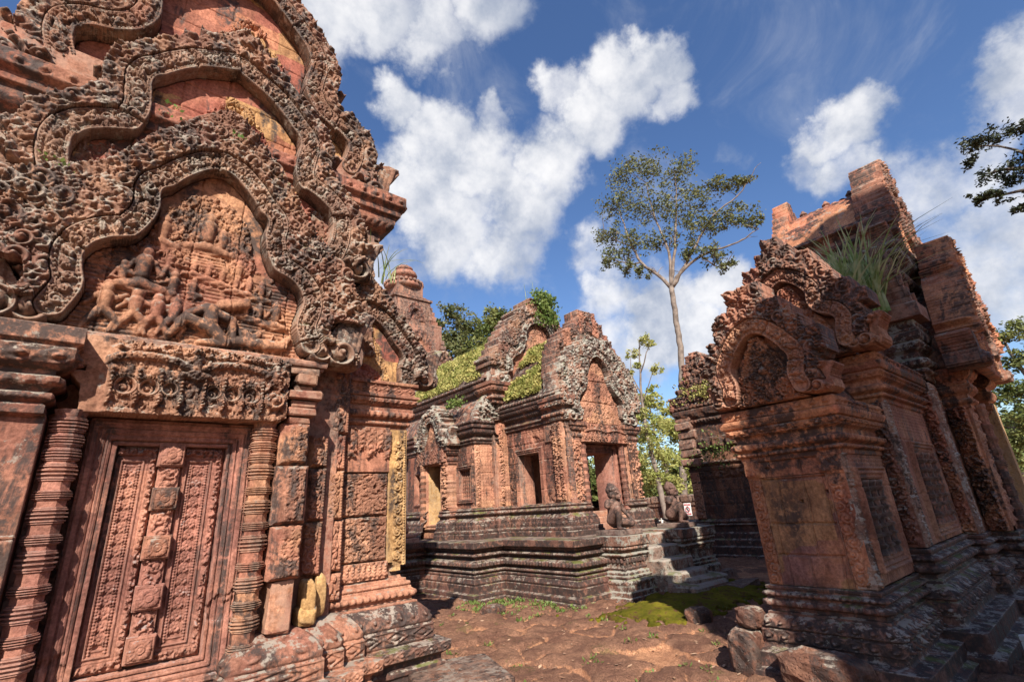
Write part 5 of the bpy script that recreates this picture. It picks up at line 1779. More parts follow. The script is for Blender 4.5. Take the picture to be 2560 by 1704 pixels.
b.lathe((9.80, 1.03, .94), rod(0, 1.7, [(.08, .04), (.17, .05), (.27, .04), (.37, .05), (.5, .06), (.6, .05), (.7, .05), (.8, .05), (.92, .06)], .085), 10)
b.build('colonnette', 'stone_red', RB)
b = MB()
b.box(10.62, 10.95, .93, 1.3, .92, 2.72, jit=.004)
b.build('door_jamb', 'stone_yellow', RB)
RCAP = [(0, 2.55), (.03, 2.56), (.03, 2.60), (.06, 2.62), (.07, 2.68), (.04, 2.69), (.04, 2.74), (.08, 2.77), (.11, 2.84), (.11, 2.88), (.07, 2.89), (.07, 2.95), (.14, 3.0), (.17, 3.06), (.17, 3.13), (-.2, 3.14)]
sweep('porch_capital', [(9.29, 1.5), (9.29, 1.06), (9.62, 1.06), (9.62, 1.4)], RCAP, 'stone_shade', RB, [(2.62, 2.68, 'beads', .05, .014), (2.77, 2.84, 'lotus', .07, .015), (2.9, 3.0, 'scrolls', .09, .02)], .013, seed=3)
sweep('porch_capital', [(10.6, 1.4), (10.6, 1.0), (11.0, 1.0), (11.0, 1.4)], RCAP, 'stone_shade', RB, [], .02, seed=3)
b = MB()
b.box(9.16, 11.0, .80, 1.42, 3.145, 3.60, bev=.02, jit=.006)
b.build('porch_beam', 'stone_red', RB)
sweep('cornice', [(6.62, 1.75), (6.62, 1.45), (8.6, 1.45)], stretch(RCOR, 2.48, 3.05), 'stone_shade', RB, sband(RCB, RCOR, 2.48, 3.05), .013, seed=15, rough=.006)
sweep('cornice', [(6.62, 2.9), (6.62, 2.63), (6.62, 1.9)], stretch(RCOR, 2.48, 3.05), 'stone_shade', RB, sband(RCB, RCOR, 2.48, 3.05), .02, seed=16)
sweep('cornice', [(8.58, 2.77), (8.58, 1.31), (9.2, 1.31)], stretch(RCOR, 2.95, 3.80), 'stone_lichen', RB, sband(RCB, RCOR, 2.95, 3.80), .015, seed=17, rough=.008)
vault('roof', 1.62, 2.46, 5.3, 6.9, 2.42, 3.12, 'stone_grime', RB, 3, along='x')
vault('roof', 1.52, 2.56, 6.5, 9.0, 3.03, 4.12, 'stone_grime', RB, 4, along='x')

R1 = [(0, 3.27), (.12, 3.225), (.23, 3.12), (.31, 3.0), (.365, 2.90), (.36, 2.79), (.335, 2.68), (.36, 2.56)]
pediment(RB, (5.22, 0, 0), FX, -2.03, R1, .082, 2.46, .0072, leaf=.15, th=.22, band=.16, tleaf=.085, seed=91, mats=('stone_shade', 'stone_panel', 'stone_grime'), nag=.22, peak=1.3, back_t=.1,
         border=[(-.64, 2.85), (-.5, 3.1), (-.40, 3.2), (-.34, 3.42), (-.2, 3.5), (0, 3.72), (.2, 3.5), (.34, 3.40), (.5, 3.1), (.64, 2.85)], step=True)
R2 = [(0, 4.20), (.14, 4.13), (.26, 4.0), (.33, 3.86), (.32, 3.73), (.38, 3.63), (.50, 3.56), (.56, 3.44), (.53, 3.30), (.52, 3.18)]
pediment(RB, (6.42, 0, 0), FX, -2.03, R2, .085, 3.05, .009, leaf=.19, th=.26, band=.16, tleaf=.085, seed=95, mats=('stone_shade', 'stone_panel', 'stone_grime'), nag=.30, peak=1.3, back_t=.1,
         border=[(-.85, 3.55), (-.6, 3.9), (-.42, 4.2), (-.22, 4.4), (0, 4.72), (.22, 4.4), (.42, 4.2), (.6, 3.9), (.85, 3.55)], step=True)
# upper storey: cornices, crossing roof with gables along the other axis
UC = [(0, 3.8), (.03, 3.9), (.05, 4.0), (.02, 4.02), (.02, 4.5), (.06, 4.55), (.10, 4.65), (.06, 4.68), (.06, 4.78), (.12, 4.84), (.18, 4.95), (.18, 5.02), (.12, 5.03), (.16, 5.06), (.16, 5.16), (.0, 5.18)]
sweep('cornice', [(9.0, 2.9), (9.0, 1.30), (11.2, 1.30)], UC, 'stone_lichen', RB, [(4.55, 4.65, 'lotus', .1, .02), (4.84, 4.95, 'scrolls', .12, .02), (5.06, 5.16, 'beads', .11, .03)], .018, seed=33, rough=.01)
b = MB()
b.box(9.12, 10.9, 1.4, 2.7, 5.1, 5.7)
b.build('upper_wall', 'stone_grime', RB)
sweep('cornice', [(9.16, 2.72), (9.16, 1.36), (10.9, 1.36)], [(0, 5.3), (.03, 5.4), (.08, 5.48), (.08, 5.52), (.03, 5.53), (.03, 5.58), (.10, 5.66), (.14, 5.70), (.14, 5.76), (.0, 5.78)], 'stone_grime', RB, [(5.4, 5.48, 'lotus', .09, .02), (5.66, 5.74, 'beads', .12, .03)], .018, seed=34, rough=.01)
vault('roof', 9.08, 10.92, 1.3, 2.8, 5.74, 6.72, 'stone_shade', RB, 8)
b = MB()
for k in range(9):
    y = 1.55 + k * .135
    b.lathe((10.0, y, 6.68), [(.05, 0), (.07, .03), (.05, .06), (.075, .09), (.045, .13), (.02, .17)] if k in (1, 4, 7) else [(.06, 0), (.07, .03), (.05, .06)], 8)
b.build('ridge_finials', 'stone_grime', RB)
UG = [(0, 6.45), (.22, 6.36), (.38, 6.18), (.44, 5.98), (.50, 5.80), (.66, 5.68), (.76, 5.5), (.74, 5.35)]
pediment(RB, (0, 1.24, 0), FY, 10.0, UG, .10, 5.05, .014, leaf=.2, th=.32, band=.12, seed=97, mats=('stone_shade', 'stone_grime', 'stone_grime'), nag=.36, peak=1.3,
         border=[(-1.05, 5.5), (-.85, 5.9), (-.7, 6.2), (-.45, 6.55), (-.28, 6.95), (-.10, 7.16), (.1, 7.16), (.28, 6.95), (.45, 6.55), (.7, 6.2), (.85, 5.9), (1.05, 5.5)], step=True)
q = Relief(-1.0, 1.0, 5.5, 7.15, .02)
q.m = np.abs(q.U) < .95 * (1 - (q.V - 5.5) / 1.75) + .07 * ((q.V * 5) % 1)
q.rough(.02, 5, 3)
q.mesh('rear_gable', (10.0, 2.68, 0), FY, 'stone_shade', RB, back=.3)
# porch gable that looks away to the right
PG = [(0, 4.72), (.24, 4.62), (.40, 4.42), (.46, 4.2), (.55, 4.0), (.74, 3.86), (.84, 3.68), (.82, 3.5)]
pediment(RB, (0, .78, 0), FY, 10.05, PG, .10, 3.05, .014, leaf=.2, th=.30, band=.12, seed=99, mats=('stone_shade', 'stone_grime', 'stone_shade'), nag=.40, peak=1.3,
         border=[(-1.12, 3.6), (-.95, 4.2), (-.75, 4.5), (-.45, 4.75), (-.26, 5.05), (-.2, 5.35), (.2, 5.35), (.28, 5.05), (.5, 4.75), (.8, 4.4), (1.12, 3.6)])
vault('roof', 9.2, 10.9, .8, 1.5, 3.55, 4.6, 'stone_grime', RB, 9)
# small corner tower model
b = MB()
for k in range(5):
    s_ = .22 - .036 * k
    z = 4.0 + k * .20
    b.box(8.62 - s_, 8.62 + s_, 1.36 - s_, 1.36 + s_, z, z + .09, jit=.004)
    b.box(8.62 - s_ * .85, 8.62 + s_ * .85, 1.36 - s_ * .85, 1.36 + s_ * .85, z + .09, z + .20, jit=.004)
    for sx in (-1, 1):
        for sy in (-1, 1):
            b.box(8.62 + sx * s_ * .9 - .03, 8.62 + sx * s_ * .9 + .03, 1.36 + sy * s_ * .9 - .03, 1.36 + sy * s_ * .9 + .03, z + .09, z + .20 + .04, jit=.004)
b.box(8.34, 8.92, 1.08, 1.62, 3.78, 4.0, jit=.006)
b.build('corner_tower_model', 'stone_grime', RB)

# ================================================================== background buildings
BB = thing('sandstone_annex', 'dark stained stone building with a leaning broken gable behind the stairs on the right', 'temple building', (14.5, 6.5, 0))
b = MB()
b.box(13.52, 17.5, 3.0, 7.98, -.05, 3.9)
b.build('wall', 'stone_dark', BB)
q = Relief(-7.98, -3.2, 1.0, 2.28, .02)
q.joints([1.36, 1.72, 2.05], 4, .45, .016, .022)
q.rough(.012, 4, 3)
q.scroll(-7.98, -7.72, 1.02, 2.2, .03, 3, 1.0)
q.foliage((q.V > 2.08) & (q.U > -7.7), 300, .04, .06, .02, 3, ('leaf', 'curl'))
q.h += .03 * (q.U < -7.7)
q.mesh('side_panel', (13.5, 0, 0), FX, 'laterite_dark', BB, back=.1)
q = Relief(-7.99, -7.72, 1.0, 2.28, .016)
q.scroll(-7.96, -7.75, 1.02, 2.2, .03, 3, 1.0)
q.mesh('pilaster', (13.44, 0, 0), FX, 'stone_panel', BB, back=.1)
sweep('base', [(13.5, 8.6), (13.5, 3.0)], [(.34, -.05), (.34, .10), (.26, .12), (.26, .30), (.16, .32), (.16, .46), (.10, .50), (.10, .62), (.06, .66), (.06, .80), (.09, .84), (.06, .88), (.08, .93), (.04, .97), (0, 1.0)], 'stone_dark', BB, [(.81, .88, 'beads', .05, .014), (.89, .96, 'lotus', .07, .014)], .025, seed=4, rough=.01)
sweep('cornice', [(15.5, 7.98), (13.5, 7.98), (13.5, 3.0)], [(0, 2.26), (.05, 2.30), (.05, 2.38), (.02, 2.40), (.08, 2.46), (.08, 2.52), (.0, 2.55), (.0, 2.9), (.04, 2.92), (.04, 3.2), (.0, 3.22), (.0, 3.6), (.06, 3.64), (.10, 3.74), (.06, 3.78), (.14, 3.86), (.18, 3.96), (.18, 4.06), (.10, 4.08), (.14, 4.2), (-.1, 4.24)],
      'laterite_dark', BB, [(2.46, 2.52, 'beads', .06, .014), (2.93, 3.18, 'dentil', .4, .05), (3.66, 3.74, 'lotus', .1, .02), (4.09, 4.18, 'beads', .12, .03)], .025, seed=6, rough=.03)
vault('roof', 3.4, 7.9, 13.6, 17.5, 4.15, 5.1, 'stone_dark', BB, 12, along='x')
b = MB()
for k in range(6):
    b.box(13.30 + rs.uniform(-.04, .06), 13.9, 7.55 + rs.uniform(-.06, .08), 8.16, 2.45 + k * .26, 2.69 + k * .26, bev=.05, jit=.02, rot=rs.uniform(-.08, .08))
b.build('corner_blocks', 'stone_grime', BB)
q = Relief(-8.35, -5.6, 4.05, 5.80, .02)
w1 = .10 * np.floor((q.V - 4.05) / .24)
n1 = .22 * (vnoise(q.U, np.floor(q.V / .24) * .24 + 0 * q.U, 5, 5, 2) - .5)
q.m = (np.abs(q.U + 7.25 + n1) < 1.0 - w1 * 1.25) | ((np.abs(q.U + 8.18) < .14) & (q.V < 4.55))
q.joints([4.29 + .24 * i for i in range(7)], 3, .35, .02, .04)
q.freeze()
q.foliage(q.m, 500, .05, .1, .06, 6, ('curl', 'flame', 'leaf', 'bead'))
q.rough(.04, 4, 3)
q.mesh('broken_gable', (13.5, 0, 0), FX, 'stone_grime', BB, back=.5)

# --- far tower with round finial
TX = 10.3
PR = thing('tower_sanctuary', 'far tiered stone tower with a round lotus finial rising beyond the left shrine', 'tower', (10.3, 20.0, 0))
b = MB()
z = 0.0
hw = 2.05
b.box(TX - hw, TX + hw, 20 - hw, 20 + hw, 0, 6.2)
tiers = ((6.2, 2.0, 1.5), (8.3, 1.55, 1.25), (10.05, 1.10, 1.0), (11.45, .80, .7))
for zt, hwid, hh_ in tiers:
    b.box(TX - hwid * .86, TX + hwid * .86, 20 - hwid * .86, 20 + hwid * .86, zt, zt + hh_ + .4, jit=.01)
    for j, (o, dz_) in enumerate(((-.05, .0), (.16, .14), (-.06, .28), (.24, .40), (.02, .55))):
        b.box(TX - hwid - o, TX + hwid + o, 20 - hwid - o, 20 + hwid + o, zt - .5 + dz_, zt - .5 + dz_ + .12, jit=.012)
b.build('tower_body', 'stone_grime', PR)
for zt, hwid, hh_ in tiers[:3]:
    q = Relief(-hwid * .5, hwid * .5, zt + .10, zt + hh_ * 1.05, .03)
    q.m = np.abs(q.U) < hwid * .46 * np.sqrt(np.clip(1 - ((q.V - zt) / (hh_ * 1.06)) ** 2.4, 0, 1))
    inn = np.abs(q.U) < hwid * .22 * np.sqrt(np.clip(1 - ((q.V - zt) / (hh_ * .7)) ** 2.4, 0, 1))
    q.h = .16 - .14 * inn
    q.freeze()
    q.foliage(q.m, 500, .06, .13, .08, int(zt * 10))
    q.mesh('niche', (TX, 20 - hwid * .86 - .02, 0), FY, 'stone_grime', PR, back=.1)
    q.mesh('niche', (TX - hwid * .86 - .02, 20, 0), FX, 'stone_grime', PR, back=.1)
    for sx in (-1, 1):
        for sy in (-1, 1):
            b = MB()
            cx_, cy_ = TX + sx * hwid * .86, 20 + sy * hwid * .86
            for j in range(4):
                w_ = .26 - .055 * j
                b.box(cx_ - w_, cx_ + w_, cy_ - w_, cy_ + w_, zt + .02 + j * .26, zt + .24 + j * .26, jit=.012)
            b.build('corner_turret', 'stone_grime', PR)
    pass
b = MB()
b.lathe((TX, 20, 12.15), [(.92, 0), (.92, .20), (.84, .28), (.74, .36), (.58, .46), (.36, .52), (.34, .58), (.62, .66), (.66, .80), (.60, .93), (.36, 1.0), (.34, 1.04), (.44, 1.10), (.44, 1.20), (.30, 1.26), (.26, 1.34), (.14, 1.40), (.02, 1.42)], 24)
b.build('lotus_finial', 'stone_red', PR, True)
b = MB()
for k in range(26):
    a = k / 26 * 2 * math.pi
    b.lathe((TX + .90 * math.cos(a), 20 + .90 * math.sin(a), 12.35), [(.07, 0), (.10, .05), (.09, .12), (.04, .17)], 6)
b.build('petal_ring', 'stone_grime', PR, True)

# --- enclosure wall and its warning sign
EW = thing('enclosure_wall', 'low dark laterite enclosure wall with coping running behind the stairs and statues', 'wall', (25.3, 14, 0))
q = Relief(-30, 2, -.05, 1.40, .05)
q.joints([.3, .62, .95, 1.2], 5, .8, .04, .04)
q.rough(.03, 2, 3)
q.mesh('wall_face', (25.0, 0, 0), FX, 'laterite_dark', EW, back=.6)
b = MB()
y = -2.0
while y < 30:
    L_ = rs.uniform(.7, 1.3)
    b.box(24.86, 25.7, y, y + L_ - .02, 1.34, 1.75 + rs.uniform(-.04, .04), bev=.10, jit=.02)
    y += L_
b.box(24.92, 25.65, -2, 30, 1.20, 1.36, jit=.01)
b.build('coping', 'laterite_dark', EW)
SG = thing('warning_sign', 'white warning sign with red bands and a prohibition ring on the enclosure wall', 'sign', (19.9, 12.35, .80))
sx0, sy0 = 20.0, 12.28


def sbox(name, y0, y1, z0, z1, dx_, mat):
    b_ = MB()
    b_.box(sx0 - dx_, sx0 + .012 - dx_, y0, y1, z0, z1, bev=.002)
    return b_.build(name, mat, SG)


sbox('board', sy0 - .165, sy0 + .165, .86, 1.38, 0, 'sign_white')
sbox('red_band', sy0 - .135, sy0 + .135, 1.28, 1.34, .008, 'sign_red')
sbox('red_band', sy0 - .135, sy0 + .135, .90, .96, .008, 'sign_red')
sbox('lettering', sy0 - .075, sy0 + .075, 1.30, 1.32, .012, 'sign_white')
sbox('lettering', sy0 - .10, sy0 + .10, .925, .938, .012, 'sign_white')
b = MB()
a = np.linspace(0, 2 * math.pi, 25)
b.tube([(sx0 - .014, sy0 + .10 * math.cos(t), 1.12 + .10 * math.sin(t)) for t in a], .010, 6)
b.build('prohibition_ring', 'sign_red', SG)
b = MB()
b.tube([(sx0 - .016, sy0 + .068, 1.19), (sx0 - .016, sy0 - .068, 1.05)], .012, 6)
b.build('slash', 'sign_black', SG)
b = MB()
b.tube([(sx0 + .02, sy0, -.02), (sx0 + .02, sy0, 1.36)], .025, 8)
b.build('sign_post', 'bark_dark', SG)
BR = thing('rope_barrier', 'short white barrier post with two white rails beside the right guardian statue', 'barrier', (10.45, 7.15, 1.0))
b = MB()
b.tube([(10.42, 7.12, 1.02), (10.42, 7.12, 1.18)], .025, 8)
b.build('post', 'rope_white', BR)
b = MB()
b.tube([(10.42, 7.12, 1.13), (10.25, 7.6, 1.10), (10.1, 7.95, 1.09)], .012, 6)
b.tube([(10.42, 7.12, 1.13), (10.75, 6.75, 1.10)], .012, 6)
b.build('rail', 'rope_white', BR)
b = MB()
b.box(-.30, .30, -.04, .04, 0, .05, bev=.008)
b.box(-.30, -.24, -.035, .035, -.30, 0, bev=.008)
b.box(.24, .30, -.035, .035, -.30, 0, bev=.008)
V = np.concatenate(b.V)
o = mk('barrier_rail', V @ np.array([[.8, -.6, 0], [.6, .8, 0], [0, 0, 1]]) + [6.52, .73, .28], b.F, 'rope_white')
tag(o, 'low pale grey barrier rail at the foot of the right building', 'barrier')

# --- unseen tower added behind the viewer to cast shadow on the right building
ST = thing('shadow_tower', 'unseen stepped tower added behind the viewpoint to shade the right building', 'tower', (3.1, -6.2, 0))
b = MB()
for k, (hwid, z0, z1) in enumerate(((2.55, 0, 8.9), (1.35, 8.9, 11.8), (1.0, 11.8, 12.8), (.6, 12.8, 13.6))):
    b.box(3.4 - hwid, 3.4 + hwid, -6.3 - hwid, -6.3 + hwid, z0 - .05, z1, bev=.05)
    b.box(3.4 - hwid - .1, 3.4 + hwid + .1, -6.3 - hwid - .1, -6.3 + hwid + .1, z1 - .3, z1 - .12, bev=.04)
b.build('tower_body', 'stone_red', ST)


# ================================================================== guardian statues
def blob(parts, name, mat, parent, T, voxel=.009):
    """one continuous carved body: limbs fused by a voxel remesh"""
    b_ = MB()
    for p in parts:
        if len(p) == 2:
            p = (p[0], p[0], p[1], p[1])
        (a_, c_, r0_, r1_) = p
        a_ = np.asarray(a_, float)
        c_ = np.asarray(c_, float)
        d_ = c_ - a_
        L_ = np.linalg.norm(d_)
        if L_ < 1e-6:
            d_ = np.array([0, 0, 1e-3])
            L_ = 1e-3
        d_ = d_ / L_
        t_ = np.linspace(-math.pi / 2, math.pi / 2, 9)
        pts = [a_ + d_ * (r0_ * math.sin(x)) for x in t_[:5]] + [c_ + d_ * (r1_ * math.sin(x)) for x in t_[4:]]
        rad = [max(r0_ * math.cos(x), 1e-3) for x in t_[:5]] + [max(r1_ * math.cos(x), 1e-3) for x in t_[4:]]
        b_.tube(pts, rad, 12)
    V_ = np.concatenate(b_.V)
    me = bpy.data.meshes.new('tmp')
    me.from_pydata([tuple(p) for p in V_], [], b_.F)
    o_ = bpy.data.objects.new('tmp', me)
    col.objects.link(o_)
    m_ = o_.modifiers.new('r', 'REMESH')
    m_.mode = 'VOXEL'
    m_.voxel_size = voxel
    s_ = o_.modifiers.new('s', 'SMOOTH')
    s_.factor = .5
    s_.iterations = 3
    dg = bpy.context.evaluated_depsgraph_get()
    ev = o_.evaluated_get(dg).to_mesh()
    n_ = len(ev.vertices)
    co = np.zeros(n_ * 3)
    ev.vertices.foreach_get('co', co)
    co = co.reshape(-1, 3)
    F_ = [tuple(p.vertices) for p in ev.polygons]
    bpy.data.objects.remove(o_)
    W = co @ T[0].T + T[1]
    return mk(name, W, F_, mat, parent, True)


def rotz(p, a):
    c, s = math.cos(a), math.sin(a)
    return np.array([p[0] * c - p[1] * s, p[0] * s + p[1] * c, p[2]])


def guardian(name, label, loc, rz, mat, monkey=False, arm_lost=True, scale=.90, turn=.3):
    g = thing(name, label, 'statue', loc, 'kneeling guardian statues')
    P = []
    A = lambda a_, c_, r0_, r1_=None: P.append((a_, c_, r0_, r1_ or r0_))
    A((0, .05, .19), (0, .04, .27), .125, .115)
    A((0, .04, .27), (0, .0, .45), .105, .125)
    A((-.115, .0, .525), (.115, .0, .525), .078)
    A((0, .0, .54), (0, -.02, .62), .068, .062)
    # raised knee
    A((-.07, .03, .18), (-.11, -.20, .40), .092, .062)
    A((-.11, -.20, .40), (-.10, -.20, .24), .060, .058)
    A((-.10, -.20, .24), (-.10, -.17, .05), .056, .038)
    A((-.10, -.17, .035), (-.10, -.31, .022), .036, .026)
    # kneeling leg
    A((.08, .03, .17), (.27, -.13, .115), .10, .068)
    A((.27, -.13, .10), (.23, .08, .06), .064, .055)
    A((.23, .08, .06), (.19, .24, .05), .05, .034)
    A((.19, .24, .05), (.17, .32, .09), .032, .024)
    # arms
    A((.13, .01, .53), (.205, -.01, .39), .060, .046)
    A((.205, -.01, .39), (.265, -.10, .24), .045, .034)
    A((.265, -.10, .24), (.28, -.14, .19), .036, .034)
    for k in range(4):
        A((.262 + .015 * k, -.15, .195), (.268 + .015 * k, -.185 + .004 * k, .155 - .004 * (k % 2)), .011, .009)
    A((.245, -.12, .21), (.232, -.165, .18), .012, .010)
    if arm_lost:
        A((-.13, .01, .53), (-.17, -.01, .465), .062, .058)
    else:
        A((-.13, .01, .53), (-.205, -.03, .39), .058, .045)
        A((-.205, -.03, .39), (-.13, -.17, .34), .043, .034)
        A((-.13, -.17, .34), (-.11, -.22, .40), .034, .030)
        for k in range(4):
            A((-.135 + .016 * k, -.225, .405), (-.135 + .016 * k, -.262, .375), .011, .009)
        A((-.15, -.20, .385), (-.158, -.235, .36), .012, .010)
    # head
    h0 = np.array([0, -.025, .685])
    HS = 1.28
    Hd = lambda a_, c_, r0_, r1_=None: P.append((rotz(a_, turn) * HS + h0, rotz(c_, turn) * HS + h0, r0_ * HS, (r1_ or r0_) * HS))
    Hd((0, .01, .0), (0, .0, .055), .082, .086)
    Hd((0, -.035, -.03), (0, -.045, -.035), .052, .048)
    for s in (-1, 1):
        Hd((s * .083, .01, .01), (s * .083, .012, -.03), .020, .016)
        Hd((s * .032, -.082, .022), (s * .034, -.082, .022), .014)
        Hd((s * .020, -.080, .043), (s * .052, -.072, .040), .010, .008)
    if monkey:
        Hd((0, -.06, -.012), (0, -.115, -.022), .050, .038)
        Hd((-.02, -.13, -.03), (.02, -.13, -.03), .016)
    else:
        Hd((0, -.084, .025), (0, -.105, -.012), .012, .018)
        Hd((-.022, -.092, -.040), (.022, -.092, -.040), .013)
        Hd((0, -.08, -.062), (0, -.082, -.062), .022)
    a_ = rz
    c, s = math.cos(a_), math.sin(a_)
    Mx = np.array([[c, -s, 0], [s, c, 0], [0, 0, 1]]) @ np.diag([1.12, 1.12, 1.0]) * scale
    base = np.array([loc[0], loc[1], loc[2] + .085])
    body = blob(P, 'body', mat, g, (Mx, base))
    # hair cap with curls and topknot
    Q = []
    hh_ = lambda a1, c1, r0_, r1_=None: Q.append((rotz(a1, turn) * HS + h0, rotz(c1, turn) * HS + h0, r0_ * HS, (r1_ or r0_) * HS))
    hh_((0, .025, .070), (0, .02, .095), .088, .080)
    for k in range(9):
        t = (k - 4) * .36
        hh_((.084 * math.sin(t), -.078 * math.cos(t) + .014, .070), (.084 * math.sin(t), -.078 * math.cos(t) + .014, .072), .022)
    hh_((0, .035, .145), (-.012, .04, .155), .040, .034)
    hh_((-.03, .035, .165), (-.034, .035, .175), .018, .014)
    hh_((.02, .035, .17), (.022, .035, .18), .018, .012)
    blob(Q, 'hair', mat, g, (Mx, base), .008)
    b_ = MB()
    b_.box(-.24, .33, -.33, .30, 0, .10, bev=.012, jit=.004)
    V_ = np.concatenate(b_.V) @ Mx.T
    mk('plinth', V_ + np.array(loc), b_.F, mat, g)
    return g


guardian('guardian_statue', 'dark one-armed kneeling guardian statue on the lichened pedestal left of the stairs', (7.50, 6.12, 1.036), -.10, 'statue_stone', turn=.45)
guardian('guardian_statue', 'dark kneeling guardian statue on the pedestal right of the stairs beside the sign', (9.40, 6.12, 1.036), .20, 'statue_stone', turn=.40)
guardian('guardian_statue', 'pale pink kneeling guardian statue half hidden behind the left shrine corner', (5.30, 10.25, 1.036), -1.75, 'statue_pale', monkey=True, arm_lost=False)

# ================================================================== trees and plants
def leaves(name, clumps, per, size, mat, parent=None, seed=0, flat=1.0, aspect=.5, droop=0.0, shell=.35, sub=7):
    """crown of separate leaf faces gathered in sprays inside the clump volumes"""
    r = np.random.default_rng(seed)
    Cs, Rs = [], []
    for (x, y, z, rad) in clumps:
        k = int(per * max(.4, (rad / 1.0)) ** 1.0)
        ns = max(3, int(k / 26))
        d = r.normal(size=(ns, 3))
        d /= np.linalg.norm(d, axis=1)[:, None]
        rr = rad * (shell + (1.12 - shell) * r.random(ns)) ** .9
        sc = np.array([x, y, z]) + d * rr[:, None] * np.array([1, 1, flat])
        for c in sc:
            n = r.integers(14, 34)
            Cs.append(c + r.normal(size=(n, 3)) * rad * .17 * np.array([1, 1, .75]))
    Pn = np.concatenate(Cs)
    n = len(Pn)
    a = r.normal(size=(n, 3))
    a[:, 2] = a[:, 2] * .6 - droop
    a /= np.linalg.norm(a, axis=1)[:, None]
    b_ = np.cross(a, r.normal(size=(n, 3)))
    b_ /= np.linalg.norm(b_, axis=1)[:, None]
    s = size * r.uniform(.6, 1.3, n)[:, None]
    V = np.stack([Pn - a * s, Pn + b_ * s * aspect, Pn + a * s, Pn - b_ * s * aspect], 1).reshape(-1, 3)
    F = np.arange(n * 4).reshape(-1, 4)
    return mk(name, V, F, mat, parent)


def branch(b_, pts, r0_, r1_, wob=0.0, seed=0, seg=7):
    C = catmull(np.asarray(pts, float), .5)
    if wob:
        r = np.random.default_rng(seed)
        C[1:-1] += r.normal(0, wob, (len(C) - 2, 3))
    b_.tube(C, np.linspace(r0_, r1_, len(C)), seg)


TALL = [(33.82, 21.36, 30.75, 2.05), (35.05, 19.27, 30.94, 1.7), (36.0, 17.44, 29.22, 1.89), (33.16, 22.37, 27.7, 1.86), (34.38, 20.44, 27.07, 1.98), (35.58, 18.27, 25.85, 2.01), (36.57, 16.2, 26.4, 1.37), (37.27, 14.53, 26.57, 1.19), (37.86, 12.92, 26.49, 0.95), (32.49, 23.33, 24.71, 1.43), (33.5, 21.86, 23.41, 1.8), (34.84, 19.65, 22.99, 1.38), (32.31, 23.59, 22.09, 1.17), (33.12, 22.43, 21.15, 0.85), (36.22, 16.97, 23.61, 1.5), (36.92, 15.39, 23.45, 1.32), (37.53, 13.84, 23.26, 1.44), (37.91, 12.76, 22.4, 0.78), (36.59, 16.16, 20.8, 1.16), (36.9, 15.43, 19.26, 0.78), (35.89, 17.66, 21.29, 0.96), (33.88, 21.26, 20.43, 0.76)]
T = thing('tall_tree', 'very tall tree with a bare pale trunk and a wide airy crown against the sky', 'tree', (34.0, 21.0, 0))
b = MB()
branch(b, [(34.0, 21.05, -.1), (34.03, 21.02, 2.05), (34.78, 19.76, 11.65), (34.88, 19.58, 15.37), (34.94, 19.48, 18.6)], .29, .21, .02, 3, 10)
b.build('trunk', 'bark_pale', T, True)
rt = random.Random(3)
limbs = [[(34.94, 19.47, 18.3), (34.48, 20.27, 19.9), (33.85, 21.31, 21.37), (33.47, 21.9, 24.01), (33.2, 22.3, 27.0)], [(34.93, 19.5, 18.4), (35.08, 19.22, 21.83), (34.77, 19.77, 25.42), (34.65, 19.98, 29.27)], [(34.94, 19.47, 18.4), (35.38, 18.65, 19.6), (36.19, 17.04, 20.71), (37.34, 14.34, 21.08), (37.93, 12.71, 21.74)], [(34.98, 19.39, 18.5), (35.98, 17.49, 21.44), (36.89, 15.47, 24.16), (37.62, 13.59, 25.2), (38.01, 12.47, 26.36)], [(34.94, 19.48, 18.6), (35.37, 18.69, 22.42), (35.72, 18.0, 26.39), (35.9, 17.64, 29.69)], [(36.19, 17.04, 20.71), (36.56, 16.24, 19.59), (36.84, 15.59, 18.96)], [(33.85, 21.31, 21.37), (33.2, 22.4, 21.6), (32.4, 23.4, 22.3)], [(33.6, 21.7, 23.0), (32.9, 22.8, 24.0), (32.3, 23.6, 24.9)]]
for i, L_ in enumerate(limbs):
    b = MB()
    branch(b, L_, (.17, .15, .17, .16, .15, .07, .08, .07)[i], .035, .03, i, 7)
    for k in range(5):
        p = np.array(L_[1 + k % (len(L_) - 1)], float)
        d = np.array([rt.uniform(-1, 1), rt.uniform(-1, 1), rt.uniform(.1, 1)]) * 1.5
        branch(b, [p, p + d * .5 + [0, 0, .2], p + d], .04, .012, .02, i * 9 + k, 5)
    b.build('limb', 'bark_pale', T, True)
leaves('crown', TALL, 500, .135, 'leaf_dark', T, 5, flat=.8, shell=.2)

T = thing('overhanging_tree', 'dark branch of a tree reaching in from the right edge of the sky', 'tree', (24.0, -.6, 0))
RBC = [(24.0, -0.14, 13.85, 0.54), (23.99, -0.75, 13.81, 0.59), (23.97, -1.28, 13.61, 0.45), (24.0, 0.19, 13.15, 0.34), (24.0, -0.45, 12.33, 0.58), (23.99, -0.77, 11.83, 0.44), (24.0, 0.38, 11.58, 0.36), (24.0, -0.2, 11.47, 0.45), (23.99, -0.5, 10.7, 0.31), (23.96, -1.42, 12.53, 0.62), (23.97, -1.24, 11.16, 0.61), (24.3, -2.3, 13.2, 1.0), (24.5, -2.6, 11.9, 1.0), (24.2, -3.4, 13.0, 1.2)]
b = MB()
branch(b, [(24.0, -2.4, 0), (23.98, -2.35, 5), (23.93, -2.4, 10.2)], .30, .16, .02, 2)
b.build('trunk', 'bark_dark', T, True)
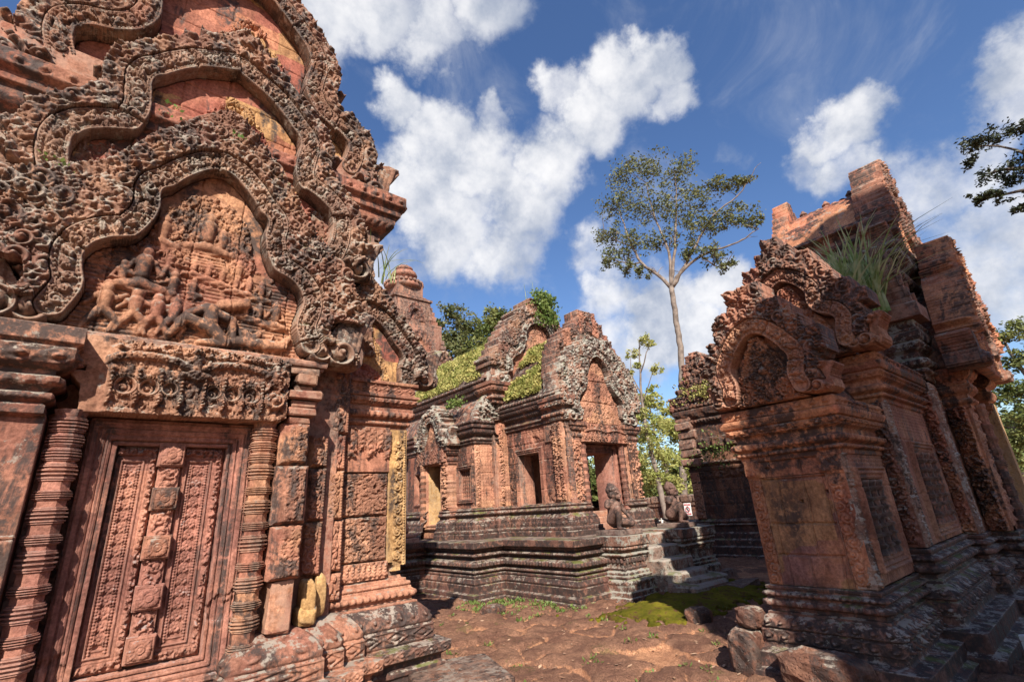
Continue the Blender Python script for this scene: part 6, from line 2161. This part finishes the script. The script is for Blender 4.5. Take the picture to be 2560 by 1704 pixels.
for i, L_ in enumerate([[(23.93, -2.4, 9.9), (23.96, -1.6, 11.78), (23.99, -0.75, 13.31), (24.0, 0.1, 13.76)], [(23.94, -2.0, 10.88), (23.99, -0.73, 11.3), (24.0, 0.35, 11.53)], [(23.96, -1.5, 11.9), (24, -.6, 12.3), (24, 0.05, 12.5)], [(23.93, -2.4, 10.2), (24.3, -2.6, 12.2), (24.3, -3.2, 13.4)]]):
    b = MB()
    branch(b, L_, .09, .02, .03, i, 6)
    b.build('limb', 'bark_dark', T, True)
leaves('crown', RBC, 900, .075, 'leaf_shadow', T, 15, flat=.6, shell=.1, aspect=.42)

T = thing('slender_tree', 'thin half bare young tree with small yellowish tufts beside the middle hall gable', 'tree', (24.86, 16.8, 0))
SM = [(25.04, 16.52, 11.0, 0.55), (24.61, 17.15, 10.25, 0.44), (25.25, 16.2, 9.11, 0.48), (24.44, 17.4, 9.02, 0.32), (25.31, 16.1, 10.78, 0.33), (24.78, 16.91, 9.5, 0.32), (25.0, 16.5, 7.9, .4), (24.6, 17.2, 7.6, .35)]
b = MB()
branch(b, [(24.9, 16.7, 0), (24.86, 16.79, 2.02), (24.72, 17.0, 5.23), (24.72, 17.0, 7.86), (24.91, 16.72, 11.18)], .19, .03, .02, 4)
b.build('trunk', 'bark_pale', T, True)
for i, L_ in enumerate([[(24.73, 17, 7.2), (25.0, 16.6, 8.2), (25.28, 16.2, 9.3)], [(24.73, 16.98, 7.6), (24.48, 17.34, 9.2), (24.6, 17.15, 10.6)], [(24.8, 16.9, 9), (25.1, 16.4, 10.2), (25.3, 16.1, 10.9)], [(24.72, 17.0, 6.5), (24.5, 17.4, 7.6), (24.3, 17.7, 8.6)]]):
    b = MB()
    branch(b, L_, .05, .012, .02, i, 5)
    b.build('limb', 'bark_pale', T, True)
leaves('crown', SM + [(24.7, 17.0, 6.6, .6), (25.1, 16.5, 6.0, .7), (24.5, 17.3, 5.6, .7), (24.9, 16.8, 4.8, .8), (24.4, 17.5, 4.2, .8), (25.2, 16.4, 4.0, .8), (24.8, 16.9, 3.0, .9)], 650, .085, 'leaf_yellow', T, 25, flat=.8, shell=.15)

T = thing('yellow_green_tree', 'bushy yellow green tree behind the enclosure wall right of the middle hall', 'tree', (27.6, 18.0, 0))
MID = [(27.44, 18.32, 7.7, 0.92), (27.85, 17.71, 6.18, 1.07), (27.19, 18.7, 5.6, 0.9), (27.68, 17.96, 4.27, 1.16), (27.05, 18.9, 3.02, 1.1), (27.82, 17.75, 2.52, 0.92), (26.67, 19.44, 4.01, 0.84), (28.21, 17.13, 5.41, 0.72), (28.6, 16.6, 3.6, 1.0), (26.9, 19.0, 6.8, .7), (28.0, 17.3, 7.0, .6), (26.6, 19.6, 2.2, 1.0), (28.9, 16.2, 2.2, 1.0)]
b = MB()
branch(b, [(27.9, 17.9, 0), (27.7, 18.0, 3), (27.4, 18.3, 5.5), (27.4, 18.3, 7.9)], .22, .04, .03, 5)
b.build('trunk', 'bark_pale', T, True)
leaves('crown', MID, 900, .12, 'leaf_yellow', T, 35, flat=.55, shell=.15)

BKL = [(20.71, 31.86, 17.63, 1.03), (21.44, 31.37, 16.44, 1.31), (19.93, 32.35, 16.46, 0.87), (21.3, 31.5, 15.0, 1.3), (20.6, 31.9, 14.9, 1.2), (20.52, 31.99, 13.9, 1.43), (21.5, 31.3, 13.4, 1.4)]
T = thing('grey_green_tree', 'grey green open crowned tree behind the far tower left of the hall roof', 'tree', (21.2, 31.5, 0))
b = MB()
branch(b, [(21.2, 31.55, 0), (21.26, 31.5, 7.22), (21.46, 31.36, 14.32), (21.3, 31.47, 16.9)], .26, .05, .03, 6)
branch(b, [(21.4, 31.4, 13), (20.9, 31.8, 15), (20.0, 32.3, 16.8)], .09, .02, .03, 7)
b.build('trunk', 'bark_dark', T, True)
leaves('crown', BKL, 620, .15, 'leaf_dark', T, 45, flat=.8, shell=.2)
BKR = [(22.6, 30.55, 15.61, 1.45), (24.1, 29.38, 17.09, 1.1), (23.44, 29.91, 14.8, 1.44), (24.98, 28.64, 16.62, 0.95), (22.27, 30.79, 13.91, 1.57), (24.55, 29.0, 14.52, 1.44), (23.6, 29.7, 16.3, 1.2), (23.2, 30.1, 12.9, 1.6), (25.2, 28.4, 15.2, 1.2)]
T = thing('round_tree', 'denser mid green tree behind the leafy roof of the middle hall', 'tree', (23.6, 29.7, 0))
b = MB()
branch(b, [(23.6, 29.7, 0), (23.5, 29.8, 8), (23.6, 29.7, 14.5), (24.0, 29.4, 17.0)], .3, .05, .03, 8)
b.build('trunk', 'bark_dark', T, True)
leaves('crown', BKR, 900, .15, 'leaf_mid', T, 55, flat=.8, shell=.2)
RT = [(21.97, 1.11, 5.93, 0.37), (21.98, 1.04, 5.1, 0.42), (21.95, 1.41, 4.18, 0.53), (21.95, 1.48, 3.22, 0.54), (21.93, 1.75, 2.65, 0.41), (21.98, 0.99, 4.09, 0.6), (22.2, .5, 3.4, .8), (22.3, .3, 5.0, .8), (22.1, 1.3, 2.2, .8), (22.0, .6, 6.1, .5), (22.4, -.3, 4.2, 1.0), (22.2, -.2, 5.8, .8)]
T = thing('edge_tree', 'green bushy tree at the right edge beyond the porch', 'tree', (22.2, .4, 0))
b = MB()
branch(b, [(22.2, .2, 0), (22.1, .4, 2.5), (22.0, .9, 4.2), (21.98, 1.1, 6.0)], .16, .03, .03, 9)
branch(b, [(22.1, .4, 2.2), (22.0, 1.1, 2.9), (21.9, 1.8, 3.1)], .05, .015, .03, 10)
b.build('trunk', 'bark_pale', T, True)
leaves('crown', RT, 1500, .06, 'leaf_mid', T, 65, flat=.8, shell=.1)
# woodland that closes the clearing, one far-off mass
fc = []
for k in range(170):
    a = rt.uniform(-8, 84)
    D_ = rt.uniform(40, 54)
    hgt = rt.uniform(.6, 1.0) * (5.0 if 22 < a < 52 else 7.0)
    fc.append((D_ * math.cos(R(a)), D_ * math.sin(R(a)), hgt * rt.uniform(.2, 1.0) + .4, rt.uniform(1.2, 2.2)))
kind(leaves('distant_woodland', fc, 520, .22, 'leaf_mid', None, 75, flat=.9, shell=.1), 'stuff')


# --- plants rooted on the masonry
def roof_plants(name, fx, n, size, mat, seed, label, cat, up=(0, 0, 1), parent=None):
    r = np.random.default_rng(seed)
    Vs = []
    for _ in range(n):
        p, nrm = fx(r)
        m = r.integers(5, 10)
        for k in range(m):
            d = np.asarray(nrm) * r.uniform(.3, 1.0) + r.normal(0, .6, 3) * [1, 1, .5] + [0, 0, .35]
            d /= np.linalg.norm(d)
            c = np.asarray(p) + d * r.uniform(.02, size * 1.6)
            s_ = size * r.uniform(.25, .95)
            e1 = np.cross(d, r.normal(size=3))
            e1 /= np.linalg.norm(e1)
            e2 = np.cross(d, e1) * .4 + d * .9
            Vs += [c, c + e1 * s_ * .45 + e2 * s_ * .5, c + e2 * s_ * 1.1, c - e1 * s_ * .45 + e2 * s_ * .5]
    V = np.array(Vs)
    return mk(name, V, np.arange(len(V)).reshape(-1, 4), mat)


def roof_xz(cx, hx, z0, z1, t, pw=1.55):
    return cx + hx * t, z0 + (z1 - z0) * (1 - abs(t) ** pw)


def fx_porch(r):
    t = -r.uniform(.22, .97)
    y = r.uniform(7.6, 8.75)
    while (abs(t) < .5) and r.random() < .7:
        t = -r.uniform(.3, .97)
    x, z = roof_xz(8.55, 1.33, 3.90, 5.62, t)
    if vnoise(np.array([[y * 1.0]]), np.array([[t * 2.0 + 9]]), 2.6, 4, 3)[0, 0] < .33:
        return fx_porch(r)
    return (x, y, z), (-.75, 0, .65)


def fx_hall(r):
    t = -r.uniform(.25, .98)
    y = r.uniform(9.3, 12.9)
    x, z = roof_xz(8.60, 1.72, 4.60, 6.25, t)
    if vnoise(np.array([[y * 1.0]]), np.array([[t * 2.0 + 9]]), 2.2, 8, 3)[0, 0] < .38:
        return fx_hall(r)
    return (x, y, z), (-.75, 0, .65)


o = roof_plants('roof_plants', fx_porch, 1500, .075, 'leaf_roof', 3, '', '')
kind(o, 'stuff')
o = roof_plants('roof_plants', fx_hall, 2900, .075, 'leaf_roof', 4, '', '')
kind(o, 'stuff')


def fx_vine(r):
    a = abs(r.normal(0, 1)) * .5
    return (8.72 + r.normal(0, .22) + .1 * a, 8.80 - r.uniform(0, .12), 6.98 - min(a, .9) * .9 + r.uniform(0, .2)), (0, -.8, .5)


o = roof_plants('gable_vine', fx_vine, 190, .10, 'weed_leaf', 6, '', '')
tag(o, 'bright green creeper hanging over the tip of the rear hall gable', 'creeper')


def fx_annex(r):
    return (13.35 + r.uniform(-.05, .1), 7.1 + r.normal(0, .45), 4.45 + r.normal(0, .16)), (-.8, 0, .5)


o = roof_plants('wall_plant', fx_annex, 90, .09, 'leaf_roof', 7, '', '')
tag(o, 'yellow green creeper on the ledge of the stained annex gable', 'creeper')


def fx_annex2(r):
    return (13.25, 6.85 + r.normal(0, .5), 2.75 + r.normal(0, .22)), (-.8, 0, .5)


o = roof_plants('wall_plant', fx_annex2, 60, .08, 'weed_leaf', 8, '', '')
kind(o, 'stuff')


def fx_side(r):
    return (6.45 + r.uniform(-.1, .1), 9.75 + r.normal(0, .16), 4.02 + r.normal(0, .05)), (-.6, 0, .6)


o = roof_plants('wall_plant', fx_side, 40, .075, 'weed_leaf', 9, '', '')
kind(o, 'stuff')


def blades(name, roots, n, h0, h1, lean, mat, seed, wdt=.012):
    r = np.random.default_rng(seed)
    V, F = [], []
    q_ = 0
    for k in range(n):
        p = np.array(roots[r.integers(len(roots))]) + r.normal(0, .06, 3) * [1, 1, .1]
        H_ = r.uniform(h0, h1)
        d = r.normal(0, lean, 2)
        sd = np.array([-d[1], d[0], 0])
        sd = sd / (np.linalg.norm(sd) + 1e-6)
        m = 6
        for i in range(m + 1):
            t = i / m
            c = p + np.array([d[0] * t ** 1.6 * H_, d[1] * t ** 1.6 * H_, H_ * (t - .45 * t ** 2.6 * min(1, np.hypot(*d) * 1.3))])
            w_ = wdt * (1 - t) ** .7 + .0015
            V += [c - sd * w_, c + sd * w_]
        for i in range(m):
            a = q_ + 2 * i
            F.append((a, a + 1, a + 3, a + 2))
        q_ += 2 * (m + 1)
    return mk(name, np.array(V), np.array(F), mat)


o = blades('tall_grass', [(8.0, 1.75, 4.0), (8.3, 1.6, 3.98), (8.6, 1.5, 3.95), (8.2, 1.5, 3.9)], 210, .7, 1.75, .40, 'grass_blade', 3, .020)
tag(o, 'clump of tall arching grass sprouting from the right building roof', 'grass clump')
o = blades('grass_tuft', [(2.25, 5.0, 4.35), (2.35, 5.0, 4.3)], 12, .3, .75, .45, 'grass_blade', 4, .007)
tag(o, 'few thin grass stalks on the right shoulder of the left shrine', 'grass tuft')
o = blades('grass_tuft', [(8.4, 8.85, 6.9), (8.35, 8.9, 6.8)], 5, .3, .9, .18, 'grass_blade', 5, .008)
tag(o, 'two thin dry stalks beside the creeper on the rear hall gable', 'grass tuft')
for i, (p, sd, lb) in enumerate((((.02, 4.44, 5.08), 11, 'small green seedling left of the lower pediment tip on the left shrine'), ((.52, 4.42, 5.02), 12, 'small green seedling at the lower pediment tip of the left shrine'), ((1.30, 4.70, 4.35), 13, 'small green seedling on the right flank of the left shrine'), ((-.62, 4.46, 4.28), 14, 'broad leaf seedling on the left flank of the left shrine pediment'))):
    pp = p
    o = roof_plants('seedling', lambda r: ((pp[0] + r.normal(0, .05), pp[1] - r.uniform(0, .04), pp[2] + r.normal(0, .03)), (0, -.8, .4)), 2, .05, 'weed_leaf', sd, '', '')
    tag(o, lb, 'seedling')

# ================================================================== ground
def ground_mat(name, hi1, hi2, lo1, lo2, z0, z1):
    m = bpy.data.materials.new(name)
    m.use_nodes = True
    t = m.node_tree
    t.nodes.clear()
    k = NT(t)
    pos = k.n('ShaderNodeNewGeometry').outputs['Position']
    nz = k.n('ShaderNodeSeparateXYZ', {'Vector': k.n('ShaderNodeNewGeometry').outputs['Normal']}).outputs[2]
    stone_ = k.mix(k.rng(k.noise(pos, 2.4, 6, 0.65), .35, .65), hi1, hi2)
    soil = k.mix(k.rng(k.noise(pos, 1.7, 7, 0.65), .35, .65), lo1, lo2)
    at = k.n('ShaderNodeAttribute', attribute_name='stone').outputs['Fac']
    f = k.rng(k.math('ADD', at, k.math('MULTIPLY', k.math('SUBTRACT', k.noise(pos, 9, 6, .7), .5), .55)), .35, .62)
    c = k.mix(f, soil, stone_)
    g = k.noise(pos, 70, 5, .75)
    c = k.mix(1.0, c, k.mix(k.rng(g, .3, .7), (.62, .60, .58), (1.36, 1.36, 1.34)), 'MULTIPLY')
    g2 = k.noise(pos, 18, 6, .7)
    c = k.mix(1.0, c, k.mix(k.rng(g2, .3, .7), (.78, .76, .74), (1.2, 1.2, 1.18)), 'MULTIPLY')
    ms = k.rng(k.math('ADD', k.noise(pos, 1.5, 8, .7), k.math('MULTIPLY', k.noise(pos, 24, 3), .15)), .66, .74)
    c = k.mix(k.math('MULTIPLY', ms, .55), c, (.10, .085, .03))
    pv = k.n('ShaderNodeTexVoronoi', {'Vector': pos, 'Scale': 55.0})
    hgt = k.math('ADD', k.math('MULTIPLY', k.noise(pos, 40, 6, .75), .8), k.math('MULTIPLY', k.rng(pv.outputs['Distance'], .1, .5), .5))
    bp = k.n('ShaderNodeBump', {'Height': hgt, 'Strength': .75, 'Distance': .03})
    bs = k.n('ShaderNodeBsdfPrincipled', {'Base Color': c, 'Roughness': .95, 'Normal': bp.outputs[0], 'Specular IOR Level': .15})
    k.n('ShaderNodeOutputMaterial', {'Surface': bs.outputs[0]})
    MATS[name] = m


ground_mat('laterite_ground', (.145, .072, .050), (.235, .125, .082), (.42, .215, .125), (.31, .145, .083), 0, 1)
r = np.random.default_rng(42)
gx = np.arange(-4, 17.01, .035)
gy = np.arange(-2.5, 14.01, .035)
GX, GY = np.meshgrid(gx, gy, indexing='ij')
# paving stones: worn laterite blocks, each its own size and tilt
ncell = .58
ci = np.floor(GX / ncell).astype(int)
cj = np.floor(GY / ncell).astype(int)
wx = GX + .16 * (vnoise(GX, GY, 2.2, 3, 3) - .5) * 2
wy = GY + .16 * (vnoise(GX, GY, 2.2, 9, 3) - .5) * 2
J = r.random((80, 80, 6))
d1 = np.full(GX.shape, 9.0)
d2 = np.full(GX.shape, 9.0)
idh = np.zeros(GX.shape)
tx = np.zeros(GX.shape)
ty = np.zeros(GX.shape)
for a in (-1, 0, 1):
    for b_ in (-1, 0, 1):
        I_, J_ = ci + a, cj + b_
        pr = J[I_ % 80, J_ % 80]
        px_ = (I_ + .15 + .7 * pr[..., 0]) * ncell
        py_ = (J_ + .15 + .7 * pr[..., 1]) * ncell
        ux, uy = wx - px_, wy - py_
        dd = np.maximum(np.abs(ux * .82 + uy * .57), np.abs(-ux * .57 + uy * .82)) * .72 + .42 * np.hypot(ux, uy)
        nb = dd < d1
        d2 = np.where(nb, d1, np.minimum(d2, dd))
        idh = np.where(nb, pr[..., 2], idh)
        tx = np.where(nb, ux, tx)
        ty = np.where(nb, uy, ty)
        d1 = np.where(nb, dd, d1)
edge = np.clip((d2 - d1) / .16, 0, 1)
dome = edge ** .55
keep = smoothstep(.30, .52, vnoise(GX, GY, .55, 21, 3) + .22 * (idh - .5) + .10 * ((GX < 7) & (GY > 3)))
# bare earth path between the buildings on the right
bare = smoothstep(1.5, .4, np.abs(GY - 3.9 - .12 * (GX - 7))) * smoothstep(6.6, 8.0, GX)
keep = keep * (1 - .55 * bare)
hgt = .015 + dome * keep * (.03 + .060 * idh) + dome * keep * (tx * (idh - .5) + ty * (J[ci % 80, cj % 80, 3] - .5)) * .16
hgt += .050 * (vnoise(GX, GY, 5, 31, 4) - .5) + .050 * (vnoise(GX, GY, 12, 33, 3) - .5) * (.4 + .6 * dome * keep) + .05 * (vnoise(GX, GY, .6, 35, 3) - .5)
# low mound of earth at the foot of the stairs
mu = (GX - 7.7) * .93 + (GY - 4.95) * .10
mv = (GY - 4.85) - .02 * (GX - 7.5)
mound = np.exp(-((mu / 1.75) ** 4 + (mv / .62) ** 2))
hgt = hgt * (1 - .6 * np.clip(mound * 1.3, 0, 1)) + .13 * mound
rim = np.minimum(np.minimum(GX - gx[0], gx[-1] - GX), np.minimum(GY - gy[0], gy[-1] - GY))
hgt = hgt * np.clip(rim / .5, 0, 1) - .03
V = np.stack([GX, GY, hgt], 2).reshape(-1, 3)
ny = len(gy)
i = np.arange(len(gx) - 1)[:, None] * ny + np.arange(ny - 1)[None]
F = np.stack([i, i + ny, i + ny + 1, i + 1], -1).reshape(-1, 4)
o = mk('ground', V, F, 'laterite_ground', None, True)
at = o.data.attributes.new('stone', 'FLOAT', 'POINT')
at.data.foreach_set('value', (np.clip(dome * keep * 1.25, 0, 1)).astype(np.float32).ravel())
kind(o, 'structure')
b = MB()
b.add([(-400, -400, -.045), (400, -400, -.045), (400, 400, -.045), (-400, 400, -.045)], [(0, 1, 2, 3)])
o = b.build('terrain', 'laterite_ground')
kind(o, 'structure')


def ground_z(x, y):
    a = int(np.clip((x - gx[0]) / .035, 0, len(gx) - 1))
    b_ = int(np.clip((y - gy[0]) / .035, 0, len(gy) - 1))
    return hgt[a, b_]


# moss cushion on the mound
m = bpy.data.materials.new('moss')
m.use_nodes = True
m.node_tree.nodes.clear()
k = NT(m.node_tree)
pos = k.n('ShaderNodeNewGeometry').outputs['Position']
c = k.mix(k.rng(k.noise(pos, 3.0, 6, .7), .35, .65), (.10, .095, .012), (.235, .195, .022))
c = k.mix(k.rng(k.noise(pos, 6, 7, .75), .50, .60), c, (.11, .055, .03))
bp = k.n('ShaderNodeBump', {'Height': k.noise(pos, 110, 4, .8), 'Strength': .9, 'Distance': .03})
bs = k.n('ShaderNodeBsdfPrincipled', {'Base Color': c, 'Roughness': 1.0, 'Normal': bp.outputs[0], 'Specular IOR Level': .05})
k.n('ShaderNodeOutputMaterial', {'Surface': bs.outputs[0]})
MATS['moss'] = m
mm = (mound + .5 * (vnoise(GX, GY, 3, 51, 4) - .5) + .7 * (vnoise(GX, GY, 11, 52, 3) - .5)) > .30
mm &= (GX > 5.4)
sub = (slice(250, 480), slice(150, 260))
q = Relief(gx[sub[0]][0], gx[sub[0]][-1], gy[sub[1]][0], gy[sub[1]][-1], .035)
q.u, q.v = gx[sub[0]], gy[sub[1]]
q.U, q.V = GX[sub], GY[sub]
q.h = hgt[sub] + .012 + .035 * vnoise(GX[sub], GY[sub], 9, 53, 3)
q.m = mm[sub]
o = q.mesh('moss', (0, 0, 0), (np.array([1.0, 0, 0]), np.array([0, 1.0, 0]), np.array([0, 0, 1.0])), 'moss', None, back=.1)
if o:
    kind(o, 'stuff')

# weeds in the joints and along the plinth
spots = []
for k in range(270):
    e = r.random()
    if e < .45:
        spots.append((r.uniform(5.2, 6.5), 7.95 - r.uniform(0, .5) if r.random() < .5 else r.uniform(6, 8)))
    elif e < .6:
        spots.append((6.3 - r.uniform(0, .4), r.uniform(5.7, 7.9)))
    else:
        spots.append((r.uniform(3.2, 8.5), r.uniform(2.8, 8.0)))
Vs = []
for (x, y) in spots:
    z = ground_z(x, y)
    n = r.integers(5, 16)
    for k in range(n):
        a_ = r.uniform(0, 6.28)
        el = r.uniform(.2, 1.3)
        d = np.array([math.cos(a_) * math.cos(el), math.sin(a_) * math.cos(el), math.sin(el)])
        c0 = np.array([x, y, z]) + r.normal(0, .03, 3) * [1, 1, 0]
        L_ = r.uniform(.015, .075)
        sd = np.array([-math.sin(a_), math.cos(a_), 0]) * r.uniform(.005, .015)
        Vs += [c0, c0 + d * L_ * .6 + sd, c0 + d * L_, c0 + d * L_ * .6 - sd]
V = np.array(Vs)
kind(mk('weeds', V, np.arange(len(V)).reshape(-1, 4), 'weed_leaf'), 'stuff')
# fallen dry leaves
Vs = []
for k in range(460):
    x, y = r.uniform(3.0, 9.5), r.uniform(2.6, 7.6)
    z = ground_z(x, y) + .012
    a_ = r.uniform(0, 6.28)
    L_ = r.uniform(.012, .042)
    u_ = np.array([math.cos(a_), math.sin(a_), r.uniform(-.3, .3)]) * L_
    v_ = np.array([-math.sin(a_), math.cos(a_), r.uniform(-.3, .3)]) * L_ * .45
    p = np.array([x, y, z])
    Vs += [p - u_, p + v_, p + u_, p - v_]
simple('dry_leaf', (.50, .33, .22), .8, col2=(.30, .16, .09), scale=8)
V = np.array(Vs)
kind(mk('fallen_leaves', V, np.arange(len(V)).reshape(-1, 4), 'dry_leaf'), 'stuff')


# --- loose stones
def boulder(name, c, s, mat, label, seed, cat='stone'):
    r_ = np.random.default_rng(seed)
    n, m_ = 22, 14
    V, F = [], []
    for i_ in range(m_ + 1):
        ph = math.pi * i_ / m_
        for j_ in range(n):
            t_ = 2 * math.pi * j_ / n
            d = np.array([math.sin(ph) * math.cos(t_), math.sin(ph) * math.sin(t_), math.cos(ph)])
            d = np.sign(d) * np.abs(d) ** .62
            V.append(d)
    V = np.array(V)
    f = 1 + .22 * (vnoise(V[:, 0] + V[:, 2] * .7 + 5, V[:, 1] - V[:, 2] * .5 + 5, 2.2, seed, 4) - .5) * 2
    V = V * f[:, None] * np.array(s) + np.array(c)
    for i_ in range(m_):
        for j_ in range(n):
            k_ = (j_ + 1) % n
            F.append((i_ * n + j_, (i_ + 1) * n + j_, (i_ + 1) * n + k_, i_ * n + k_))
    o_ = mk(name, V, F, mat, None, False)
    tag(o_, label, cat)
    return o_


boulder('fallen_block', (5.10, 2.74, .16), (.19, .16, .22), 'laterite_dark', 'larger dark fallen block leaning on the left foot of the right building', 3)
boulder('fallen_block', (5.18, 2.70, .46), (.13, .12, .09), 'laterite_dark', 'small worn block resting on the larger fallen block', 5)
boulder('fallen_block', (4.93, 2.02, .15), (.17, .34, .17), 'laterite_dark', 'wide broken step block under the shaded end wall', 9)
boulder('field_stone', (6.5, 4.1, .08), (.17, .14, .13), 'laterite_dark', 'round dark stone on the shaded earth beside the mossy mound', 11)
boulder('field_stone', (5.3, 7.05, .06), (.20, .15, .09), 'laterite_dark', 'rounded dark paving lump near the plinth corner of the middle hall', 13)
